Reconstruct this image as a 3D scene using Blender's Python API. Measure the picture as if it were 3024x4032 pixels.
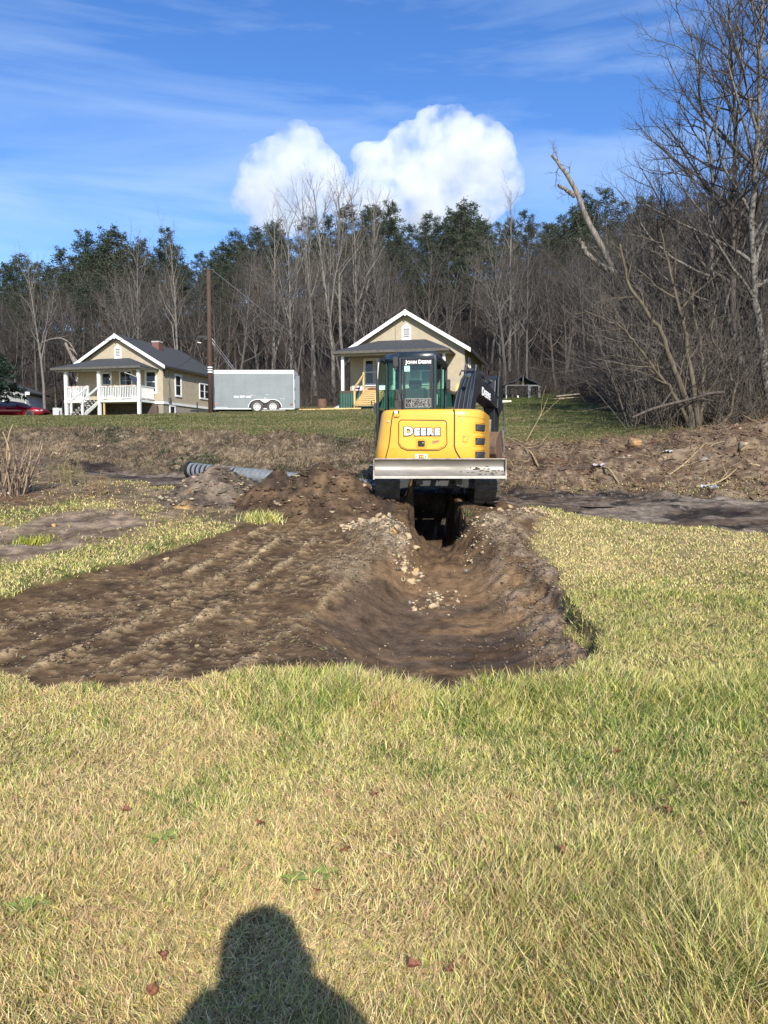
import bpy, bmesh, math, random
import numpy as np
from mathutils import Vector, Matrix, Euler
R = math.radians
SC = bpy.context.scene
COL = SC.collection
for _o in list(bpy.data.objects): bpy.data.objects.remove(_o)

# ------------------------------------------------------------------ camera, sky, sun, exposure
CAM_Z, PITCH, FPX = 1.55, R(4.27), 3028.0
cd = bpy.data.cameras.new('camera'); cam = bpy.data.objects.new('camera', cd); COL.objects.link(cam)
cam.location = (0, 0, CAM_Z); cam.rotation_euler = (R(90) - PITCH, 0, 0)
cd.sensor_fit = 'VERTICAL'; cd.sensor_height = 36.0; cd.lens = 36.0 * FPX / 4032.0
cd.clip_start = 0.05; cd.clip_end = 8000
SC.camera = cam
SUN_EL, SUN_AZ = R(32), R(9)          # behind the camera, a little to the right
w = bpy.data.worlds.new('World'); SC.world = w; w.use_nodes = True
nt = w.node_tree; nt.nodes.clear()
def N(nt, typ, **kw):
    n = nt.nodes.new(typ)
    for k, v in kw.items(): setattr(n, k, v)
    return n
out = N(nt, 'ShaderNodeOutputWorld'); bg = N(nt, 'ShaderNodeBackground'); bg.inputs['Strength'].default_value = 0.1
sky = N(nt, 'ShaderNodeTexSky', sky_type='NISHITA', sun_disc=False, sun_elevation=SUN_EL, sun_rotation=math.pi - SUN_AZ)
sky.air_density = 1.0; sky.dust_density = 0.3; sky.ozone_density = 3.0; sky.altitude = 300
hs = N(nt, 'ShaderNodeHueSaturation'); hs.inputs['Saturation'].default_value = 1.24; hs.inputs['Value'].default_value = 1.42; hs.inputs['Hue'].default_value = 0.511
nt.links.new(sky.outputs[0], hs.inputs['Color'])
# thin cirrus streaks high in the air
tc = N(nt, 'ShaderNodeTexCoord')
mp = N(nt, 'ShaderNodeMapping'); mp.inputs['Scale'].default_value = (1.3, 1.3, 8.0); mp.inputs['Rotation'].default_value = (R(8), R(7), 0)
nz = N(nt, 'ShaderNodeTexNoise'); nz.inputs['Scale'].default_value = 1.7; nz.inputs['Detail'].default_value = 7; nz.inputs['Roughness'].default_value = 0.55; nz.inputs['Distortion'].default_value = 0.5
mr = N(nt, 'ShaderNodeMapRange'); mr.inputs[1].default_value = 0.46; mr.inputs[2].default_value = 0.76; mr.inputs[3].default_value = 0.0; mr.inputs[4].default_value = 0.50
mx = N(nt, 'ShaderNodeMix', data_type='RGBA'); mx.inputs['B'].default_value = (5.2, 6.6, 8.4, 1)
nt.links.new(tc.outputs['Generated'], mp.inputs[0]); nt.links.new(mp.outputs[0], nz.inputs['Vector'])
nt.links.new(nz.outputs[0], mr.inputs[0]); nt.links.new(mr.outputs[0], mx.inputs['Factor'])
nt.links.new(hs.outputs[0], mx.inputs['A']); nt.links.new(mx.outputs['Result'], bg.inputs['Color'])
nt.links.new(bg.outputs[0], out.inputs['Surface'])
sd = bpy.data.lights.new('sun', 'SUN'); sun = bpy.data.objects.new('sun', sd); COL.objects.link(sun)
sd.energy = 5.0; sd.angle = R(0.53); sd.color = (1.0, 0.955, 0.87)
sun.rotation_euler = Vector((-math.sin(SUN_AZ) * math.cos(SUN_EL), math.cos(SUN_AZ) * math.cos(SUN_EL), -math.sin(SUN_EL))).to_track_quat('-Z', 'Y').to_euler()
sun.location = (10, -30, 30)
vs = SC.view_settings; vs.view_transform = 'Standard'; vs.look = 'None'; vs.exposure = 0.5; vs.gamma = 1.0
SC.render.engine = 'CYCLES'
cy = SC.cycles; cy.volume_bounces = 8; cy.max_bounces = 10; cy.transparent_max_bounces = 16; cy.use_denoising = True; cy.denoiser = 'OPENIMAGEDENOISE'; cy.denoising_prefilter = 'ACCURATE'
cy.volume_step_rate = 1.0; cy.sample_clamp_indirect = 4.0

# ------------------------------------------------------------------ helpers
rng = np.random.default_rng(7)
def ray(px, py):
    dx = (px - 1512.0) / FPX; dy = (2016.0 - py) / FPX
    c, s = math.cos(PITCH), math.sin(PITCH)
    return dx, c + s * dy, -s + c * dy
def P(px, py, Y):                       # the point a distance Y ahead that a photo pixel looks at
    a, b, c = ray(px, py); k = Y / b
    return np.array((a * k, Y, CAM_Z + c * k))
def _h(ix, iy, seed):
    h = (ix.astype(np.int64) * 374761393 + iy.astype(np.int64) * 668265263 + seed * 974634777) & 0xffffffff
    h = ((h ^ (h >> 13)) * 1274126177) & 0xffffffff
    h = h ^ (h >> 16)
    return (h & 0xffff) / 65535.0
def vn(x, y, seed=0):
    x = np.asarray(x, float); y = np.asarray(y, float)
    ix = np.floor(x); iy = np.floor(y); fx = x - ix; fy = y - iy
    fx = fx * fx * (3 - 2 * fx); fy = fy * fy * (3 - 2 * fy)
    a = _h(ix, iy, seed); b = _h(ix + 1, iy, seed); c = _h(ix, iy + 1, seed); d = _h(ix + 1, iy + 1, seed)
    return (a + (b - a) * fx) * (1 - fy) + (c + (d - c) * fx) * fy
def fbm(x, y, seed=0, o=4):
    s = 0; a = .5; t = 0
    for k in range(o):
        s = s + a * vn(np.asarray(x) * 2 ** k, np.asarray(y) * 2 ** k, seed + 17 * k); t += a; a *= .5
    return s / t
def sst(a, b, x):
    t = np.clip((np.asarray(x, float) - a) / (b - a), 0, 1); return t * t * (3 - 2 * t)

def npmesh(name, V, quads=None, tris=None, col=None, mat=None, normals=None, smooth=False, mats=None, midx=None):
    me = bpy.data.meshes.new(name)
    V = np.ascontiguousarray(V, dtype=np.float32).reshape(-1, 3)
    me.vertices.add(len(V)); me.vertices.foreach_set('co', V.ravel())
    li = []; ls = []; st = 0
    if quads is not None and len(quads):
        q = np.asarray(quads, np.int32).reshape(-1, 4); li.append(q.ravel()); ls.append(np.arange(len(q)) * 4); st = 4 * len(q)
    if tris is not None and len(tris):
        t = np.asarray(tris, np.int32).reshape(-1, 3); li.append(t.ravel()); ls.append(st + np.arange(len(t)) * 3)
    li = np.concatenate(li).astype(np.int32); ls = np.concatenate(ls).astype(np.int32)
    me.loops.add(len(li)); me.loops.foreach_set('vertex_index', li)
    me.polygons.add(len(ls)); me.polygons.foreach_set('loop_start', ls)
    if smooth: me.polygons.foreach_set('use_smooth', np.ones(len(ls), bool))
    if midx is not None: me.polygons.foreach_set('material_index', np.asarray(midx, np.int32))
    me.update(calc_edges=True)
    if col is not None:
        c = np.ones((len(V), 4), np.float32); cc = np.asarray(col, np.float32); c[:, :cc.shape[1]] = cc
        at = me.attributes.new('col', 'FLOAT_COLOR', 'POINT'); at.data.foreach_set('color', c.ravel())
    if normals is not None: me.normals_split_custom_set_from_vertices(np.asarray(normals, np.float32).tolist())
    for m_ in (mats or ([mat] if mat else [])): me.materials.append(m_)
    return me
def link(name, me, parent=None, loc=(0, 0, 0), rz=0.0):
    o = bpy.data.objects.new(name, me); COL.objects.link(o); o.location = loc; o.rotation_euler = (0, 0, rz)
    if parent: o.parent = parent
    return o
def tag(o, label=None, cat=None, group=None, kind=None):
    if label: o['label'] = label
    if cat: o['category'] = cat
    if group: o['group'] = group
    if kind: o['kind'] = kind
    return o
def empty(name, loc=(0, 0, 0), rz=0.0, label=None, cat=None, group=None):
    o = bpy.data.objects.new(name, None); COL.objects.link(o); o.location = loc; o.rotation_euler = (0, 0, rz); o.empty_display_size = .2
    return tag(o, label, cat, group)
def dup(root, loc, rz, scale=None, label=None):
    def cp(o, par):
        c = o.copy(); COL.objects.link(c)
        if par: c.parent = par
        for ch in o.children: cp(ch, c)
        return c
    r = cp(root, None); r.location = loc; r.rotation_euler = (0, 0, rz)
    if scale is not None: r.scale = scale if hasattr(scale, '__len__') else (scale,) * 3
    if label: r['label'] = label
    return r

class MB:
    """collects shapes and links them as ONE mesh object"""
    def __init__(s): s.v = []; s.f = []
    def add(s, vs, fs):
        b = len(s.v); s.v += [tuple(map(float, p)) for p in vs]; s.f += [tuple(i + b for i in f) for f in fs]; return s
    def box(s, x0, x1, y0, y1, z0, z1, M=None):
        vs = [(x, y, z) for z in (z0, z1) for x, y in ((x0, y0), (x1, y0), (x1, y1), (x0, y1))]
        if M is not None: vs = [M @ Vector(p) for p in vs]
        return s.add(vs, [(0, 3, 2, 1), (4, 5, 6, 7), (0, 1, 5, 4), (1, 2, 6, 5), (2, 3, 7, 6), (3, 0, 4, 7)])
    def bar(s, a, b, w, h, up=(0, 0, 1)):
        a = Vector(a); b = Vector(b); d = (b - a).normalized(); u = Vector(up)
        x = d.cross(u)
        if x.length < 1e-4: x = d.cross(Vector((1, 0, 0)))
        x.normalize(); u = x.cross(d)
        vs = [p + x * (i * w / 2) + u * (j * h / 2) for p in (a, b) for i, j in ((-1, -1), (1, -1), (1, 1), (-1, 1))]
        return s.add(vs, [(0, 3, 2, 1), (4, 5, 6, 7), (0, 1, 5, 4), (1, 2, 6, 5), (2, 3, 7, 6), (3, 0, 4, 7)])
    def tube(s, pts, r, k=8, cap=True):
        pts = [Vector(p) for p in pts]; n = len(pts)
        rr = r if hasattr(r, '__len__') else [r] * n
        vs = []; x = None
        for i in range(n):
            d = (pts[min(i + 1, n - 1)] - pts[max(i - 1, 0)])
            d = d.normalized() if d.length > 1e-9 else Vector((0, 0, 1))
            if x is None:
                x = d.orthogonal().normalized()
            else:
                x = x - d * x.dot(d); x = x.normalized() if x.length > 1e-6 else d.orthogonal().normalized()
            y = d.cross(x)
            for j in range(k):
                a = 2 * math.pi * j / k; vs.append(pts[i] + (x * math.cos(a) + y * math.sin(a)) * rr[i])
        fs = [(i * k + j, i * k + (j + 1) % k, (i + 1) * k + (j + 1) % k, (i + 1) * k + j) for i in range(n - 1) for j in range(k)]
        if cap: fs += [tuple(range(k - 1, -1, -1)), tuple(range((n - 1) * k, n * k))]
        return s.add(vs, fs)
    def prism(s, poly, fn, d0, d1):     # polygon (a,b) swept from d0 to d1; fn(a,b,d) -> point
        n = len(poly)
        vs = [fn(a, b, d0) for a, b in poly] + [fn(a, b, d1) for a, b in poly]
        fs = [tuple(range(n - 1, -1, -1)), tuple(range(n, 2 * n))] + [(i, (i + 1) % n, n + (i + 1) % n, n + i) for i in range(n)]
        return s.add(vs, fs)
    def grid(s, rows, close=False):
        m = len(rows[0]); vs = [p for r_ in rows for p in r_]
        fs = [(i * m + j, i * m + (j + 1) % m, (i + 1) * m + (j + 1) % m, (i + 1) * m + j) for i in range(len(rows) - 1) for j in range(m if close else m - 1)]
        return s.add(vs, fs)
    def build(s, name, mat, parent=None, loc=(0, 0, 0), rz=0.0, bevel=0, smooth=False, solid=0):
        me = bpy.data.meshes.new(name); me.from_pydata(s.v, [], s.f)
        bm = bmesh.new(); bm.from_mesh(me); bmesh.ops.recalc_face_normals(bm, faces=bm.faces); bm.to_mesh(me); bm.free()
        me.materials.append(mat)
        if smooth: me.shade_smooth()
        o = link(name, me, parent, loc, rz)
        if solid:
            m = o.modifiers.new('solid', 'SOLIDIFY'); m.thickness = solid; m.offset = 0
        if bevel:
            m = o.modifiers.new('bevel', 'BEVEL'); m.width = bevel; m.segments = 2; m.limit_method = 'ANGLE'; m.angle_limit = R(35)
        return o

def tubes(branches, sides=4):
    """branches: list of (pts (n,3), radii (n,)) -> V, quads"""
    by = {}
    for p, r in branches: by.setdefault(len(r), []).append((p, r))
    V = []; Q = []; base = 0
    for n, lst in by.items():
        p = np.array([a for a, _ in lst]); r = np.array([b for _, b in lst]); B = len(lst)
        t = np.empty_like(p); t[:, 1:-1] = p[:, 2:] - p[:, :-2]; t[:, 0] = p[:, 1] - p[:, 0]; t[:, -1] = p[:, -1] - p[:, -2]
        t /= np.linalg.norm(t, axis=2, keepdims=True) + 1e-9
        ref = np.where(np.abs(t[:, :1, 2:3]) > .8, np.array([[[1., .13, 0]]]), np.array([[[.1, .05, 1.]]]))
        x = np.cross(t, np.broadcast_to(ref, t.shape)); x /= np.linalg.norm(x, axis=2, keepdims=True) + 1e-9
        y = np.cross(t, x)
        a = np.arange(sides) * 2 * np.pi / sides
        ring = p[:, :, None] + r[:, :, None, None] * (np.cos(a)[None, None, :, None] * x[:, :, None] + np.sin(a)[None, None, :, None] * y[:, :, None])
        V.append(ring.reshape(-1, 3))
        b, i, j = np.meshgrid(np.arange(B), np.arange(n - 1), np.arange(sides), indexing='ij')
        o = base + (b * n + i) * sides; j2 = (j + 1) % sides
        Q.append(np.stack([o + j, o + j2, o + sides + j2, o + sides + j], -1).reshape(-1, 4))
        base += B * n * sides
    return np.concatenate(V), np.concatenate(Q)

# ------------------------------------------------------------------ materials (all procedural)
def mat(name, c1, c2=None, scale=8.0, rough=.7, metal=0.0, bump=0.0, bscale=None, spec=.5, coat=0.0, detail=5, lo=.35, hi=.65, stretch=None, coords='Object', rough2=None):
    m = bpy.data.materials.new(name); m.use_nodes = True; t = m.node_tree; p = t.nodes['Principled BSDF']
    p.inputs['Roughness'].default_value = rough; p.inputs['Metallic'].default_value = metal
    p.inputs['Specular IOR Level'].default_value = spec; p.inputs['Coat Weight'].default_value = coat
    p.inputs['Base Color'].default_value = (*c1, 1)
    if c2 is None and not bump: return m
    tc = N(t, 'ShaderNodeTexCoord'); mp = N(t, 'ShaderNodeMapping')
    if stretch: mp.inputs['Scale'].default_value = stretch
    t.links.new(tc.outputs[coords], mp.inputs[0])
    nz = N(t, 'ShaderNodeTexNoise'); nz.inputs['Scale'].default_value = scale; nz.inputs['Detail'].default_value = detail; nz.inputs['Roughness'].default_value = .6
    t.links.new(mp.outputs[0], nz.inputs['Vector'])
    if c2 is not None:
        mr = N(t, 'ShaderNodeMapRange'); mr.inputs[1].default_value = lo; mr.inputs[2].default_value = hi
        mx = N(t, 'ShaderNodeMix', data_type='RGBA'); mx.inputs['A'].default_value = (*c1, 1); mx.inputs['B'].default_value = (*c2, 1)
        t.links.new(nz.outputs[0], mr.inputs[0]); t.links.new(mr.outputs[0], mx.inputs['Factor']); t.links.new(mx.outputs['Result'], p.inputs['Base Color'])
        if rough2 is not None:
            r2 = N(t, 'ShaderNodeMapRange'); r2.inputs[1].default_value = lo; r2.inputs[2].default_value = hi; r2.inputs[3].default_value = rough; r2.inputs[4].default_value = rough2
            t.links.new(nz.outputs[0], r2.inputs[0]); t.links.new(r2.outputs[0], p.inputs['Roughness'])
    if bump:
        n2 = N(t, 'ShaderNodeTexNoise'); n2.inputs['Scale'].default_value = bscale or scale * 4; n2.inputs['Detail'].default_value = 4
        t.links.new(mp.outputs[0], n2.inputs['Vector'])
        b = N(t, 'ShaderNodeBump'); b.inputs['Strength'].default_value = bump; b.inputs['Distance'].default_value = .02
        t.links.new(n2.outputs[0], b.inputs['Height']); t.links.new(b.outputs[0], p.inputs['Normal'])
    return m
def mat_col(name, rough=.8, bump=0., bscale=60., trans=0.0, nscale=90., namt=.35, spec=.3):
    """colour from the mesh's own 'col' attribute (albedo), alpha = roughness"""
    m = bpy.data.materials.new(name); m.use_nodes = True; t = m.node_tree; p = t.nodes['Principled BSDF']
    p.inputs['Roughness'].default_value = rough; p.inputs['Specular IOR Level'].default_value = spec
    a = N(t, 'ShaderNodeAttribute', attribute_name='col'); src = a.outputs['Color']
    if namt:
        tc = N(t, 'ShaderNodeTexCoord'); nz = N(t, 'ShaderNodeTexNoise'); nz.inputs['Scale'].default_value = nscale; nz.inputs['Detail'].default_value = 9; nz.inputs['Roughness'].default_value = .72
        t.links.new(tc.outputs['Object'], nz.inputs['Vector'])
        mr = N(t, 'ShaderNodeMapRange'); mr.inputs[1].default_value = .3; mr.inputs[2].default_value = .7; mr.inputs[3].default_value = 1 - namt; mr.inputs[4].default_value = 1 + namt
        t.links.new(nz.outputs[0], mr.inputs[0])
        mu = N(t, 'ShaderNodeVectorMath', operation='SCALE'); t.links.new(src, mu.inputs[0]); t.links.new(mr.outputs[0], mu.inputs['Scale']); src = mu.outputs[0]
    t.links.new(src, p.inputs['Base Color'])
    if bump:
        t.links.new(a.outputs['Alpha'], p.inputs['Roughness'])
        n2 = N(t, 'ShaderNodeTexNoise'); n2.inputs['Scale'].default_value = bscale; n2.inputs['Detail'].default_value = 8; n2.inputs['Roughness'].default_value = .65
        t.links.new(tc.outputs['Object'], n2.inputs['Vector'])
        b = N(t, 'ShaderNodeBump'); b.inputs['Strength'].default_value = bump; b.inputs['Distance'].default_value = .03
        t.links.new(n2.outputs[0], b.inputs['Height']); t.links.new(b.outputs[0], p.inputs['Normal'])
    if trans:
        tr = N(t, 'ShaderNodeBsdfTranslucent'); t.links.new(src, tr.inputs['Color'])
        ms = N(t, 'ShaderNodeMixShader'); ms.inputs[0].default_value = trans
        t.links.new(p.outputs[0], ms.inputs[1]); t.links.new(tr.outputs[0], ms.inputs[2]); t.links.new(ms.outputs[0], t.nodes['Material Output'].inputs[0])
    return m
def mat_glass(name, tint, refl=.1, rough=.02):
    m = bpy.data.materials.new(name); m.use_nodes = True; t = m.node_tree; t.nodes.remove(t.nodes['Principled BSDF'])
    tr = N(t, 'ShaderNodeBsdfTransparent'); tr.inputs[0].default_value = (*tint, 1)
    gl = N(t, 'ShaderNodeBsdfGlossy'); gl.inputs['Roughness'].default_value = rough
    ms = N(t, 'ShaderNodeMixShader'); ms.inputs[0].default_value = refl
    t.links.new(tr.outputs[0], ms.inputs[1]); t.links.new(gl.outputs[0], ms.inputs[2]); t.links.new(ms.outputs[0], t.nodes['Material Output'].inputs[0])
    return m

# ------------------------------------------------------------------ terrain height, from contour lines across the plot
def line_(pts, zf=None):
    q = np.array([P(*p) for p in pts]); q = q[np.argsort(q[:, 0])]
    return q[:, 0], q[:, 1], q[:, 2]
def flat_(Y, xs, zs): xs = np.array(xs, float); return xs, np.full(len(xs), float(Y)), np.array(zs, float)
FOOT = line_([(0, 1812, 19.5), (250, 1825, 18.6), (760, 1862, 17.2), (1100, 1885, 16.4), (1480, 1900, 15.8), (1960, 1925, 15.0), (2600, 1932, 14.8), (3024, 1950, 14.4)])
TOP = line_([(0, 1690, 23), (300, 1690, 22.6), (700, 1708, 21.5), (1400, 1735, 20), (1990, 1755, 18.8), (2300, 1755, 18.3), (2450, 1740, 18.2), (2700, 1705, 18.6), (3024, 1682, 18.8)])
CREST = line_([(0, 1640, 40), (300, 1638, 40), (800, 1625, 40), (1480, 1611, 40), (2200, 1597, 40), (3024, 1590, 40)])
CONT = [flat_(-12, [0], [-.3]), flat_(4.5, [-6, 0, 6], [0.02, 0, 0.02]), flat_(7, [0], [.14]), flat_(9, [0], [.33]), flat_(11, [-6, 6], [.58, .54]),
        flat_(12.7, [-6, 0, 6], [.80, .76, .72]), FOOT, TOP, CREST, flat_(58, [-30, -12, 0, 10, 20], [4.45, 4.5, 4.95, 5.5, 5.9]),
        flat_(72, [-50, -20, 0, 20, 50], [5.1, 5.5, 7.0, 8.0, 8.5]), flat_(135, [-75, -40, 0, 40, 80], [21, 25, 31, 33, 33]), flat_(240, [0], [14])]
def Hbase(x, y):
    x = np.asarray(x, float); y = np.asarray(y, float); x, y = np.broadcast_arrays(x, y)
    Ys = [np.interp(x, c[0], c[1]) for c in CONT]; Zs = [np.interp(x, c[0], c[2]) for c in CONT]
    h = np.where(y < Ys[0], Zs[0], Zs[-1]).astype(float)
    for k in range(len(CONT) - 1):
        t = (y - Ys[k]) / (Ys[k + 1] - Ys[k]); m = (t >= 0) & (t < 1)
        if k == 6: t = t * .4 + .6 * t * t * (3 - 2 * t)
        h = np.where(m, Zs[k] + (Zs[k + 1] - Zs[k]) * t, h)
    return h
def gp(px, py, lift=0.0):               # where a photo pixel's line of sight meets the ground
    a, b, c = ray(px, py); Y = np.arange(1.3, 110, .02); X = a / b * Y; Z = CAM_Z + c / b * Y
    d = Z - Hbase(X, Y) - lift; i = np.argmax(d < 0)
    return np.array((X[i], Y[i]))
def gpoly(pts): return np.array([gp(*p) for p in pts])
def sdf(x, y, poly):                    # >0 inside
    d2 = np.full(np.shape(x), 1e9); ins = np.zeros(np.shape(x), bool); n = len(poly)
    for i in range(n):
        ax, ay = poly[i]; bx, by = poly[(i + 1) % n]; ex, ey = bx - ax, by - ay
        t = np.clip(((x - ax) * ex + (y - ay) * ey) / (ex * ex + ey * ey + 1e-12), 0, 1)
        d2 = np.minimum(d2, (x - ax - t * ex) ** 2 + (y - ay - t * ey) ** 2)
        c = ((ay > y) != (by > y)) & (x < (bx - ax) * (y - ay) / (by - ay + 1e-12) + ax); ins ^= c
    return np.where(ins, 1, -1) * np.sqrt(d2)
DIG = gpoly([(-500, 2420), (0, 2350), (180, 2285), (420, 2225), (650, 2175), (850, 2105), (1020, 2050), (1200, 2030), (1400, 1985), (1470, 1955), (1700, 1960), (1960, 1968), (2060, 1990), (2170, 2015),
             (2120, 2080), (2060, 2150), (2190, 2230), (2205, 2290), (2225, 2360), (2260, 2440), (2375, 2515), (2285, 2590), (2270, 2670), (2160, 2690), (1990, 2700), (1740, 2735), (1560, 2705), (1400, 2640), (1050, 2645), (900, 2655), (740, 2700), (400, 2730), (180, 2690), (-100, 2650), (-500, 2660)])
PATCH = gpoly([(-300, 2060), (60, 2075), (230, 2020), (480, 2005), (580, 2045), (520, 2085), (420, 2110), (330, 2150), (150, 2175), (60, 2200), (-300, 2215)])
ROAD = np.concatenate([gpoly([(3600, 1975), (3024, 1962), (2600, 1946), (2100, 1938), (1700, 1915), (1300, 1897), (1000, 1884), (760, 1868), (450, 1842), (240, 1828), (60, 1822), (-200, 1815)]),
                       gpoly([(-200, 1830), (120, 1838), (280, 1852), (450, 1880), (640, 1905), (900, 1945), (1300, 1975), (1600, 1990), (1960, 1985), (2150, 1998), (2330, 2036), (2600, 2066), (3024, 2100), (3600, 2150)])])
WEEDY = gpoly([(-300, 1840), (260, 1850), (520, 1900), (760, 1930), (1100, 1950), (1450, 1960), (1480, 2010), (1250, 2075), (1000, 2085), (850, 2070), (690, 2050), (560, 2005), (470, 1990), (300, 1960), (180, 1990), (-300, 2010)])
STRIP = gpoly([(3400, 2125), (2600, 2062), (2330, 2030), (2170, 2010), (2100, 2090), (2060, 2160), (2200, 2240), (2420, 2300), (2700, 2250), (3024, 2200), (3400, 2200)])
# the dug hollow and the trench: y, left edge, right edge, floor height (None = grade), ramp fractions left/right
DUG = [(5.0, .1, 1.1, 0.), (5.25, -.25, 1.32, -.09), (5.65, -.55, 1.6, -.26), (6.3, -.85, 1.80, -.285), (7.2, -.85, 1.80, -.235), (8.0, -.62, 1.74, -.14), (9.0, -.12, 1.52, .02), (9.9, .22, 1.34, .20), (10.75, .38, 1.20, .29), (11.0, .40, 1.20, -.42), (13.2, .42, 1.18, -.38), (13.75, .46, 1.12, .80)]
DUGA = np.array(DUG)
def carve(x, y, h):
    xl = np.interp(y, DUGA[:, 0], DUGA[:, 1]); xr = np.interp(y, DUGA[:, 0], DUGA[:, 2]); zf = np.interp(y, DUGA[:, 0], DUGA[:, 3])
    wob = (fbm(x * 2.5, y * 2.5, 5) - .5) * .24; xl = xl + wob; xr = xr + (fbm(x * 3, y * 3.3, 6) - .5) * .16
    p = (x - xl) / (xr - xl); deep = sst(10.6, 11.0, y)
    wl = .38 * (1 - deep) + .10 * deep; wr = .34 * (1 - deep) + .10 * deep
    left = sst(0, 1, p / wl)
    q = (1 - p) / wr; cliff = .40 * (1 - sst(8.0, 9.2, y)) * sst(5.0, 5.5, y)
    right = np.where(q <= 0, 0, cliff * np.clip(q / .06, 0, 1) + (1 - cliff) * sst(0, 1, q))
    s = np.clip(left, 0, 1) * np.clip(right, 0, 1)
    ok = (y > DUGA[0, 0]) & (y < DUGA[-1, 0])
    d = np.where(ok, np.minimum(zf - h, 0) * s, 0)
    return d
LANE = np.array([.235, .972]); LNRM = np.array([.972, -.235])
def masks(x, y):
    m = {}
    e = (fbm(x * 2.2, y * 2.2, 11) - .5) * .42 + (vn(x * 9, y * 9, 12) - .5) * .13
    far = sst(10, 30, y)
    m['dig'] = sst(-.03, .05, sdf(x, y, DIG) + e * .75)
    m['patch'] = sst(-.35, .15, sdf(x, y, PATCH) + e * 1.6)
    m['road'] = sst(-.15, .15, sdf(x, y, ROAD) + e * .9)
    m['weedy'] = sst(-.4, .4, sdf(x, y, WEEDY) + e * 2)
    m['strip'] = sst(-.5, .5, sdf(x, y, STRIP) + e * 2)
    fy = np.interp(x, FOOT[0], FOOT[1]); ty = np.interp(x, TOP[0], TOP[1])
    ee = (fbm(x * .8, y * .8, 13) - .5) * 2.4
    m['bank'] = sst(-1.1, -.5, y - fy) * (1 - sst(-.2, 1.3, y - ty - .1 + ee * sst(-1, 3, -np.abs(y - ty) + 2)))
    m['right'] = sst(1.5, 3.5, x)
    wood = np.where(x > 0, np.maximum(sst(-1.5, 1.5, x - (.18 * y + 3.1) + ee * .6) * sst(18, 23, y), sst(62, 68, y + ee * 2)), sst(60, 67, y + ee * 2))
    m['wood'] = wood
    return m
def bumps(x, y, m, fine=True):
    h = (fbm(x * .5, y * .5, 21) - .5) * .10 * (1 - m['dig'] * .6) * (1 - m['wood'])
    h = h + m['wood'] * (fbm(x * .15, y * .15, 22) - .5) * 1.0
    h = h + m['bank'] * ((fbm(x * 1.4, y * 1.4, 23, 5) - .5) * .46 + (fbm(x * 4.5, y * 4.5, 24) - .5) * .22)
    h = h + m['road'] * ((fbm(x * .9, y * 3.5, 25) - .5) * .13 + (fbm(x * 4, y * 6, 27, 4) - .5) * .10 - .02)
    h = h + m['patch'] * ((fbm(x * 3, y * 3, 26) - .5) * .12)
    return h
def track_marks(x, y, m):
    s = x * LANE[0] + y * LANE[1]; u = x * LNRM[0] + y * LNRM[1]
    wob = (vn(x * .7, y * .7, 31) - .5) * .5; uu = u + wob * .25
    lane = np.abs(((uu / .46) % 1) - .5) * 2
    lane = lane + (fbm(x * 5, y * 5, 39) - .5) * .34; ridge = sst(.70, .90, lane)                       # raised crumbs between two track passes
    chev = np.abs(((uu / .23) % 1) - .5) * .16 + (fbm(x * 3, y * 3, 38) - .5) * .16
    bar = .5 + .5 * np.cos((s + chev + (vn(u * 3, s * .5, 33) - .5) * .06) * 2 * math.pi / .125)
    crumb = vn(x * 13, y * 13, 36) * .6 + vn(x * 27, y * 27, 37) * .4; bar = sst(.60, .95, bar) * sst(.30, .52, fbm(x * 2.3, y * 2.3, 34)) * sst(.36, .56, crumb)
    area = m['dig'] * (1 - sst(-1.0, -.35, x - .12 * (y - 6.3) - (y > 9) * .2)) * sst(-.05, .5, sdf(x, y, DIG))
    patchy = sst(.32, .52, fbm(u * 2.6, s * .7, 35))
    return area, np.clip(ridge * patchy * sst(.30, .58, crumb + .15 * patchy), 0, 1), bar
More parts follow.
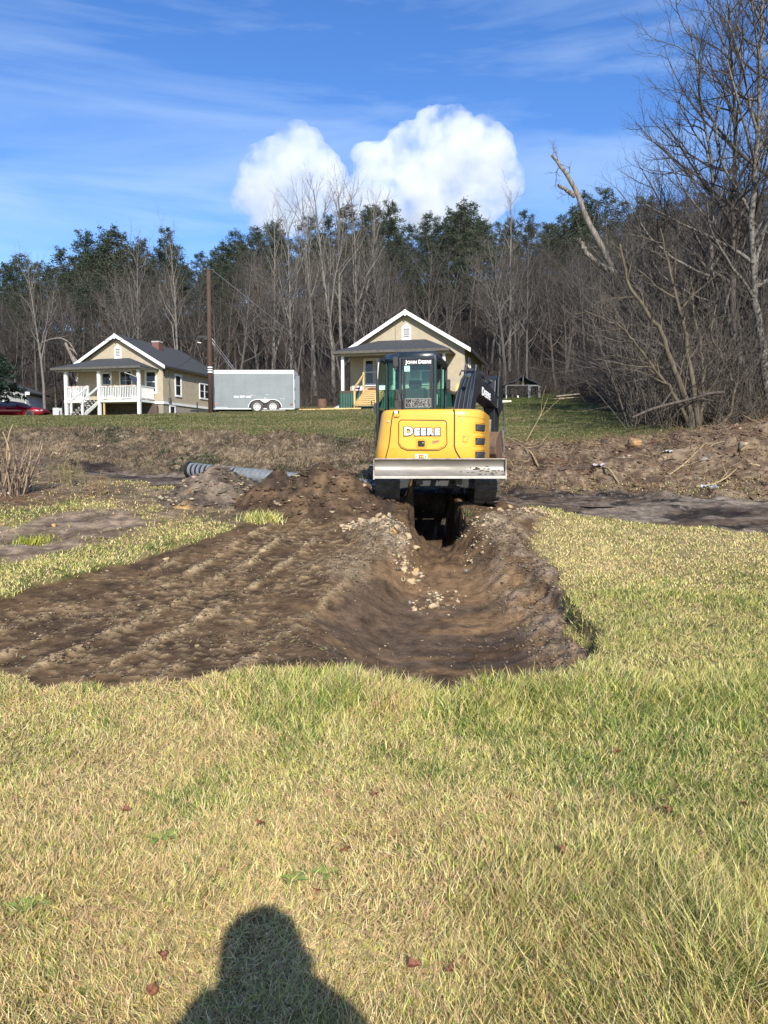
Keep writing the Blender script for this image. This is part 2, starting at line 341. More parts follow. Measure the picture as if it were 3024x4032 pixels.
def ground(x, y):
    h0 = Hbase(x, y); m = masks(x, y); h = h0 + bumps(x, y, m)
    # low berms of cast-up soil beside the trench
    hp = np.exp(-(((x - 8.9) / 1.9) ** 2 + ((y - 17.6) / 1.7) ** 2)) * .16; h = h + .95 * np.exp(-(((x - .60) / .19) ** 2 + ((y - 12.55) / .42) ** 2)); h = h + hp * (.75 + .5 * fbm(x * 2, y * 2, 45, 5))
    bl = np.exp(-(((x - .02) / .34) ** 2 + ((y - 10.0) / .9) ** 2)) * .20 + np.exp(-(((x + .45) / .42) ** 2 + ((y - 8.5) / .75) ** 2)) * .11
    br = np.exp(-(((x - 1.55) / .26) ** 2 + ((y - 10.4) / 1.3) ** 2)) * .15 + np.exp(-(((x - 2.1) / .35) ** 2 + ((y - 11.3) / .4) ** 2)) * .16
    cl = fbm(x * 6, y * 6, 41, 5)
    h = h + (bl + br) * (.7 + .6 * cl)
    d = carve(x, y, h); h = h + d
    dug = sst(.01, .12, -d)
    # loose clods where the bucket broke the edge (right side and near rim)
    loose = m['dig'] * np.clip(sst(.2, .9, x - .5 - .1 * np.abs(y - 6.5)) * (1 - sst(10.6, 11, y)) * sst(.12, .0, -d - .22) + sst(.1, .4, bl + br), 0, 1)
    h = h + loose * ((cl - .5) * .14 + (vn(x * 17, y * 17, 42) - .5) * .045)
    rg = m['dig'] * sst(9.2, 10.1, y) * (1 - sst(13.5, 14, y)) * np.exp(-((x - .8) / .75) ** 2); h = h + rg * ((fbm(x * 4.5, y * 4.5, 46, 4) - .5) * .34 + (vn(x * 15, y * 15, 47) - .5) * .07)
    h = h + m['dig'] * (1 - loose) * ((fbm(x * 3, y * 3, 43) - .5) * .035 + (fbm(x * 12, y * 12, 44, 3) - .5) * .012)
    area, ridge, bar = track_marks(x, y, m)
    h = h + area * (ridge * .042 * (.4 + 1.2 * cl) + bar * .018 - .018)
    sod = 1 - m['dig']                                  # the uncut turf stands a little proud of the scraped soil
    h = h - m['dig'] * (1 - sst(.0, .3, np.abs(d))) * .045 * (1 - sst(9, 10, y))
    return h, m, dict(d=d, dug=dug, loose=loose, area=area, ridge=ridge, bar=bar, berm=bl + br, cl=cl)
def H(x, y):
    x = np.atleast_1d(np.asarray(x, float)); y = np.atleast_1d(np.asarray(y, float))
    return ground(x, y)[0]
def H1(x, y): return float(H(x, y)[0])

def mixc(a, b, t): return a + (np.asarray(b, float) - a) * t[..., None]
def ground_colour(x, y, h, m, g):
    n1 = fbm(x * .55, y * .55, 51); n2 = fbm(x * 2.5, y * 2.5, 52); n3 = fbm(x * 11, y * 11, 53)
    c = np.empty(x.shape + (3,)); c[:] = (.17, .13, .06)
    c = mixc(c, (.10, .10, .035), sst(.4, .6, n1)); c = mixc(c, (.24, .18, .09), sst(.5, .75, n2) * .6)
    upl = sst(18, 22, y)
    cu = np.empty_like(c); cu[:] = (.105, .112, .035)
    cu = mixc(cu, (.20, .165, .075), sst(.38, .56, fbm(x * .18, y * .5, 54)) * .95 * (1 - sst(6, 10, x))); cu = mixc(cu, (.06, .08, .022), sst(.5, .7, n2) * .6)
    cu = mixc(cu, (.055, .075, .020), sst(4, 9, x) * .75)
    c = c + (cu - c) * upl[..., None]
    strip = np.empty_like(c); strip[:] = (.30, .235, .12)
    c = c + (strip - c) * (m['strip'] * .5 * (1 - upl))[..., None]
    wd = np.empty_like(c); wd[:] = (.22, .158, .10); wd = mixc(wd, (.11, .078, .05), sst(.4, .6, n2)); c = c + (wd - c) * (m['weedy'] * .85)[..., None]
    pt = np.empty_like(c); pt[:] = (.235, .175, .12); pt = mixc(pt, (.13, .093, .064), sst(.4, .65, n2)); c = c + (pt - c) * m['patch'][..., None]
    lft = np.empty_like(c); lft[:] = (.165, .125, .08); lft = mixc(lft, (.075, .058, .04), sst(.42, .62, n2)); lft = mixc(lft, (.24, .19, .13), sst(.6, .75, n3) * .7)
    rgt = np.empty_like(c); rgt[:] = (.185, .136, .090); rgt = mixc(rgt, (.095, .066, .045), sst(.45, .65, n2)); rgt = mixc(rgt, (.26, .19, .12), sst(.6, .78, n3) * .6)
    bk = lft + (rgt - lft) * m['right'][..., None]; c = c + (bk - c) * m['bank'][..., None]
    rd = np.empty_like(c); rd[:] = (.082, .060, .044); rd = mixc(rd, (.20, .162, .125), sst(.48, .68, fbm(x * .5, y * 2.6, 55)) * .7); rd = mixc(rd, (.030, .024, .020), sst(.50, .66, fbm(x * 2, y * 4, 58)))
    rd = mixc(rd, (.20, .18, .155), sst(.66, .8, n3) * .6); c = c + (rd - c) * m['road'][..., None]
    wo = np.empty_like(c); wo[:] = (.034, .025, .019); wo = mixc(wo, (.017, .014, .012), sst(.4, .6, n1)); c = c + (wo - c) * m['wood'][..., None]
    # dug soil
    dg = np.empty_like(c); dg[:] = (.112, .070, .037)
    dg = mixc(dg, (.062, .040, .024), sst(.45, .7, n2) * .8)
    dg = mixc(dg, (.180, .112, .058), g['dug'] * sst(.30, .52, fbm(x * 1.1 + 3, y * 1.3, 56)) * (1 - sst(9.0, 9.8, y)) * .95)
    wet = g['dug'] * sst(.47, .60, fbm(x * .8, y * 3.2, 57)) * (1 - sst(8.2, 8.8, y)) * sst(5.0, 5.5, y)
    dg = mixc(dg, (.055, .041, .031), wet * .65)
    dg = mixc(dg, (.22, .165, .115), g['loose'] * sst(.35, .7, g['cl']) * .8)
    dg = mixc(dg, (.37, .275, .155), np.clip(g['area'] * np.maximum(g['ridge'] * sst(.35, .6, g['cl']), g['bar'] * .62), 0, 1) * .9)
    dg = mixc(dg, (.30, .235, .155), sst(.05, .14, g['berm']) * sst(.3, .6, n3) * .8)
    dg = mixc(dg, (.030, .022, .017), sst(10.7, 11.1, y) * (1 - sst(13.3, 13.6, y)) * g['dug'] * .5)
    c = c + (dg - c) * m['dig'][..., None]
    c = c * (.82 + .36 * n3)[..., None]
    rough = .92 - .42 * wet * m['dig'] - .12 * g['dug'] * m['dig']
    return np.concatenate([c, np.clip(rough, .25, .95)[..., None]], -1)

def axis(*segs):
    a = []
    for lo, hi, st in segs: a += list(np.arange(lo, hi, st))
    return np.array(a + [segs[-1][1]])
GX = axis((-170, -45, 3.5), (-45, -12, .5), (-12, -4.7, .10), (-4.7, 5.2, .034), (5.2, 12, .10), (12, 45, .5), (45, 170, 3.5))
GY = axis((-12, 1.5, .6), (1.5, 4.9, .055), (4.9, 11.2, .034), (11.2, 14.2, .045), (14.2, 24, .10), (24, 66, .5), (66, 240, 3.5))
XX, YY = np.meshgrid(GX, GY)
HH, MM, GG = ground(XX, YY)
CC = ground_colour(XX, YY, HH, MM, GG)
dzy, dzx = np.gradient(HH, GY, GX)
NN = np.stack([-dzx, -dzy, np.ones_like(HH)], -1); NN /= np.linalg.norm(NN, axis=-1, keepdims=True)
M_GROUND = mat_col('soil_and_turf', rough=.9, bump=.75, bscale=11., nscale=6., namt=.68, spec=.08)
def ground_piece(name, sel):
    ny, nx = HH.shape; idx = np.arange(ny * nx).reshape(ny, nx)
    q = np.stack([idx[:-1, :-1], idx[:-1, 1:], idx[1:, 1:], idx[1:, :-1]], -1)[sel]
    used, inv = np.unique(q.ravel(), return_inverse=True)
    V = np.stack([XX, YY, HH], -1).reshape(-1, 3)[used]
    me = npmesh(name, V, quads=inv.reshape(-1, 4), col=CC.reshape(-1, 4)[used], mat=M_GROUND, normals=NN.reshape(-1, 3)[used], smooth=True)
    return tag(link(name, me), kind='structure')
def qc(a): return (a[:-1, :-1] + a[1:, 1:]) * .5
_dig = qc(MM['dig']) > .5; _road = (qc(MM['road']) > .5) & ~_dig; _wood = (qc(MM['wood']) > .5) & ~_road & ~_dig; _bank = (qc(MM['bank']) > .5) & ~_road & ~_dig & ~_wood
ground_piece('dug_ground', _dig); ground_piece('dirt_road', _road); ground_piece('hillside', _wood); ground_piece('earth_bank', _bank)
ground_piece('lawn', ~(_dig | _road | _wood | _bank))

# ------------------------------------------------------------------ materials
M_YEL = mat('yellow_paint', (.80, .425, .052), (.70, .36, .045), scale=2.6, rough=.33, coat=.15, bump=.03, bscale=60, lo=.3, hi=.75)
M_SEAM = mat('seam_rubber', (.028, .015, .010), rough=.6)
M_BLK = mat('black_paint', (.016, .018, .022), (.026, .027, .030), scale=5, rough=.38)
M_BLK2 = mat('black_plastic', (.022, .023, .025), (.035, .034, .033), scale=12, rough=.55)
M_CAB = mat('cab_paint', (.014, .020, .027), (.022, .027, .032), scale=6, rough=.30)
M_RUB = mat('track_rubber', (.040, .036, .033), (.095, .078, .060), scale=7, rough=.85, bump=.4, bscale=40)
M_STEEL = mat('worn_steel', (.31, .285, .25), (.19, .168, .142), scale=3.2, rough=.50, metal=.35, bump=.10, bscale=50, stretch=(.45, 1, 2.2), rough2=.62)
M_STEELD = mat('grimy_steel', (.30, .26, .22), (.16, .125, .095), scale=9, rough=.55, metal=.4)
M_RUST = mat('rusty_bucket', (.16, .085, .045), (.09, .06, .045), scale=6, rough=.8, bump=.3)
M_GLASS = mat_glass('cab_glass', (.72, .86, .81), refl=.05)
M_WHITE = mat('white_lettering', (.82, .82, .80), rough=.5)
M_DEC = mat('black_decal', (.015, .014, .014), rough=.4)
M_SEAT = mat('seat_cloth', (.028, .032, .034), rough=.9)
M_CHROME = mat('lock_metal', (.7, .68, .62), rough=.25, metal=1.0)
M_ORG = mat('orange_decal', (.75, .16, .03), rough=.5)
M_PUR = mat('purple_ink', (.10, .02, .16), rough=.6)
M_MINT = mat('mint_sticker', (.36, .80, .66), rough=.6)
M_MUD = mat('dried_mud', (.075, .050, .034), (.05, .034, .025), scale=14, rough=.95, bump=.4)

def text(name, body, size, mw, m, parent, off=0.0, small=None, shear=0.0, ext=.002, sx=1.0, space=1.0):
    c = bpy.data.curves.new(name, 'FONT'); c.body = body; c.size = size; c.align_x = 'CENTER'; c.align_y = 'CENTER'
    c.offset = off; c.extrude = ext; c.shear = shear; c.resolution_u = 3; c.space_character = space
    if small:
        c.small_caps_scale = small
        for i, f in enumerate(c.body_format): f.use_small_caps = True
    c.materials.append(m)
    t_ = bpy.data.objects.new(name, c); COL.objects.link(t_); bpy.context.view_layer.update()
    me = bpy.data.meshes.new_from_object(t_.evaluated_get(bpy.context.evaluated_depsgraph_get())); bpy.data.objects.remove(t_); bpy.data.curves.remove(c)
    me.name = name; o = link(name, me)
    if parent: o.parent = parent
    o.matrix_local = mw @ Matrix.Diagonal((sx, 1, 1, 1)); return o
def frame_m(loc, right, up):
    r_ = Vector(right).normalized(); u = Vector(up); u = (u - r_ * u.dot(r_)).normalized(); n = r_.cross(u)
    M_ = Matrix.Identity(4)
    for i in range(3): M_[i][0] = r_[i]; M_[i][1] = u[i]; M_[i][2] = n[i]; M_[i][3] = loc[i]
    return M_

# ------------------------------------------------------------------ the excavator
EX = Vector((.845, 13.4, .76)); TH = -R(11)
ex = empty('excavator', EX, 0, 'yellow and black compact excavator straddling the trench with its grey blade raised', 'excavator')
# tracks
def stadium(L, r, n=12, zc=0.):
    pts = [(-L + r * math.sin(-a) if False else -L - r * math.sin(a), zc + r * math.cos(a)) for a in np.linspace(0, math.pi, n)]
    pts += [(L + r * math.sin(a), zc - r * math.cos(a)) for a in np.linspace(0, math.pi, n)]
    return pts
for sx in (-1, 1):
    b = MB(); o_ = stadium(.98, .275, 14, .285); i_ = stadium(.98, .235, 14, .285); n = len(o_)
    xa, xb = sx * .79 - .195, sx * .79 + .195
    vs = [(x, p[0], p[1]) for x in (xa, xb) for ring in (o_, i_) for p in ring]
    f = []
    for i in range(n):
        j = (i + 1) % n
        f += [(i, j, 2 * n + j, 2 * n + i), (n + i, 3 * n + i, 3 * n + j, n + j), (i, n + i, n + j, j), (2 * n + i, 2 * n + j, 3 * n + j, 3 * n + i)]
    b.add(vs, f); tr = b.build('track', M_RUB, ex)
    lug = MB(); per = 0; seg = [math.dist(o_[i], o_[(i + 1) % n]) for i in range(n)]; tot = sum(seg); k = 46
    for q in range(k):
        s_ = tot * q / k; i = 0
        while s_ > seg[i]: s_ -= seg[i]; i += 1
        a = Vector((0, *o_[i])); c = Vector((0, *o_[(i + 1) % n])); t_ = (c - a).normalized(); p = a + t_ * s_; nn = Vector((0, t_.z, -t_.y)); nn = -nn if nn.dot(p - Vector((0, p.y * .8, .285))) < 0 else nn
        for side, dl in ((-1, 0), (1, .012)):
            m0 = sx * .79 + side * .025; m1 = sx * .79 + side * .20
            lug.bar(p + Vector((m0, 0, 0)) + t_ * dl + nn * .009, p + Vector((m1, 0, 0)) - t_ * .02 + nn * .009, .046, .026, up=nn)
    lug.build('tread_lugs', M_RUB, tr, bevel=.004)
    b = MB(); b.box(sx * .79 - .12, sx * .79 + .12, -.95, .95, .17, .40)
    for yy in (-.6, -.2, .2, .6): b.tube([(sx * .79 - .15, yy, .13), (sx * .79 + .15, yy, .13)], .09, 12)
    b.build('track_frame', M_BLK2, ex, bevel=.01)
    for yy, nm in ((-.98, 'idler_wheel'), (.98, 'drive_sprocket')):
        b = MB(); b.tube([(sx * .79 - .13, yy, .285), (sx * .79 + .13, yy, .285)], .225, 20); b.tube([(sx * .79 - .17, yy, .285), (sx * .79 + .17, yy, .285)], .09, 12); b.build(nm, M_STEELD, ex)
b = MB(); b.box(-.62, .62, -.55, .55, .30, .46); b.box(-.40, .40, -.80, .80, .27, .43)
for sx in (-1, 1):
    for yy in (-.55, .45): b.bar((sx * .2, yy, .36), (sx * .7, yy * 1.35, .30), .22, .16)
b.tube([(0, 0, .44), (0, 0, .66)], .42, 28); b.build('undercarriage', M_BLK2, ex, bevel=.012)
# blade
prof = []
for t in np.linspace(0, 1, 13):          # concave mouldboard facing away from the tracks
    prof.append((-1.755 + .085 * (1 - (2 * t - 1) ** 2) - .03 * (1 - t) ** 3, .475 + .245 * t))
back = [(y + .022, z) for y, z in prof][::-1]
b = MB(); b.prism(prof + back, lambda a, c, d: (d, a, c), -.985, .985)
bl = b.build('blade', M_STEEL, ex)
b = MB(); b.prism([(-1.800, .43), (-1.785, .43), (-1.755, .470), (-1.775, .474)], lambda a, c, d: (d, a, c), -.988, .988); b.build('cutting_edge', mat('edge_steel', (.36, .335, .29), (.26, .235, .195), scale=6, rough=.5, metal=.3), bl)
for sx in (-1, 1):
    b = MB(); x0 = sx * .989
    b.prism([(-1.80, .415), (-1.70, .415), (-1.645, .56), (-1.70, .726), (-1.775, .726), (-1.765, .55)], lambda a, c, d: (d, a, c), x0, x0 + sx * .018); b.build('end_plate', M_STEELD, bl)
b = MB(); b.tube([(-.985, -1.742, .722), (.985, -1.742, .722)], .014, 8); b.build('top_rail', M_STEELD, bl)
rr = np.random.default_rng(3); b = MB()
for _ in range(34):                       # smears of dried mud on the right of the blade
    x = rr.normal(.70, .13); t = np.clip(rr.normal(.27, .16), .05, .75); y = -1.755 + .085 * (1 - (2 * t - 1) ** 2) - .03 * (1 - t) ** 3 - .003; z = .475 + .245 * t
    if x > .97: continue
    k = 7; w_, h_ = rr.uniform(.012, .05), rr.uniform(.006, .018); ang = rr.uniform(0, 6.28, k)
    ring = [(x + w_ * math.cos(a) * rr.uniform(.6, 1.2), y, z + h_ * math.sin(a) * rr.uniform(.6, 1.2)) for a in np.linspace(0, 6.28, k, endpoint=False)]
    b.add([(x, y - rr.uniform(.004, .012), z)] + ring, [(0, 1 + i, 1 + (i + 1) % k) for i in range(k)])
tag(b.build('mud_smear', M_MUD, bl), kind='stuff')
b = MB()
for sx in (-1, 1): b.bar((sx * .30, -.55, .36), (sx * .30, -1.60, .46), .11, .13); b.box(sx * .30 - .05, sx * .30 + .05, -1.63, -1.53, .33, .60)
b.box(-.36, .36, -1.25, -1.13, .38, .47); b.tube([(0, -.6, .46), (0, -1.60, .52)], .045, 10); b.tube([(-.02, -1.70, .42), (.0, -1.74, .33), (.03, -1.70, .30)], .012, 6)
b.build('blade_arm', M_BLK2, ex, bevel=.008)

# upper structure: local u right, v forward, w up, turned TH about the slewing axis
A_, B_ = .94, .98
def vsurf(u): return -B_ * max(0.0, 1 - abs(u / A_) ** 4.6) ** (1 / 4.6)
def lean(u, w_): return u * (1 - .15 * min(1, max(0, (w_ - .62) / .9))) if u < 0 else u * .985
def uw(xc, yc):                           # from the close-up of the rear (see layout notes): panel position -> u, w
    x = .00186 * xc - 1.305; lo, hi = -A_ + 1e-4, A_ - 1e-4; w_ = 1.52 - .00186 * (yc - 690)
    for _ in range(40):
        mid = (lo + hi) / 2
        if lean(mid, w_) * math.cos(TH) - vsurf(mid) * math.sin(TH) < x: lo = mid
        else: hi = mid
    return (lo + hi) / 2, w_
def sp(u, w_, off=0.0):
    v = vsurf(u); e = .004; d = (vsurf(min(u + e, A_)) - vsurf(max(u - e, -A_))) / (2 * e); n = Vector((d, -1, 0)).normalized()
    return Vector((lean(u, w_), v, w_)) + n * off
b = MB(); rows = []
us = [A_ * math.sin(t) if abs(t) < 1 else math.copysign(A_, t) for t in np.linspace(-1, 1, 2)]
ts = np.linspace(-math.pi / 2, math.pi / 2, 181)
plan = [(A_ * math.copysign(abs(math.sin(t)) ** (2 / 4.6), t), -B_ * abs(math.cos(t)) ** (2 / 4.6)) for t in ts]
plan = [(-A_, .55)] + plan + [(A_, .95)]
def inset(pl, k): return [(u * (1 - k * .95), v * (1 - k) if v < 0 else v) for u, v in pl]
for w_, k in ((.60, .10), (.62, .03), (.68, 0), (.95, 0), (1.25, 0), (1.42, 0), (1.475, .008), (1.505, .03), (1.52, .065)):
    pl = inset(plan, k); rows.append([(lean(u, w_), v, w_) for u, v in pl])
b.grid(rows)
pl = rows[-1]; c0 = len(b.v) - len(pl); b.f.append(tuple(range(c0, c0 + len(pl))))
body = b.build('engine_cover', M_YEL, ex, rz=TH, smooth=True)
def patch(name, m, poly, off, thick, par, bev=0.006):   # a plate following the curved rear; poly in close-up pixels
    q = [uw(*p) for p in poly]; b = MB(); n = len(q); cu = sum(p[0] for p in q) / n; cw = sum(p[1] for p in q) / n
    us_ = sorted(set([p[0] for p in q]))
    fr = [sp(u, w_, off + thick) for u, w_ in q]; bk = [sp(u, w_, off) for u, w_ in q]
    b.add(fr + bk + [sp(cu, cw, off + thick)], [(2 * n, i, (i + 1) % n) for i in range(n)] + [(i, n + i, n + (i + 1) % n, (i + 1) % n) for i in range(n)])
    return b.build(name, m, par, bevel=bev if thick > .008 else 0)
def rrect(x0, y0, x1, y1, r, n=5, cut=0):
    pts = []
    for cx, cy, a0 in ((x1 - r, y0 + r, -90), (x1 - r, y1 - r, 0), (x0 + r, y1 - r, 90), (x0 + r, y0 + r, 180)):
        pts += [(cx + r * math.cos(R(a0 + 90 * k / n)), cy + r * math.sin(R(a0 + 90 * k / n))) for k in range(n + 1)]
    return pts
def dense(poly, st=25):
    o = []
    for i in range(len(poly)):
        a = np.array(poly[i], float); c = np.array(poly[(i + 1) % len(poly)], float); k = max(1, int(np.linalg.norm(c - a) / st))
        o += [tuple(a + (c - a) * t / k) for t in range(k)]
    return o
def strip(name, m, pts, r_, par, off=0.0, closed=False):
    q = dense(pts, 20) if closed else [tuple(np.array(pts[i]) + (np.array(pts[i + 1]) - np.array(pts[i])) * t) for i in range(len(pts) - 1) for t in np.linspace(0, 1, 6)[:-1]] + [pts[-1]]
    p3 = [sp(*uw(*p), off) for p in q]
    if closed: p3 = p3 + p3[:1]
    b = MB(); b.tube(p3, r_, 6); return b.build(name, m, par, smooth=True)
strip('panel_seam', M_SEAM, [(333, 703), (318, 760), (305, 860), (300, 930), (288, 1010), (268, 1090), (258, 1130)], .0095, body)
strip('panel_seam', M_SEAM, [(846, 694), (852, 720), (853, 900), (852, 1000), (862, 1045), (885, 1085), (915, 1132)], .0115, body)
door = [(395, 782), (768, 790), (785, 806), (790, 990), (772, 1020), (715, 1048), (450, 1048), (395, 1025), (372, 985), (374, 810), (380, 795)]
strip('door_gasket', M_SEAM, door, .0075, body, closed=True)
dp = patch('rear_door', M_YEL, dense([(402, 800), (765, 807), (779, 818), (780, 985), (764, 1010), (712, 1037), (455, 1037), (402, 1015), (383, 980), (385, 815), (390, 804)], 30), -.004, .020, body)
patch('latch_recess', mat('yellow_dark', (.70, .32, .025), rough=.4), rrect(528, 945, 620, 1028, 14), .012, .012, dp)
patch('latch', M_DEC, rrect(543, 962, 602, 1014, 5), .022, .010, dp)
b = MB(); c_ = sp(*uw(588, 981), .035); b.tube([c_, c_ + Vector((0, -.012, 0))], .010, 10); b.build('key_lock', M_CHROME, dp)
for i, y0 in enumerate((806, 924, 1042)):
    strip('vent_rim', mat('yellow_rim', (.80, .37, .025), rough=.38) if i == 0 else bpy.data.materials['yellow_rim'], rrect(1022, y0, 1146, y0 + 86, 14), .009, body, closed=True)
    b = MB(); b.grid([[tuple(sp(*uw(x, y), .010)) for x in np.linspace(1036, 1138, 15)] for y in (y0 + 14, y0 + 43, y0 + 72)]); g_ = b.build('vent_grille', M_DEC, body, solid=.008)
    b = MB()
    for k in range(13):
        x = 1030 + k * 10; a = (max(1038, x - 12), y0 + 70); c = (min(1136, x + 14), y0 + 16)
        if a[0] < c[0]: b.bar(sp(*uw(*a), .017), sp(*uw(*c), .017), .006, .004, up=(0, -1, 0))
    b.build('louvre_bars', M_BLK2, g_)
strip('moulding', M_YEL, [(885, 755), (1000, 757), (1140, 770)], .008, body)
patch('side_latch', bpy.data.materials['yellow_dark'], rrect(924, 912, 972, 976, 6), .002, .006, body)
patch('side_latch', M_YEL, [(930, 940), (944, 936), (948, 918), (958, 918), (958, 972), (930, 972)], .009, .008, body)
b = MB(); c_ = sp(*uw(938, 922), .02); b.tube([c_, c_ + Vector((0, -.01, 0))], .012, 8); b.build('key_lock', M_CHROME, body)
strip('round_plug', bpy.data.materials['yellow_dark'], [(329 + 24 * math.cos(a), 1058 + 31 * math.sin(a)) for a in np.linspace(0, 6.28, 18)[:-1]], .004, body, closed=True)
wp = patch('warning_decal', M_WHITE, rrect(520, 1079, 622, 1119, 3), .002, .003, body)
patch('warning_symbol', M_DEC, rrect(549, 1083, 592, 1117, 2), .0055, .002, wp)
patch('warning_stripe', M_ORG, rrect(550, 1083, 591, 1091, 2), .008, .002, wp)
for x in (532, 606): patch('warning_figure', M_RUST, [(x - 5, 1106), (x, 1090), (x + 7, 1098), (x + 3, 1110)], .0055, .002, wp)
for x in (557, 574): patch('warning_text', mat('decal_yellow', (.8, .55, .05), rough=.5) if x == 557 else bpy.data.materials['decal_yellow'], rrect(x, 1094, x + 13, 1108, 2), .008, .002, wp)
for x in (420, 472, 640, 700): patch('bolt_pocket', M_SEAM, [(x, 1128), (x + 6, 1119), (x + 28, 1117), (x + 40, 1128)], .002, .003, body)
cn = patch('corner_block', M_YEL, rrect(340, 702, 384, 755, 6), .002, .03, body)
patch('maker_badge', M_WHITE, rrect(345, 704, 372, 728, 2), .034, .003, cn); patch('maker_badge', M_DEC, rrect(372, 704, 383, 728, 2), .034, .003, cn)
b = MB(); c_ = sp(*uw(288, 793), .004); b.tube([c_, c_ + Vector((0, -.012, 0))], .018, 10); b.build('hinge_bolt', M_CHROME, body)
cu, cw = uw(576, 883); cen = sp(cu, cw, .021)
fm = frame_m(cen + Vector((0, -.006, 0)), (1, 0, 0), (0, 0, 1))
text('rear_lettering_outline', 'Deere', .178, fm, M_DEC, dp, off=.019, small=.80, sx=1.12, space=1.24)
text('rear_lettering', 'Deere', .178, frame_m(cen + Vector((0, -.011, 0)), (1, 0, 0), (0, 0, 1)), M_WHITE, dp, off=.0085, small=.80, sx=1.12, space=1.24)
cu, cw = uw(690, 972); text('scrawled_name', 'Daisy', .055, frame_m(sp(cu, cw, .020), (1, 0, .30), (-.3, 0, 1)), M_PUR, dp, off=.0005, shear=.4)
# skirt under the cover
b = MB(); b.tube([(0, .05, .55), (0, .05, .72)], .80, 32); b.box(-.88, .86, -.45, .95, .60, .70); b.build('turntable', M_BLK2, ex, rz=TH)

# cab
CX0, CX1, CY0, CY1, CZ0, CZ1 = -.77, .105, -.57, 1.0, 1.46, 2.50
b = MB()
pil = .055
post = [(-.48, CY0), (CX1, CY0), (CX1, CY1), (-.75, CY1), (CX0, .80), (CX0, -.22)]
for (x, y) in post:
    zt = CZ1 - .07
    b.tube([(x, y, CZ0 - .06), (x, y, zt - .08), (x * .985 - .001, y * .985, zt)], .036 if (x, y) != (CX0, -.22) else .026, 8)
for i in range(len(post)):
    a, c = post[i], post[(i + 1) % len(post)]
    b.bar((a[0], a[1], CZ0), (c[0], c[1], CZ0), .05, .12); b.bar((a[0], a[1], CZ1 - .09), (c[0], c[1], CZ1 - .09), .06, .10)
b.bar((CX1, .30, CZ0), (CX1, .30, CZ1 - .1), .03, .03)
cab = b.build('cab', M_CAB, ex, rz=TH, smooth=False, bevel=.008)
b = MB(); rows = []
pl = [(-.48, CY0 - .035), (CX1 - .02, CY0 - .035), (CX1 + .035, CY0 + .02), (CX1 + .035, CY1), (CX1 - .03, CY1 + .05), (-.72, CY1 + .05), (CX0 - .035, .85), (CX0 - .035, -.24)]
cxm, cym = -.32, .2
for z, k in ((CZ1 - .10, 0), (CZ1 - .045, 0), (CZ1 - .015, .04), (CZ1 + .002, .12), (CZ1 + .006, .3)): rows.append([(x + (cxm - x) * k, y + (cym - y) * k, z) for x, y in pl])
b.grid(rows, close=True); b.f.append(tuple(range(len(b.v) - 8, len(b.v)))); b.build('cab_roof', M_CAB, cab, smooth=True)
def pane(a, c, z0, z1, name='cab_window'):
    b = MB(); b.bar((a[0], a[1], (z0 + z1) / 2), (c[0], c[1], (z0 + z1) / 2), .006, z1 - z0); return b.build(name, M_GLASS, cab)
rp = pane((-.44, CY0 - .012), (CX1 - .03, CY0 - .012), CZ0 + .03, CZ1 - .13)
for i in (1, 2, 3, 4, 5):
    a, c = post[i], post[(i + 1) % 6]; pane(a, c, CZ0 + .05 if i != 5 else 1.60, CZ1 - .13)
# black band, lettering and sticker on the rear pane
yb = CY0 - .020
b = MB(); b.box(-.43, CX1 - .035, yb - .003, yb, CZ1 - .235, CZ1 - .12); b.box(-.43, -.385, yb - .003, yb, 1.52, CZ1 - .23); b.box(CX1 - .085, CX1 - .035, yb - .003, yb, 1.52, CZ1 - .23); b.build('window_band', M_DEC, rp)
text('window_lettering', 'John', .082, frame_m((-.285, yb - .006, CZ1 - .185), (1, 0, 0), (0, 0, 1)), M_WHITE, rp, off=.0028, small=.80, sx=1.0, space=1.10)
text('window_lettering', 'Deere', .082, frame_m((-.062, yb - .006, CZ1 - .185), (1, 0, 0), (0, 0, 1)), M_WHITE, rp, off=.0028, small=.80, sx=1.0, space=1.10)
b = MB(); b.box(-.40, -.31, yb - .004, yb - .001, 2.165, 2.255); b.build('sticker', M_MINT, rp)
b = MB(); b.box(CX1 + .008, CX1 + .012, -.42, -.30, 1.63, 1.80); b.build('sticker', M_MINT, cab)
# instruction plate along the bottom of the rear pane
b = MB(); b.box(-.385, .045, yb - .010, yb - .004, 1.575, 1.715); ip = b.build('instruction_plate', M_DEC, rp)
b = MB(); z0, z1 = 1.575, 1.715
for a, c in (((-.385, z0), (.045, z0)), ((-.385, z1), (.045, z1)), ((-.385, z0), (-.385, z1)), ((.045, z0), (.045, z1)), ((-.275, z0), (-.275, z1)), ((-.02, z0), (-.02, z1))): b.bar((a[0], yb - .012, a[1]), (c[0], yb - .012, c[1]), .004, .004, up=(0, -1, 0))
q = np.random.default_rng(5)
for x in np.arange(-.262, .03, .0155):
    for z in np.arange(1.586, 1.708, .0125):
        if q.random() < .55: b.box(x, x + q.uniform(.006, .014), yb - .013, yb - .0105, z, z + q.uniform(.003, .007))
for _ in range(26):
    x = q.uniform(-.368, -.285); z = q.uniform(1.58, 1.705); b.box(x, x + q.uniform(.004, .015), yb - .013, yb - .0105, z, z + q.uniform(.003, .009))
b.build('plate_print', mat('plate_print', (.5, .5, .47), rough=.6), ip)
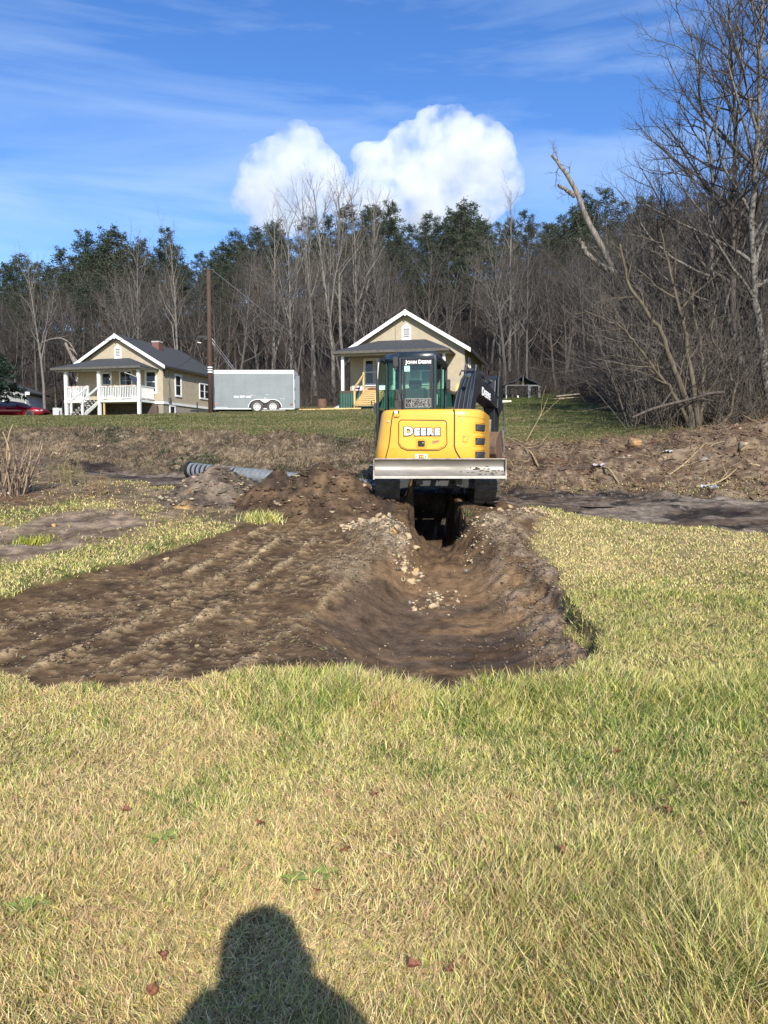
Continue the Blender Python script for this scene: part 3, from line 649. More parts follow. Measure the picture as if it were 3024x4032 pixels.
# seat and controls
b = MB(); b.box(-.50, -.08, -.18, -.04, 1.45, 1.93); st = b.build('seat', M_SEAT, cab, bevel=.06)
b = MB(); b.box(-.50, -.06, -.10, .38, 1.30, 1.47); b.build('seat_cushion', M_SEAT, st, bevel=.04)
b = MB(); b.box(-.40, -.18, -.17, -.07, 1.93, 2.06); b.build('headrest', M_SEAT, st, bevel=.03)
b = MB(); b.tube([(-.60, .30, 1.40), (-.60, .32, 1.75)], .018, 6); b.build('control_lever', M_BLK2, cab)
b = MB(); b.tube([(.0, .30, 1.40), (.0, .32, 1.75)], .018, 6); b.build('control_lever', M_BLK2, cab)
b = MB(); b.tube([(CX1 - .05, -.50, 2.25), (CX1 - .03, -.48, 2.18), (CX1 - .04, -.5, 2.09)], .010, 6); b.build('coat_hook', M_CHROME, cab)
b = MB(); b.box(-.78, .14, -.5, .95, 1.02, 1.10); b.box(-.78, .14, .55, .95, 1.10, 1.44); b.build('cab_floor', M_BLK2, cab)
# lower cab side and the open door folded back along it
b = MB(); b.prism([(-.26, .72), (.98, .72), (1.02, 1.0), (1.0, 1.5), (-.22, 1.5)], lambda a, c, d: (d, a, c), -.835, -.77); b.build('cab_side', M_CAB, cab, bevel=.01)
b = MB(); x = -.872
loop_ = [(-.50, .86), (-.52, 2.05), (-.44, 2.33), (-.30, 2.40), (.36, 2.40), (.40, 2.2), (.40, 1.5), (.30, .86)]
b.tube([(x, a, c) for a, c in loop_ + loop_[:1]], .027, 8); b.bar((x, -.5, 1.52), (x, .4, 1.52), .04, .05); b.prism([(-.5, .88), (.30, .88), (.39, 1.5), (-.5, 1.5)], lambda a, c, d: (d, a, c), x - .015, x + .015)
dr = b.build('cab_door', M_CAB, cab)
b = MB(); b.prism([(-.5, 1.53), (.39, 1.53), (.39, 2.2), (.34, 2.38), (-.30, 2.38), (-.43, 2.31), (-.5, 2.05)], lambda a, c, d: (d, a, c), x - .004, x + .004); b.build('door_window', M_GLASS, dr)
b = MB(); b.box(x - .06, x - .02, -.52, -.42, 1.50, 1.66); b.tube([(x - .03, -.5, 1.52), (x - .09, -.52, 1.60), (x - .11, -.5, 1.70)], .012, 6); b.build('door_latch', M_BLK2, dr); b = MB(); b.tube([(x - .03, -.53, .92), (x - .04, -.56, 1.1), (x - .03, -.53, 1.3)], .012, 6); b.build('door_handle', M_BLK2, dr)
# work-light box and air intake at the rear left pillar
b = MB(); b.box(-.585, -.50, CY0 - .10, CY0 - .01, 2.23, 2.40); b.prism([(-.57, 2.23), (-.515, 2.23), (-.53, 2.17), (-.56, 2.17)], lambda a, c, d: (a, d, c), CY0 - .09, CY0 - .02); b.build('rear_lamp', M_BLK2, cab, bevel=.012)
b = MB(); b.prism([(-.555, 1.49), (-.44, 1.49), (-.44, 1.68), (-.485, 1.86), (-.53, 1.87), (-.555, 1.80)], lambda a, c, d: (a, d, c), CY0 - .12, CY0 - .03); du = b.build('air_intake', M_BLK2, cab, bevel=.012)
b = MB()
for k in range(4): b.box(-.485, -.447, CY0 - .126, CY0 - .118, 1.585 + .026 * k, 1.597 + .026 * k)
b.tube([(-.515, CY0 - .128, 1.70), (-.515, CY0 - .125, 1.83)], .022, 8); b.build('intake_slots', M_SEAM, du)
b = MB(); b.box(CX1 + .03, CX1 + .10, .82, .90, 1.98, 2.16); b.bar((CX1, .86, 2.05), (CX1 + .05, .86, 2.05), .02, .02); b.build('mirror', M_BLK2, cab, bevel=.01)
b = MB(); b.tube([(-.56, CY0 + .02, 2.46), (-.565, CY0 + .02, 2.98)], .0035, 5); b.build('aerial', M_BLK2, cab)

# boom, arm and bucket (heading a little right of the cab)
hd = np.array([.405, .914]); bx0 = np.array([.535, 1.02])
def bm_(s, w_, d):
    w_ = w_ - (.19 * min(1, s / .85) + .03 * max(0, s - .85)) * min(1, max(0, (w_ - .9) / .8))
    return Vector((bx0[0] + hd[0] * s + hd[1] * d, bx0[1] + hd[1] * s - hd[0] * d, w_))
def bprism(b, poly, d0, d1): return b.prism(poly, lambda a, c, d: bm_(a, c, d), d0, d1)
arc_in = [(.16, .62), (.42, 1.30), (.60, 1.80), (.72, 2.04), (.88, 2.17), (1.15, 2.17), (2.30, 1.96)]
outer = [(2.42, 1.98), (2.42, 2.16), (1.10, 2.46), (.98, 2.56), (.80, 2.57), (.70, 2.47), (.56, 2.36), (.40, 2.10), (-.14, .95), (-.14, .70)]
b = MB(); bprism(b, arc_in + outer, -.145, .145); boom = b.build('boom', M_BLK, ex, bevel=.012)
b = MB()
for dd in (-.15, -.07, .03, .11): b.tube([bm_(-.13, .95, dd), bm_(.08, 1.45, dd), bm_(.36, 2.06, dd * .9), bm_(.53, 2.37, dd * .7 + .02), bm_(.66, 2.50, dd * .5 + .04)], .017, 6)
b.tube([bm_(-.16, .95, .165), bm_(.06, 1.40, .165), bm_(.38, 2.08, .165), bm_(.62, 2.53, .14), bm_(.66, 2.56, -.16), bm_(.60, 2.46, -.17)], .016, 6)
b.tube([bm_(.95, 2.50, .10), bm_(1.5, 2.42, .13), bm_(2.0, 2.28, .15), bm_(2.5, 2.1, .17), bm_(2.55, 1.6, .2), bm_(2.42, 1.05, .2), bm_(2.36, .95, .14)], .015, 6)
b.build('hydraulic_hose', mat('hose_rubber', (.035, .045, .058), rough=.35), boom, smooth=True)
b = MB(); M4 = frame_m(bm_(.10, 1.62, -.24), tuple(bm_(0, 0, 1) - bm_(0, 0, 0)), (0, 0, 1)); b.box(-.07, .07, -.05, .07, -.05, .06, M4); b.build('work_light', M_BLK2, boom, bevel=.01)
b = MB(); p0, p1 = bm_(.08, 1.62, -.20), bm_(.08, 1.62, .10); b.bar(p0, p1, .03, .05); hc = b.build('hose_clamp', M_BLK2, boom)
b = MB()
for k in range(9):
    t = k / 8; p = p0 + (p1 - p0) * t; b.bar(p + Vector((0, -.025, .012)), p + (p1 - p0) * .05 + Vector((0, -.028, .022)), .012, .022)
b.build('clamp_sticker', M_WHITE, hc)
text('boom_lettering', 'Deere', .225, frame_m(bm_(1.33, 2.205, .149), tuple(bm_(1, -.115, 0) - bm_(0, 0, 0)), (0, 0, 1)), M_WHITE, boom, off=.007, small=.80, space=1.14)
b = MB(); b.tube([bm_(.86, 2.60, 0), bm_(1.55, 2.60, 0)], .062, 12); b.tube([bm_(.80, 2.60, -.09), bm_(.80, 2.60, .09)], .05, 10); cyl = b.build('arm_cylinder', M_BLK2, boom, smooth=False)
b = MB(); b.tube([bm_(1.5, 2.60, 0), bm_(2.26, 2.56, 0)], .032, 10); b.build('piston_rod', M_CHROME, cyl)
b = MB()
for dd in (-.10, .10): bprism(b, [(.66, 2.42), (.95, 2.44), (.92, 2.68), (.74, 2.70)], dd - .02, dd + .02)
b.build('boom_bracket', M_BLK, boom, bevel=.006)
b = MB(); b.tube([bm_(.10, 2.30, .16), bm_(.12, 2.28, .17)], .05, 8); b.build('boom_pin', M_CHROME, boom)
b = MB(); bprism(b, [(2.18, 2.58), (2.32, 2.70), (2.44, 2.62), (2.54, 2.15), (2.46, 1.60), (2.38, .74), (2.22, .74), (2.16, 1.55), (2.10, 2.05)], -.10, .10); arm = b.build('arm', M_BLK, ex, bevel=.012)
b = MB()
for dd in (-.14, .14): bprism(b, [(2.15, 2.0), (2.30, 1.85), (2.52, 2.0), (2.54, 2.30), (2.40, 2.70), (2.24, 2.66)], dd - .018, dd + .018)
b.build('arm_plate', M_BLK, arm, bevel=.006)
b = MB(); b.tube([bm_(2.12, 1.75, -.02), bm_(2.06, 1.25, -.02)], .055, 10); b.tube([bm_(2.07, 1.28, -.02), bm_(2.05, .98, -.02)], .03, 8); b.build('bucket_cylinder', M_STEELD, arm)
b = MB()
pb = [(2.30, .72), (2.25, .95), (2.08, 1.42), (1.96, 1.40), (1.80, 1.22), (1.72, 1.0), (1.76, .80), (1.90, .68)]
bprism(b, pb, -.28, .24); bk = b.build('bucket', M_RUST, ex, bevel=.02)
b = MB()
for k in range(12): p = bm_(2.10 + k * .014, 1.42 - k * .052, .25); b.bar(p, p + (bm_(.045, .02, .02) - bm_(0, 0, 0)), .05, .028)
b.build('bucket_teeth', M_STEELD, bk)
# everything on the upper structure turns with it
for o in (boom, arm, bk): o.rotation_euler.z = 0

# ------------------------------------------------------------------ houses
M_STUC = mat('tan_stucco', (.42, .355, .25), (.325, .275, .195), scale=2.2, rough=.92, bump=.35, bscale=90, lo=.3, hi=.75)
M_STUC2 = mat('grey_stucco', (.31, .28, .22), (.225, .20, .16), scale=1.7, rough=.92, bump=.3, bscale=90)
M_SHIN = mat('grey_shingles', (.055, .057, .062), (.030, .031, .034), scale=14, rough=.9, bump=.5, bscale=30, stretch=(.7, 1, 2.5))
M_TRIM = mat('white_trim', (.70, .70, .67), (.55, .53, .48), scale=5, rough=.6, lo=.55, hi=.8)
M_SOFF = mat('dark_soffit', (.11, .10, .085), (.07, .065, .055), scale=6, rough=.85)
M_CEIL = mat('porch_ceiling', (.42, .40, .36), (.33, .31, .28), scale=4, rough=.8)
M_PANE = mat('dark_window', (.020, .024, .030), rough=.06, spec=.6)
M_CURT = mat('curtain', (.40, .38, .34), (.30, .29, .26), scale=12, rough=.9, stretch=(6, 1, .3))
M_DOOR = mat('dark_door', (.030, .026, .028), rough=.4)
M_LUM = mat('new_lumber', (.66, .46, .20), (.52, .35, .15), scale=6, rough=.8, stretch=(.4, 4, 4))
M_GREEN = mat('green_metal', (.020, .085, .058), (.014, .058, .042), scale=3, rough=.5)
M_BRICK = bpy.data.materials.new('red_brick'); M_BRICK.use_nodes = True
_t = M_BRICK.node_tree; _b = N(_t, 'ShaderNodeTexBrick'); _b.inputs['Color1'].default_value = (.19, .055, .038, 1); _b.inputs['Color2'].default_value = (.13, .04, .03, 1); _b.inputs['Mortar'].default_value = (.25, .2, .17, 1); _b.inputs['Scale'].default_value = 6; _b.inputs['Mortar Size'].default_value = .02
_c = N(_t, 'ShaderNodeTexCoord'); _mp = N(_t, 'ShaderNodeMapping'); _mp.inputs['Rotation'].default_value = (R(90), 0, 0); _t.links.new(_c.outputs['Object'], _mp.inputs[0]); _t.links.new(_mp.outputs[0], _b.inputs['Vector']); _t.links.new(_b.outputs[0], _t.nodes['Principled BSDF'].inputs['Base Color'])
M_DARKW = mat('old_boards', (.10, .075, .055), (.055, .042, .034), scale=5, rough=.9)
M_DARKBASE = mat('dark_masonry', (.10, .075, .06), (.06, .045, .038), scale=3, rough=.95)
M_CONC = mat('concrete', (.45, .43, .39), (.36, .34, .30), scale=3, rough=.9)

def window(par, M_, w, h, name='window', curtain=False, mid=True, grid=None):
    """a framed window in a local plane: M_ maps (x across, y out of the wall, z up), origin bottom centre"""
    b = MB(); t = .11
    b.box(-w / 2 - t, -w / 2, 0, .05, -t, h + t, M_); b.box(w / 2, w / 2 + t, 0, .05, -t, h + t, M_); b.box(-w / 2, w / 2, 0, .05, h, h + t, M_); b.box(-w / 2, w / 2, 0, .07, -t, 0, M_)
    f = b.build(name, M_TRIM, par)
    b = MB(); b.box(-w / 2, w / 2, .004, .010, 0, h, M_); p = b.build('pane', M_PANE, f)
    if mid:
        b = MB(); b.box(-w / 2, w / 2, .011, .035, h / 2 - .025, h / 2 + .025, M_)
        for x in (-w / 2, w / 2 - .035): b.box(x, x + .035, .011, .03, 0, h, M_)
        b.box(-w / 2 + .035, w / 2 - .035, .011, .03, 0, .035, M_); b.box(-w / 2 + .035, w / 2 - .035, .011, .03, h - .035, h, M_); b.build('sash', M_TRIM, f)
    if grid:
        b = MB()
        for i in range(1, grid[0]): x = -w / 2 + w * i / grid[0]; b.box(x - .012, x + .012, .011, .022, .036, h - .036, M_)
        for i in range(1, grid[1]): z = h * i / grid[1]; b.box(-w / 2 + .036, w / 2 - .036, .0115, .0215, z - .012, z + .012, M_)
        b.build('muntins', M_TRIM, f)
    if curtain:
        b = MB(); b.box(-w / 2 + .04, -w / 2 + w * .38, .0105, .0125, .04, h - .04, M_); b.build('curtain', M_CURT, f)
    return f
def face_front(u, w_): return Matrix.Translation((u, 0, w_)) @ Matrix.Rotation(math.pi, 4, 'Z')       # out = -v
def face_right(v, w_, W): return Matrix.Translation((W, v, w_)) @ Matrix.Rotation(-math.pi / 2, 4, 'Z')  # out = +u

def house(loc, phi, W, L, fl, eave, rise, label, lower, stuc, basement):
    h = empty('bungalow', loc, -phi, label, 'house')
    b = MB(); z0 = -.9; ez = fl + eave
    b.prism([(0, fl), (W, fl), (W, ez), (W / 2, ez + rise), (0, ez)], lambda a, c, d: (a, d, c), 0, L)
    wall = b.build('wall', stuc, h)
    b = MB(); b.box(.02, W - .02, .02, L - .02, z0, fl); b.build('foundation', lower, h)
    # roof: two slopes with an overhang, dark soffit edge, white rake boards
    ov, oe, th = .38, .40, .10; sl = rise / (W / 2)
    b = MB()
    for s in (-1, 1):
        x1 = W / 2 + s * (W / 2 + oe); zz = ez - oe * sl
        b.prism([(W / 2, ez + rise + .05), (x1, zz + .05), (x1, zz + .05 + th), (W / 2, ez + rise + .05 + th)], lambda a, c, d: (a, d, c), -ov, L + ov)
    roof = b.build('roof', M_SHIN, h)
    b = MB()
    for s in (-1, 1):
        x1 = W / 2 + s * (W / 2 + oe - .01); zz = ez - (oe - .01) * sl
        b.prism([(W / 2, ez + rise - .10), (x1, zz - .10), (x1, zz + .14), (W / 2, ez + rise + .14)], lambda a, c, d: (a, d, c), -ov - .035, -ov - .002)
    b.box(W / 2 - .05, W / 2 + .05, -ov - .05, -ov - .036, ez + rise - .22, ez + rise + .15); b.build('rake_board', M_TRIM, roof)
    b = MB()
    for s in (-1, 1):
        x1 = W / 2 + s * (W / 2 + oe - .02); zz = ez - (oe - .02) * sl
        b.prism([(W / 2, ez + rise - .02), (x1, zz - .02), (x1, zz + .045), (W / 2, ez + rise + .045)], lambda a, c, d: (a, d, c), -ov + .003, L + ov - .003)
    b.build('soffit', M_SOFF, roof)
    b = MB(); b.box(W + .0, W + .05, -.02, L, fl - .20, fl - .02); b.box(W * .9, W + .05, -.05, -.021, fl - .20, fl - .02); b.build('skirt_band', M_TRIM, h)
    # gable louvre
    m = face_front(W / 2, ez + .30 * rise); vw, vh = .36, .78
    b = MB(); t = .10
    pent = lambda k: [(-vw / 2 - k, -k), (vw / 2 + k, -k), (vw / 2 + k, vh * .74 + k * .6), (0, vh + k * 1.1), (-vw / 2 - k, vh * .74 + k * .6)]
    o_, i_ = pent(t), pent(0)
    for k in range(5):
        j = (k + 1) % 5; q = [o_[k], o_[j], i_[j], i_[k]]; b.prism(q, lambda a, c, d: m @ Vector((a, d, c)), .0, .05)
    ve = b.build('gable_vent', M_TRIM, h)
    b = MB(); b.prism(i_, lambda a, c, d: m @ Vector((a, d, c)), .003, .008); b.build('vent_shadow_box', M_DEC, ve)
    b = MB()
    for k in range(5): b.bar(m @ Vector((-vw / 2, .022, .05 + .105 * k)), m @ Vector((vw / 2, .022, .05 + .105 * k)), .02, .065, up=m.to_3x3() @ Vector((0, .5, 1)))
    b.prism([(-vw / 2, vh * .72), (vw / 2, vh * .72), (0, vh)], lambda a, c, d: m @ Vector((a, d, c)), .012, .03); b.build('louvre', M_TRIM, ve)
    return h, wall, roof, fl, ez
def porch_roof(h, W, L0, L1, dep, fl, ez, rise, top0, top1):
    """hip roof from u=L0 to L1 in front of the wall"""
    zt = ez + .46; zb = fl + 2.12; d = dep + .38
    A = [(L0, -d, zb), (L1, -d, zb), (L1 + .02, .0, zb - .02), (L0 - .02, .0, zb - .02), (top0, -.02, zt), (top1, -.02, zt)]
    b = MB(); f = [(0, 1, 5, 4), (1, 2, 5), (3, 0, 4)]
    up_ = [(x, y, z + .07) for x, y, z in A]
    b.add(A + up_, [tuple(i + 6 for i in q) for q in f] + [tuple(reversed(q)) for q in f] + [(0, 6, 7, 1), (1, 7, 8, 2), (3, 9, 6, 0)])
    pr = b.build('porch_roof', M_SHIN, h)
    b = MB(); b.box(L0 + .12, L1 - .12, -d + .22, -.03, zb + .03, zb + .06); b.build('ceiling', M_CEIL, pr)
    b = MB(); n = int((L1 - L0) / .62)
    for k in range(n + 1):
        u = L0 + .06 + (L1 - L0 - .12) * k / n; b.box(u - .03, u + .03, -d + .03, -d + .30, zb - .075, zb - .002)
    b.box(L0 + .1, L1 - .1, -dep - .08, -dep + .06, zb - .16, zb + .02); b.build('beam', M_CEIL, pr)
    b = MB(); b.box(L0 - .02, L1 + .02, -d - .03, -d, zb - .07, zb + .075); b.build('fascia', M_SOFF, pr)
    return pr
PHI = R(14)
def corner(px, Y, W, z):                   # left front wall corner from the right front one
    x = (px - 1512) / FPX * Y; return (x - W * math.cos(PHI), Y + W * math.sin(PHI), z)

# --- the tan house behind the excavator
W1 = 6.9; z1 = 4.2
h, wall, roof, fl, ez = house(corner(1826, 45, W1, z1), PHI, W1, 8.2, 1.02, 2.52, 2.08, 'tan stucco bungalow with new bare wood steps and green skirting, behind the excavator', M_CONC, M_STUC, None)
porch_roof(h, W1, -.42, 6.35, 2.0, fl, ez, 2.08, 1.75, 4.6)
b = MB(); b.box(-.05, 6.25, -2.0, -.003, fl - .14, fl - .01); pf = b.build('porch_floor', M_DARKW, h)
for u in (.12, 3.2, 6.02):
    b = MB(); b.box(u - .075, u + .075, -1.98, -1.83, fl, fl + 2.12); b.build('porch_post', M_TRIM, h)
b = MB(); k = 0
for a, c in (((-.04, -2.0), (6.24, -2.0)), ((6.24, -2.0), (6.24, -.02)), ((-.04, -2.0), (-.04, -.02))):
    a = Vector((*a, 0)); c = Vector((*c, 0)); n = int((c - a).length / .075); out_ = Vector((c.y - a.y, -(c.x - a.x), 0)).normalized()
    rows = [[tuple(a + (c - a) * (i / n) + out_ * (.02 if i % 2 else 0) + Vector((0, 0, z))) for i in range(n + 1)] for z in (-.5, fl - .15)]
    b.grid(rows)
b.build('skirting', M_GREEN, h)
for u, hh in ((1.31, 1.42), (4.75, 1.42)):
    window(h, face_front(u, fl + .52), .74, hh, curtain=True)
f = window(h, face_front(3.15, fl + .02), .86, 2.02, name='door', mid=False); f.data.materials[0] = M_TRIM
b = MB(); b.box(2.72, 3.58, -.045, -.012, fl + .05, fl + 1.98); b.build('door_leaf', mat('white_door', (.62, .60, .55), rough=.6), f)
for v in (1.9, 5.6): window(h, face_right(v, fl + .75, W1), .62, 1.25)
# steps of new lumber
st = empty('wood_steps', (0, 0, 0)); st.parent = h; n = 8; u0, u1 = 1.46, 2.55
b = MB()
for k in range(n):
    z = fl - .02 - k * fl / n; v = -2.02 - k * .26
    b.box(u0, u1, v - .28, v, z - .04, z); b.box(u0 + .01, u1 - .01, v - .23, v - .205, z - fl / n + .018, z - .060)
COL.objects.unlink(st); bpy.data.objects.remove(st)
b.build('steps', M_LUM, h)
ve_ = -2.02 - n * .26
b = MB(); b.box(u0 - .10, u0 - .01, -2.10, -2.01, fl - .6, fl + 1.02); b.build('newel_post', M_LUM, h)
b = MB(); b.box(u0 - .10, u0 - .01, ve_ + .15, ve_ + .24, -.4, 1.02); b.build('newel_post', M_LUM, h)
b = MB(); b.bar((u0 - .055, -1.95, fl + .93), (u0 - .055, ve_ + .05, .92), .05, .12); b.build('handrail', M_LUM, h)
b = MB(); b.box(u1 + .01, u1 + .10, ve_ + .15, ve_ + .24, -.4, .60); b.build('newel_post', M_LUM, h)
b = MB(); b.bar((u1 + .03, -2.02, fl - .2), (u1 + .03, ve_, -.05), .04, .26); b.bar((u0 - .03, -2.02, fl - .2), (u0 - .03, ve_, -.05), .04, .26); b.build('stringer', M_LUM, h)
H1M = Matrix.Translation(h.location) @ Matrix.Rotation(-PHI, 4, 'Z')
def on1(u, v, w_): return H1M @ Vector((u, v, w_))
for u, s, lab in ((1.0, .30, 'white plastic tub with purple print on the porch by the new steps'), (2.42, .2, 'small white bucket on the top step of the tan house')):
    b = MB(); b.box(-s, s, -.16, .16, 0, .24); b.box(-s - .02, s + .02, -.18, .18, .24, .27)
    o = empty('storage_tub', on1(u, -1.75, fl + .0), -PHI, lab, 'tub'); b.build('tub_body', M_WHITE, o, bevel=.02)
    if u < 2: b = MB(); b.box(-s * .8, s * .5, -.166, -.161, .06, .18); b.build('tub_print', M_PUR, o)
tag(MB().tube([(-.3, 0, .04), (-.1, .03, .07), (.15, 0, .06), (.35, .05, .05)], [.05, .07, .06, .03], 6).build('rag', mat('rag_cloth', (.16, .05, .03), rough=.9), None, on1(1.95, -2.05, fl), -PHI), 'rust brown rag lying across the top step of the new wooden steps', 'rag')
# side landing with clutter at the right of the porch
b = MB(); b.bar(on1(6.3, -.3, fl - .08), on1(7.35, -.9, fl - .38), 1.1, .10); b.bar(on1(7.2, -.9, fl - .45), on1(7.2, -.9, -.3), .14, .14); tag(b.build('wood_ramp', M_DARKW, None), 'weathered plank landing sloping off the right end of the tan porch', 'ramp')
b = MB()
for k in range(9): b.bar(on1(6.55 + .02 * (k % 3), -1.1, .02 + .11 * k), on1(7.1, -.75, .05 + .10 * k), .16, .09)
tag(b.build('firewood_stack', M_DARKW, None), 'stack of dark split firewood under the landing beside the tan house', 'firewood')
b = MB(); b.box(-.06, .06, -.05, .05, 0, .85); tag(b.build('white_post', M_TRIM, None, on1(7.05, -.75, fl - .25), -PHI), 'short white post standing on the plank landing by the tan house', 'post')
b = MB(); b.box(-.12, .12, -.1, .1, 0, .42); b.box(-.08, .08, -.08, .08, .42, .52); tag(b.build('yellow_jug', mat('jug', (.62, .48, .18), rough=.5), None, on1(6.6, -.7, fl - .15), -PHI, bevel=.03), 'cream and yellow jug standing on the plank landing by the tan house', 'jug')

# --- the tan house on the left with the white porch railing
W2 = 6.92; z2 = 4.38
h, wall, roof, fl, ez = house(corner(650, 54, W2, z2), PHI, W2, 8.6, .90, 2.50, 2.05, 'tan stucco bungalow with white porch railing and brick chimney, left of the trailer', M_STUC2, M_STUC, True)
porch_roof(h, W2, -.25, 6.62, 2.0, fl, ez, 2.05, 1.9, 4.35)
b = MB(); b.box(.45, 6.30, -2.0, -.003, fl - .16, fl - .01); b.build('porch_floor', M_TRIM, h)
for u in (.57, 3.16, 6.20):
    b = MB(); b.box(u - .10, u + .10, -1.98, -1.80, -.55, fl + 2.12); b.build('porch_post', M_TRIM, h)
b = MB(); b.box(2.18, 2.34, -1.98, -1.84, -.0, fl + .98); b.build('newel_post', M_TRIM, h)
b = MB(); b.box(5.75, 5.85, -1.3, -1.2, -.5, fl - .16); b.build('prop_post', M_DARKW, h)
b = MB(); b.box(3.45, 3.53, -1.9, -1.8, -.5, fl - .16); b.build('prop_post', M_LUM, h)
b = MB(); b.box(.05, W2 - .3, -.30, -.20, -.6, fl - .2); b.build('basement_wall', M_DARKBASE, h)
def railing(a, c):
    b = MB(); a = Vector((*a, 0)); c = Vector((*c, 0)); d = c - a; n = int(d.length / .125)
    b.bar(a + Vector((0, 0, fl + .90)), c + Vector((0, 0, fl + .90)), .09, .06); b.bar(a + Vector((0, 0, fl + .10)), c + Vector((0, 0, fl + .10)), .06, .07)
    for k in range(1, n): p = a + d * k / n; b.bar(p + Vector((0, 0, fl + .10)), p + Vector((0, 0, fl + .88)), .045, .045)
    return b.build('railing', M_TRIM, h)
ra = [railing((.67, -1.9), (2.18, -1.9)), railing((3.26, -1.9), (6.10, -1.9)), railing((6.26, -1.82), (6.26, -.03)), railing((.53, -1.82), (.53, -.03))]
b = MB(); q = np.random.default_rng(9)
for x0, x1 in ((.7, 2.1), (3.3, 6.05)):
    pts = [(x, -1.955 + q.uniform(-.02, .02), fl + .93 + q.uniform(-.03, .035)) for x in np.arange(x0, x1, .07)]; b.tube(pts, [.018 + .014 * (k % 2) for k in range(len(pts))], 5)
tag(b.build('bead_garland', mat('garland', (.45, .22, .16), (.7, .6, .5), scale=30, rough=.6), h), kind='stuff')
n = 7; u0, u1 = 2.30, 3.10; b = MB(); bt = MB()
for k in range(n):
    z = fl - .02 - k * (fl + .25) / n; v = -2.02 - k * .27; bt.box(u0, u1, v - .29, v, z - .045, z)
    for u in (u0 + .08, u0 + .40, u1 - .08): b.bar((u, v - .29, z - .06), (u, v - .16, z - .17), .05, .05)
v1 = -2.02 - n * .27
for u in (u0 - .03, u1 + .03): b.bar((u, -2.02, fl - .18), (u, v1, -.42), .05, .22)
sp_ = bt.build('steps', M_DARKW, h); b.build('stringer', M_TRIM, sp_)
for u in (u0 - .03, u1 + .03):
    b = MB(); b.bar((u, -1.98, fl + .86), (u, v1 - .08, -.25 + .82), .06, .11); b.build('handrail', M_TRIM, h)
for u in (u0 - .03, u1 + .03):
    b = MB(); b.box(u - .06, u + .06, v1 + .1, v1 + .22, -.7, .68); b.build('newel_post', M_TRIM, h)
window(h, face_front(1.55 + .95, fl + .42), .68, 1.60)
window(h, face_front(6.0, fl + .62), .72, 1.42)
f = window(h, face_front(4.05, fl + .02), .84, 2.05, name='door', mid=False)
b = MB(); b.box(3.63, 4.47, -.05, -.012, fl + .03, fl + 2.03); dl = b.build('door_leaf', M_DOOR, f)
b = MB(); b.box(3.74, 4.36, -.055, -.051, fl + 1.0, fl + 1.9); b.build('door_glass', M_PANE, f)
b = MB(); b.box(4.04, 4.06, -.06, -.056, fl + 1.0, fl + 1.9); b.box(3.74, 4.36, -.0605, -.0565, fl + 1.44, fl + 1.46); b.build('muntins', M_TRIM, f)
window(h, face_right(2.1, fl + .52, W2), .74, 1.42)
f = window(h, face_right(6.15, fl + .62, W2), 1.50, 1.02, name='window', mid=False)
b = MB(); m = face_right(6.15, fl + .62, W2); b.box(-.06, .06, .011, .04, 0, 1.02, m); b.box(-.75, -.06, .011, .03, .49, .53, m); b.box(.06, .75, .011, .03, .49, .53, m); b.build('sash', M_TRIM, f)
f = window(h, face_right(1.25, -.55, W2 - .02), .62, 1.12, name='cellar_door', mid=False)
b = MB(); b.box(W2 + .003, W2 + .14, .60, .90, fl - .05, fl + .27); b.tube([(W2 + .07, .75, fl + .27), (W2 + .07, .75, ez - .1)], .02, 6); b.build('electric_meter', mat('meter_grey', (.10, .10, .10), rough=.5), h)
b = MB()
for k in range(4): b.box(W2 + .003, W2 + .09, .12, .2, ez - .75 + .13 * k, ez - .68 + .13 * k)
b.build('wire_bracket', M_DEC, h)
b = MB(); b.box(W2 / 2 + .55, W2 / 2 + 1.10, 3.6, 4.15, ez + 1.0, ez + 2.12); ch = b.build('chimney', M_BRICK, roof)
b = MB(); b.box(W2 / 2 + .52, W2 / 2 + 1.13, 3.57, 4.18, ez + 2.12, ez + 2.22); b.build('chimney_cap', M_CONC, roof)
H2M = Matrix.Translation(h.location) @ Matrix.Rotation(-PHI, 4, 'Z')
def on2(u, v, w_): return H2M @ Vector((u, v, w_))
b = MB(); b.tube([(0, 0, 0), (-.25, -.22, .14), (-.66, -.5, .30)], .028, 6); fl_ = empty('flag', on2(6.15, -1.98, fl + 1.45), -PHI, 'furled dark blue flag on a pale pole by the right porch post', 'flag'); b.build('flag_pole', M_CEIL, fl_)
b = MB(); rows = [[(-.02 - .36 * t, -.02 - .3 * t + .03 * math.sin(5 * s), .06 + .18 * t - s * (.62 - .35 * t)) for t in np.linspace(0, 1, 5)] for s in np.linspace(0, 1, 5)]; b.grid(rows); b.build('flag_cloth', mat('navy_cloth', (.02, .03, .06), rough=.9), fl_, solid=.02)
def mobile(name, u, v, lab, hh):
    b = MB(); b.tube([(0, 0, 0), (0, 0, -hh)], .008, 4)
    for k in range(4): b.tube([(.05 * (-1) ** k, 0, -hh * .35 - .14 * k), (.02 * (-1) ** k, .02, -hh * .35 - .14 * k - .12)], [.05, .035], 6)
    tag(b.build(name, M_CEIL, None, on2(u, v, fl + 2.02), -PHI), lab, 'wind chime')
mobile('wind_chime', 3.95, -1.75, 'white wind chime hanging before the front door of the railed porch', .42)
mobile('wind_chime', 1.35, -1.75, 'pale wind chime hanging at the left end of the railed porch', .48)
b = MB(); b.box(-.22, .22, -.15, .15, 0, .03); b.box(-.24, .24, -.17, -.14, 0, .75); b.box(-.24, .24, .14, .17, 0, .75); b.tube([(-.2, -.15, .0), (-.2, -.15, .75), (.2, -.15, .75)], .012, 4); tag(b.build('wire_crate', mat('crate_wire', (.42, .43, .42), rough=.5), None, on2(.35, -2.6, -.40), -PHI), 'grey crate standing on end at the foot of the left porch post', 'crate')

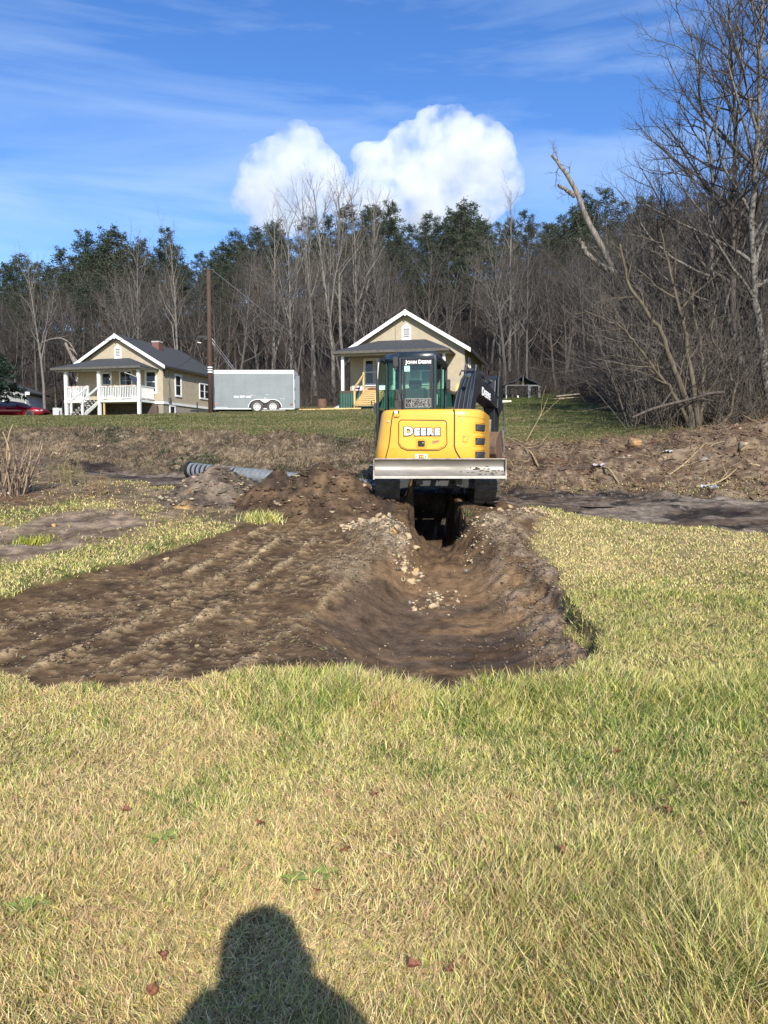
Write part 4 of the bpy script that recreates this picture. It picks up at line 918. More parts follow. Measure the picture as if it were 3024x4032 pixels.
# --- the garage at the far left
gz = 4.48; G = empty('garage', (-34.96, 66.0, gz), R(0), 'low grey and white outbuilding with a dark roof behind the red car', 'outbuilding')
b = MB(); b.prism([(-2, -1), (4.4, -1), (4.4, 2.30), (-2, 4.6)], lambda a, c, d: (a, d, c), 0, 3.4); b.build('wall', mat('grey_siding', (.28, .28, .275), (.24, .24, .235), scale=3, rough=.8), G)
b = MB(); b.box(4.403, 4.45, .05, 3.38, -1, 2.15); b.build('side_panel', mat('white_siding', (.80, .81, .82), rough=.7), G)
b = MB(); b.prism([(-2.0, 4.75), (4.95, 2.20), (4.95, 2.34), (-2.0, 4.9)], lambda a, c, d: (a, d, c), -.35, 3.7); ro = b.build('roof', M_SHIN, G)
b = MB(); b.box(4.6, 4.98, -.40, -.36, 2.12, 2.36); b.build('eave_end', M_TRIM, ro)
window(G, face_front(2.15, .55), .70, 1.5)

# ------------------------------------------------------------------ cargo trailer
M_TRAIL = mat('trailer_grey', (.20, .222, .227), (.170, .19, .195), scale=1.6, rough=.42, bump=.05, bscale=4)
tx0, tx1, tY = -9.12, -4.76, 41.0; tz = P(1000, 1612, 41)[2]
t = empty('cargo_trailer', ((tx0 + tx1) / 2, tY, tz), R(0), 'grey box trailer with two axles, white roof edge and its rear door standing open', 'trailer')
L2 = (tx1 - tx0) / 2; Hh = 2.06
b = MB(); b.box(-L2, L2, 0, 2.0, .02, Hh - .22); b.build('trailer_box', M_TRAIL, t, bevel=.02)
b = MB(); b.prism([(-L2 + .1, Hh), (-L2 + .02, Hh - .05), (-L2 + .02, Hh - .215), (L2 + .01, Hh - .215), (L2 + .01, Hh)], lambda a, c, d: (a, d, c), -.025, 2.02); b.build('roof_edge', M_TRIM, t, bevel=.015)
b = MB(); b.box(-L2 + .02, L2, -.012, 0, .0, .07); b.box(L2 - .02, L2 + .025, -.015, 2.0, .02, Hh - .2); b.build('bottom_rail', mat('aluminium', (.55, .56, .56), rough=.35, metal=.6), t)
b = MB()
for x in (-1.63, -1.0, -.37, .27, .9, 1.5): b.box(x - .006, x + .006, -.004, .0, .08, Hh - .24)
b.build('panel_seams', mat('trailer_seam', (.15, .168, .172), rough=.5), t)
wx = (.24, 1.08); wr = .325
for x in wx:
    w_ = empty('wheel', (x, -.02, wr - .19)); w_.parent = t
    b = MB(); prof = [(-.10, .20), (-.11, .29), (-.08, wr), (.08, wr), (.11, .29), (.10, .20)]
    rows = [[(r_ * math.cos(a), y, r_ * math.sin(a)) for a in np.linspace(0, 2 * math.pi, 28, endpoint=False)] for y, r_ in prof]; b.grid(rows, close=True); b.build('tyre', M_RUB, w_, smooth=True)
    b = MB(); b.tube([(0, -.06, 0), (0, .08, 0)], .205, 24); b.tube([(0, -.10, 0), (0, -.06, 0)], .05, 10); rows = [[(r_ * math.cos(a), y, r_ * math.sin(a)) for a in np.linspace(0, 2 * math.pi, 24, endpoint=False)] for y, r_ in ((-.062, .20), (-.10, .21), (-.10, .175), (-.062, .165))]; b.grid(rows, close=True); ri = b.build('rim', mat('white_rim', (.52, .52, .50), rough=.5) if 'white_rim' not in bpy.data.materials else bpy.data.materials['white_rim'], w_)
    b = MB()
    for k in range(8): a = k * math.pi / 4; b.tube([(.125 * math.cos(a), -.068, .125 * math.sin(a)), (.125 * math.cos(a), -.061, .125 * math.sin(a))], .026, 8)
    b.build('rim_holes', M_DEC, ri)
b = MB(); arch = [(-.62, .0)] + [(wx[0] - .0 + .46 * math.cos(a), .08 + .42 * math.sin(a)) for a in np.linspace(math.pi, math.pi * .5, 8)] + [(wx[1] + .46 * math.cos(a), .08 + .42 * math.sin(a)) for a in np.linspace(math.pi * .5, 0, 8)] + [(1.55, .0)]
arch = [(a, c) for a, c in arch if True]; b.prism(arch, lambda a, c, d: (a, d, c), -.006, .0015); b.build('wheel_well', M_DEC, t)
b = MB(); pts = [(a, -.03, c + .015) for a, c in arch[1:-1]]
for i in range(len(pts) - 1): b.bar(pts[i], pts[i + 1], .10, .03, up=(0, 0, 1))
b.prism([(wx[0] + .12, .50), (wx[1] - .12, .50), ((wx[0] + wx[1]) / 2 + .06, .36), ((wx[0] + wx[1]) / 2 - .06, .36)], lambda a, c, d: (a, d, c), -.05, -.007); b.build('fender', M_TRIM, t)
b = MB(); b.box(-L2 + .16, -L2 + .27, -.02, 0, .26, .31); b.build('marker_lamp', M_ORG, t)
b = MB(); b.box(L2 - .18, L2 - .08, -.02, 0, .22, .30); tl = b.build('tail_lamp', mat('red_lens', (.30, .01, .02), rough=.3), t)
b = MB(); b.box(L2 - .19, L2 - .10, -.035, -.026, Hh - .13, Hh - .10); b.build('roof_lamp', bpy.data.materials['red_lens'], t)
b = MB(); q = np.random.default_rng(4)
for x0, n_ in ((-L2 + 1.18, 4), (-L2 + 1.50, 4), (-L2 + 1.83, 4)):
    for k in range(n_): x = x0 + .066 * k; b.box(x, x + .052, -.004, -.001, .62 + q.uniform(-.01, .01), .71 + q.uniform(-.015, .02))
tag(b.build('scraped_lettering', M_WHITE, t), kind='stuff')
# ghost of a removed round emblem: faint ring of scuffs and worn letters
M_GHOST = mat('ghost_decal', (.225, .245, .247), (.18, .198, .20), scale=20, rough=.5); M_GHW = mat('scuff_white', (.42, .45, .45), rough=.5)
b = MB(); cx, cz = -L2 + 2.42, 1.06
for k in range(40):
    a = k / 40 * 2 * math.pi; r1 = .80 + q.uniform(-.05, .05); p = (cx + r1 * math.cos(a), -.003, cz + .48 * math.sin(a) * r1 / .8); b.bar(p, (p[0] + q.uniform(.04, .12), -.003, p[2] + q.uniform(-.05, .05)), q.uniform(.01, .05), .003, up=(0, -1, 0))
tag(b.build('emblem_ring', M_GHOST, t), kind='stuff')
text('emblem_lettering', 'COATIN', .24, frame_m((cx, -.004, cz - .02), (1, 0, 0), (0, 0, 1)), M_GHOST, t, off=.006, ext=.001, space=1.05)
b = MB()
for x, z, w_ in ((-.42, -.33, .20), (.10, -.46, .55), (.5, -.28, .16), (1.1, -.55, .10), (.8, -.62, .3), (-.1, -.36, .3), (-.75, -.4, .1), (1.3, -.5, .12)):
    for _ in range(5): a = cx + x + q.uniform(-.5, .5) * w_; c = cz + z + q.uniform(-.04, .04); b.bar((a, -.0055, c), (a + q.uniform(.03, .14), -.0055, c + q.uniform(-.02, .02)), q.uniform(.008, .03), .002, up=(0, -1, 0))
for x in np.arange(-L2 + .22, -L2 + .85, .07): b.bar((x, -.014, .10 + q.uniform(-.01, .03)), (x + .06, -.014, .10), .05, .002, up=(0, -1, 0))
tag(b.build('scuffs', M_GHW, t), kind='stuff')
b = MB(); b.box(0, .30, -.02, .03, .06, Hh - .30, Matrix.Translation((L2 + .03, .03, 0)) @ Matrix.Rotation(R(-24), 4, 'Z')); b.build('rear_door', M_TRAIL, t, bevel=.01)
b = MB()
for z in (.35, 1.0, 1.6): b.box(L2 + .02, L2 + .07, -.03, .0, z, z + .14)
b.build('door_hinge', M_BLK2, t)
b = MB(); b.bar((-L2, .4, .0), (-L2 - 1.35, 1.0, -.02), .08, .10); b.bar((-L2, 1.6, .0), (-L2 - 1.35, 1.0, -.02), .08, .10); b.tube([(-L2 - 1.0, 1.0, -.3), (-L2 - 1.0, 1.0, .45)], .035, 8); b.build('tow_bar', M_BLK2, t)

# ------------------------------------------------------------------ red car
M_RED = mat('red_car_paint', (.26, .006, .018), (.22, .005, .015), scale=2, rough=.22, coat=.8, metal=.25)
cY = 60.0; x_n = (196 - 1512) / FPX * cY; cz = P(100, 1582, cY)[2] - 1.36
car = empty('parked_car', (x_n - 2.4, cY, cz), 0, 'dark red coupe parked at the left edge in front of the outbuilding', 'car')
st = [(-2.40, .46, .86, .60), (-2.25, .36, .98, .80), (-1.7, .32, 1.04, .90), (-1.2, .28, 1.05, .93), (-.5, .26, 1.0, .93), (.4, .26, .98, .93), (.95, .27, .97, .92), (1.6, .30, .90, .91), (2.1, .34, .80, .84), (2.34, .42, .68, .70), (2.40, .48, .60, .60)]
b = MB(); rows = []
for x, zl, zh, hw in st:
    m_ = (zl + zh) / 2; ring = [(-hw * .86, zl), (-hw, zl + .10), (-hw * 1.0, m_ + .06), (-hw * .96, zh - .08), (-hw * .84, zh), (0, zh + .03), (hw * .84, zh), (hw * .96, zh - .08), (hw, m_ + .06), (hw, zl + .10), (hw * .86, zl)]
    rows.append([(x, y, z) for y, z in ring])
b.grid(rows); b.f.append(tuple(range(11))); b.f.append(tuple(range(len(b.v) - 11, len(b.v)))); body = b.build('body', M_RED, car, smooth=True)
gh = [(-1.75, 1.03, .72), (-1.15, 1.25, .62), (-.6, 1.345, .58), (-.1, 1.36, .58), (.25, 1.30, .60), (.95, .98, .74)]
b = MB(); rows = [[(x, -hw - .1 * (z < 1.1), z - .0), (x, -hw * .97, z + .0), (x, 0, z + .025), (x, hw * .97, z), (x, hw + .1 * (z < 1.1), z)] for x, z, hw in gh]
rows = [[(x, -.86, .95), (x, -hw, z), (x, 0, z + .03), (x, hw, z), (x, .86, .95)] for x, z, hw in gh]
b.grid(rows); b.build('roof', M_RED, car, smooth=True)
b = MB(); b.prism([(-.98, 1.0), (.70, 1.0), (.20, 1.235), (-.45, 1.27), (-.80, 1.20)], lambda a, c, d: (a, (-.862 + (c - .97) * .72) if d == 0 else (-.83 + (c - .97) * .72), c), 0, 1); b.build('side_window', mat('car_glass', (.05, .08, .10), rough=.05, spec=.8), car)
b = MB(); b.prism([(.28, 1.30), (.96, 1.0), (.98, 1.02), (.30, 1.325)], lambda a, c, d: (a, d, c), -.57, .57); b.build('windscreen', bpy.data.materials['car_glass'], car)
b = MB(); b.box(.45, .60, -1.04, -.88, .98, 1.10); b.build('wing_mirror', M_DEC, car, bevel=.03)
b = MB(); b.box(2.20, 2.36, -.78, -.60, .60, .72); b.build('headlight', mat('lamp_lens', (.25, .25, .27), rough=.1), car)
b = MB(); b.bar((-.55, -.945, .80), (-.38, -.945, .80), .03, .02); b.build('door_handle', M_RED, car)
for x in (-1.42, 1.42):
    for y in (-.86, .86):
        w_ = empty('wheel', (x, y, .33)); w_.parent = car
        b = MB(); b.tube([(0, -.105, 0), (0, .105, 0)], .335, 26); b.build('tyre', M_RUB, w_, bevel=.03)
        b = MB(); b.tube([(0, -.112, 0), (0, .11, 0)], .235, 20); ri = b.build('rim', mat('dark_rim', (.04, .04, .042), rough=.3, metal=.6) if 'dark_rim' not in bpy.data.materials else bpy.data.materials['dark_rim'], w_)
    b = MB()
    for k in range(13):
        a0, a1 = math.pi * k / 13, math.pi * (k + 1) / 13; b.bar((x + .385 * math.cos(a0), -.935, .33 + .385 * math.sin(a0)), (x + .385 * math.cos(a1), -.935, .33 + .385 * math.sin(a1)), .06, .05)
    b.build('wheel_arch', M_RED, car)

# ------------------------------------------------------------------ utility pole with wires
M_POLE = mat('brown_pole', (.085, .045, .030), (.052, .030, .021), scale=5, rough=.85, bump=.4, stretch=(3, 3, .25))
pY = 39.5; pb = P(830, 1610, pY); pt = P(829, 1056, pY); ph = pt[2] - pb[2]
pole = empty('utility_pole', tuple(pb), 0, 'tall brown wooden utility pole at the front corner of the trailer', 'pole')
b = MB(); b.tube([(0, 0, -.5), (-.01, 0, ph * .5), (0, 0, ph)], [.125, .112, .095], 14); pp = b.build('pole_shaft', M_POLE, pole, smooth=True)
b = MB()
for z in (1.82, 1.94, 2.06): b.tube([(0, 0, z), (0, 0, z + .055)], .128, 14)
b.build('reflector_band', M_WHITE, pp)
b = MB(); b.tube([(0, 0, ph - .12), (0, 0, ph + .03)], .105, 12); b.bar((-.25, -.02, ph - .06), (.30, -.02, ph - .08), .05, .05); b.tube([(-.25, -.02, ph - .06), (-.32, -.03, ph - .20)], .03, 6); b.build('pole_top', M_BLK2, pp)
b = MB(); z = ph * .505; b.box(-.60, -.06, -.06, .02, z + .02, z + .12); b.tube([(-.12, 0, z - .05), (-.24, 0, z - .05)], .09, 10); b.bar((-.55, -.02, z + .05), (-.5, -.02, z - .22), .03, .03); b.build('cable_splice', M_DEC, pp)
b = MB(); b.bar((-.60, -.05, z - .20), (-.42, -.05, z - .24), .05, .03); b.build('splice_sleeve', M_WHITE, pp)
M_WIRE = mat('wire', (.40, .40, .41), rough=.45, metal=.3); M_WIRED = mat('dark_wire', (.012, .012, .013), rough=.6)
def cable(name, a, c, sag, r_, m, lab, cat='wire', grp=None):
    a = Vector(a); c = Vector(c); pts = [a + (c - a) * t + Vector((0, 0, -sag * 4 * t * (1 - t))) for t in np.linspace(0, 1, 14)]
    b = MB(); b.tube([tuple(p - a) for p in pts], r_, 5); return tag(b.build(name, m, None, tuple(a)), lab, cat, grp)
for zt, lab in ((z + .02, 'upper of the two pale guy wires running down from the middle of the pole'), (z - .16, 'lower of the two pale guy wires running down from the middle of the pole')):
    g = cable('guy_wire', (pb[0] + .09, pY, pb[2] + zt), tuple(P(942 if zt > z else 936, 1462, 44.5) + np.array((.9, 1.0, -1.6))), 0.0, .017, M_WIRE, lab, 'guy wire', 'guy wires on the utility pole')
    b = MB(); p1 = P(942, 1462, 44.5) + np.array((.9, 1.0, -1.6)); d_ = Vector((p1[0] - pb[0], p1[1] - pY, p1[2] - pb[2] - zt)).normalized(); b.tube([tuple(d_ * .1), tuple(d_ * .42)], .025, 6); b.build('insulator', M_WHITE, g)
g = cable('guy_wire', (pb[0] + .2, pY, pb[2] + ph - .1), tuple(P(1170, 1330, 50)), 0.0, .015, M_WIRE, 'pale wire slanting down right from the very top of the pole', 'guy wire')
cable('power_line', (pb[0] - .25, pY, pb[2] + ph - .1), (-45, 37, pb[2] + ph - 2.2), .9, .014, M_WIRED, 'dark power line running left from the top of the pole', 'wire')
cable('power_line', (pb[0] - .5, pY, pb[2] + z + .1), (-45, 39, pb[2] + z + .4), .6, .016, M_WIRED, 'dark cable running left from the middle of the pole past the house', 'wire')
cable('power_line', tuple(on2(W2 + .07, .15, ez - .4)), (pb[0] - .05, pY, pb[2] + z - .1), .35, .012, M_WIRED, 'dark service wire from the left house to the pole', 'wire')

# ------------------------------------------------------------------ dog kennel, lumber and clutter behind the tan house
M_GALV = mat('galvanised', (.33, .34, .34), (.26, .27, .27), scale=9, rough=.5, metal=.3); M_MESH = mat('chain_wire', (.10, .10, .10), rough=.6)
kY = 61.0; k0 = P(1992, 1584, kY); k1 = P(2125, 1584, kY); kw = k1[0] - k0[0]; kh = P(2000, 1517, kY)[2] - k0[2]
ke = empty('dog_kennel', tuple(k0), 0, 'chain link dog kennel with a dark blue tarp roof on the lawn edge', 'kennel'); kd = 2.4
for x, y in ((0, 0), (kw, 0), (kw, kd), (0, kd), (kw * .67, 0)):
    b = MB(); b.tube([(x, y, -.2), (x, y, kh)], .032, 8); b.build('kennel_post', M_GALV, ke)
b = MB()
for z in (.06, kh):
    for a, c in (((0, 0), (kw, 0)), ((kw, 0), (kw, kd)), ((kw, kd), (0, kd)), ((0, kd), (0, 0))): b.tube([(*a, z), (*c, z)], .026, 6)
b.tube([(kw / 2, 0, kh), (kw / 2, 0, kh + .72)], .026, 6); b.build('kennel_rail', M_GALV, ke)
b = MB(); apex = P(2062, 1482, kY)[2] - k0[2]
rows = []
for y in np.linspace(-.12, kd + .1, 5):
    r_ = []
    for s in np.linspace(-1, 1, 17): sag = .07 * math.sin(abs(s) * math.pi) + .03 * math.sin(y * 7 + s * 9); r_.append((kw / 2 + s * (kw / 2 + .10), y, kh + .03 + (apex - kh) * (1 - abs(s)) - sag))
    rows.append(r_)
b.grid(rows); b.build('tarp_roof', mat('blue_tarp', (.018, .028, .050), (.030, .042, .066), scale=8, rough=.5), ke, smooth=True, solid=.03)
b = MB(); gx0, gx1 = kw * .705, kw * .965
for a, c in (((gx0, .12), (gx0, kh - .06)), ((gx1, .12), (gx1, kh - .06)), ((gx0, kh - .06), (gx1, kh - .06)), ((gx0, .12), (gx1, .12))): b.tube([(a[0], -.05, a[1]), (c[0], -.05, c[1])], .024, 6)
b.box(gx0 - .12, gx0 + .03, -.08, -.04, kh * .72, kh * .76); b.build('kennel_gate', M_GALV, ke)
b = MB(); nn_ = int(kw / .26)
for k in range(-6, nn_ + 1):
    for s in (1, -1):
        xa = k * .26 if s > 0 else k * .26 + kh; xb = xa + s * kh; za, zb = 0.08, kh
        pts = []
        for t in np.linspace(0, 1, 2):
            pts.append((xa + (xb - xa) * t, za + (zb - za) * t))
        (ax, az), (cx_, cz_) = pts
        def clip(p, q_):
            (x0_, z0_), (x1_, z1_) = p, q_
            if x0_ < 0: z0_ += (0 - x0_) * (z1_ - z0_) / (x1_ - x0_); x0_ = 0
            if x0_ > kw: z0_ += (kw - x0_) * (z1_ - z0_) / (x1_ - x0_); x0_ = kw
            return x0_, z0_
        p_, q2 = clip((ax, az), (cx_, cz_)), clip((cx_, cz_), (ax, az))
        if min(p_[1], q2[1]) < .05 or max(p_[1], q2[1]) > kh + .01 or (ax < 0 and cx_ < 0) or (ax > kw and cx_ > kw): continue
        for yy in (0.0, kd): b.bar((p_[0], yy, p_[1]), (q2[0], yy, q2[1]), .005, .005)
tag(b.build('chain_link', M_MESH, ke), kind='stuff')
def board(name, px0, px1, py, Y, w_, th, m, lab, dz=0., tilt=0., cat='board', grp=None):
    a = P(px0, py, Y); c = P(px1, py, Y); a[2] += dz; c[2] += dz + tilt
    b = MB(); L_ = math.dist(a, c); d_ = (c - a) / L_; ang = math.atan2(d_[1], d_[0])
    b.bar((0, 0, 0), tuple(c - a), w_, th); return tag(b.build(name, m, None, tuple(a)), lab, cat, grp)
M_CREAM = mat('cream_paint', (.70, .66, .50), rough=.7); M_SHEET = mat('pale_sheet', (.52, .51, .46), (.42, .41, .38), scale=2, rough=.7)
b = MB(); b.box(0, .08, 0, .06, 0, .42); b.box(.10, .55, 0, .06, 0, .05); b.box(.0, .12, -.0, .06, .0, .06); tag(b.build('bench_frame', M_CREAM, None, (k0[0] + .12, kY + .8, k0[2] + .22)), 'cream painted frame with one upright inside the kennel', 'frame')
b = MB(); b.box(0, .16, 0, .06, 0, .46); tag(b.build('upright_board', M_DARKW, None, (k0[0] + .62, kY + .9, k0[2] + .20)), 'brown upright board between the two cream uprights in the kennel', 'board')
b = MB(); b.box(0, .14, 0, .06, 0, .40); tag(b.build('upright_board', M_CREAM, None, (k0[0] + 1.02, kY + .9, k0[2] + .20)), 'cream upright board inside the kennel, right of the brown one', 'board')
b = MB(); rows = [[(.35 * math.cos(a), y, .55 * math.sin(a) * (1 - .1 * i)) for a in np.linspace(0, math.pi, 11)] for i, y in enumerate((-.4, .4))]; b.grid(rows); dh = empty('dog_house', (k0[0] + 2.15, kY + 1.2, k0[2]), 0, 'grey domed dog shelter with a black opening inside the kennel', 'dog house')
b.build('shell', mat('grey_shell', (.22, .21, .20), rough=.8), dh, solid=.03); b = MB(); b.prism([(.27 * math.cos(a), .45 * math.sin(a)) for a in np.linspace(0, math.pi, 9)], lambda a, c, d: (a, d, c), -.39, -.36); b.build('opening', M_DEC, dh)
LAB = [('grey', M_SHEET), ('tan', M_LUM), ('brown', M_DARKW)]
for i, (x0, x1, y, w_, m, lab, ti) in enumerate([(2120, 2215, 1584, .9, M_DARKW, 'lowest brown board of the lumber pile beside the kennel', 0), (2160, 2262, 1579, .9, M_SHEET, 'grey sheet near the bottom of the lumber pile beside the kennel', 0),
        (2163, 2255, 1573, .8, mat('tan_sheet', (.36, .27, .17), (.28, .21, .14), scale=3, rough=.8), 'thick tan sheet in the middle of the lumber pile beside the kennel', .10), (2186, 2280, 1561, .35, mat('grey_plank', (.30, .26, .20), (.22, .19, .15), scale=3, rough=.85), 'grey weathered plank on top of the lumber pile beside the kennel', .20), (2195, 2300, 1568, .5, M_DARKW, 'dark plank jutting right out of the lumber pile', .05)]):
    board('plank', x0, x1, y, 60 + .2 * i, w_, .09, m, lab, tilt=ti, grp='lumber pile beside the kennel')
board('plywood_sheet', 1870, 2062, 1598, 56, 1.6, .06, M_SHEET, 'large pale panel lying flat on the lawn in front of the kennel', dz=.03)
board('pale_board', 1975, 2010, 1586, 58, .8, .2, M_CREAM, 'short cream slab propped at the left foot of the kennel', dz=.05)
for (a, c, w_, m, lab) in (((1880, 1556), (1922, 1588), .22, M_TRIM, 'white board leaning in the scrap heap seen under the boom'), ((1886, 1560), (1892, 1592), .12, M_TRIM, 'narrow white board standing in the scrap heap seen under the boom'), ((1866, 1596), (1925, 1578), .18, M_DARKW, 'brown board lying across the scrap heap seen under the boom'), ((1900, 1575), (1930, 1592), .3, M_SHEET, 'grey board low in the scrap heap seen under the boom')):
    p0 = P(*a, 53); p1 = P(*c, 53); b = MB(); b.bar((0, 0, 0), tuple(p1 - p0), w_, .04, up=(0, 1, .2)); tag(b.build('scrap_board', m, None, tuple(p0)), lab, 'board')
board('scrap_pipe', 1916, 1962, 1580, 52.5, .16, .16, M_TRIM, 'white pipe lying by the scrap heap seen under the boom')
bp = P(1268, 1597, 47); b = MB(); rows = [[(r_ * math.cos(a), r_ * math.sin(a), z) for a in np.linspace(0, 2 * math.pi, 20, endpoint=False)] for z, r_ in ((-.2, .28), (0, .29), (.25, .29), (.27, .305), (.29, .29), (.52, .29), (.54, .305), (.56, .29), (.70, .285), (.72, .25))]; b.grid(rows, close=True); b.f.append(tuple(range(len(b.v) - 20, len(b.v))))
tag(b.build('steel_drum', M_RUST, None, (bp[0], bp[1], H1(bp[0], bp[1]) - .02), smooth=False), 'rusty steel drum left of the green skirting of the tan house', 'drum')
for x0, x1, y, Y, m, lab in ((1262, 1420, 1616, 41, M_LUM, 'long pale plank on the lawn crest left of the wood steps'), (1165, 1262, 1614, 42, M_LUM, 'tan plank on the lawn just right of the trailer'), (1030, 1120, 1622, 40, mat('weathered', (.25, .23, .19), rough=.9), 'thin grey plank on the grass in front of the trailer')):
    p0 = P(x0, y, Y); p1 = P(x1, y, Y); g0 = H1(p0[0], Y) + .05; b = MB(); b.bar((0, 0, 0), (p1[0] - p0[0], .3, H1(p1[0], Y + .3) + .05 - g0), .22, .07); tag(b.build('plank', m, None, (p0[0], Y, g0)), lab, 'plank')
b = MB(); q = np.random.default_rng(12); rows = [[(.55 * (i / 5 - .5) * 2, .4 * (j / 4 - .5) * 2, .30 * max(0, 1 - ((i / 5 - .5) ** 2 + (j / 4 - .5) ** 2) * 4) + q.uniform(0, .06)) for i in range(6)] for j in range(5)]; b.grid(rows)
tp = P(1345, 1600, 45.5); tag(b.build('crumpled_tarp', M_SHEET, None, (tp[0], tp[1], H1(tp[0], tp[1]) + .0), solid=.02), 'crumpled pale tarp on the ground left of the green skirting', 'tarp')

# ------------------------------------------------------------------ trees
def mat_bark(name, c1, c2, scale=5, bump=.4, st=(3, 3, .6), lo=.38, hi=.62):
    return mat(name, c1, c2, scale=scale, rough=.92, bump=bump, bscale=22, stretch=st, lo=lo, hi=hi, spec=.2)
B_GREY = mat_bark('bark_grey', (.122, .109, .098), (.065, .057, .050))
B_PALE = mat_bark('bark_pale', (.215, .197, .173), (.115, .102, .088))
B_BROWN = mat_bark('bark_brown', (.115, .096, .081), (.062, .051, .043))
B_TWIG = mat_bark('twig_brown', (.074, .064, .057), (.041, .035, .031))
B_TWIGP = mat_bark('twig_pale', (.165, .142, .120), (.09, .076, .064))
B_PEEL = mat_bark('peeling_bark', (.165, .150, .132), (.036, .030, .026), scale=11, st=(1.3, 1.3, .9), bump=.8, lo=.46, hi=.60)
B_DEAD = mat_bark('dead_wood', (.27, .24, .205), (.11, .09, .075), scale=4, st=(4, 4, .5))
B_STICK = mat_bark('stick_tan', (.40, .31, .17), (.26, .19, .10))
B_SHRUB = mat_bark('shrub_olive', (.135, .112, .078), (.08, .066, .048))
M_LEAF = mat_col('pine_needles', rough=.6, trans=.22, namt=0, spec=.3)
def unit(v): return v / (np.linalg.norm(v) + 1e-9)
def limb(g, p, d, L, r, n, wander=.12, up=.05, tip=.25):
    pts = [np.array(p, float)]; d = unit(np.array(d, float)); st = L / n
    for _ in range(n):
        d = unit(d + g.normal(0, wander, 3) + np.array((0, 0, up))); pts.append(pts[-1] + d * st)
    return np.array(pts), r * (1 - (1 - tip) * np.linspace(0, 1, n + 1))
def at_(lb, t):
    p, r = lb; k = t * (len(p) - 1); i = min(int(k), len(p) - 2); f = k - i
    return p[i] * (1 - f) + p[i + 1] * f, r[i] * (1 - f) + r[i + 1] * f, unit(p[i + 1] - p[i])
def ramify(g, lb, L, lev, out, spec):
    """spec[lev] = (count, t0, angle, length ratio, n, wander, up)"""
    if lev >= len(spec): return
    cnt, t0, ang, lr, n, wd, up = spec[lev]; az = g.uniform(0, 6.28)
    for k in range(cnt):
        t = t0 + (1 - t0) * (k + g.uniform(.1, .9)) / cnt; p, r, d = at_(lb, min(t, .985)); az += 2.4 + g.normal(0, .5)
        a = unit(np.cross(d, (.31, .17, .9) if abs(d[2]) < .85 else (1, .1, 0))); b_ = np.cross(d, a); th = ang * g.uniform(.7, 1.25)
        nd = d * math.cos(th) + (a * math.cos(az) + b_ * math.sin(az)) * math.sin(th)
        l_ = L * lr * g.uniform(.6, 1.2) * (1.15 - .55 * t)
        c = limb(g, p, nd, l_, min(r * .72, max(.004, l_ * .016)), n, wd, up); out[lev].append(c); ramify(g, c, l_, lev + 1, out, spec)
FSPEC = [(16, .30, .72, .40, 7, .15, .09), (6, .2, .70, .46, 4, .17, .07), (7, .15, .75, .5, 3, .18, .05)]
def tree_meshes(name, seed, Hh, r0, spec, bark, twig, trunk_pts=None, lean=(0, 0), fork=None, tsides=8, bs=4, wander=.035):
    g = np.random.default_rng(seed); out = [[] for _ in spec]
    if trunk_pts is None: tk = [limb(g, (0, 0, -.6), (lean[0], lean[1], 1), Hh + .6, r0, 14, wander, .03, .12)]
    else: tk = trunk_pts(g)
    if fork:
        for k in range(fork):
            t = g.uniform(.12, .38); p, r, d = at_(tk[0], t); a = g.uniform(0, 6.28) + 3.0 * k
            tk.append(limb(g, p, (math.cos(a) * .34, math.sin(a) * .34, 1), Hh * (1 - t) * g.uniform(.8, .95), r * .75, 10, .05, .06, .14))
    for q in tk: ramify(g, q, np.linalg.norm(q[0][-1] - q[0][0]), 0, out, spec)
    V, Q = tubes(tk, tsides); m1 = npmesh(name + '_trunk', V, quads=Q, mat=bark, smooth=True)
    V1, Q1 = tubes(out[0], bs + 1); V2, Q2 = tubes(sum(out[1:], []), 3)
    m2 = npmesh(name + '_crown', np.concatenate([V1, V2]), quads=np.concatenate([Q1, Q2 + len(V1)]), mats=[bark, twig], midx=np.r_[np.zeros(len(Q1), int), np.ones(len(Q2), int)])
    return m1, m2
def tree_obj(kind, ms, loc, rz, label, cat='tree', group=None, scale=1.0):
    e = empty(kind, loc, rz, label, cat, group); e.scale = (scale,) * 3 if not hasattr(scale, '__len__') else scale
    link('trunk', ms[0], e); link('crown', ms[1], e); return e

# bare trees of the wood: eight of a kind, copied
FOR = []
for i in range(9):
    bark, twig = [(B_GREY, B_TWIG), (B_BROWN, B_TWIG), (B_GREY, B_TWIGP)][i % 3]
    FOR.append(tree_meshes('wood_tree', 100 + i, 16.0, .19 + .03 * (i % 3), FSPEC, bark, twig, lean=((i % 3 - 1) * .05, 0), fork=(0, 1, 0, 2, 0, 1, 0, 0, 1)[i], tsides=6, bs=3))
POP = [tree_meshes('poplar', 140 + i, 20.0, .27, [(15, .42, .50, .34, 6, .13, .13), (6, .2, .6, .46, 4, .15, .08), (6, .15, .7, .5, 3, .16, .05)], B_PALE, B_TWIGP, lean=(.04 * (i - 1), 0), fork=(1, 0, 1, 0)[i], tsides=7, bs=3, wander=.03) for i in range(4)]
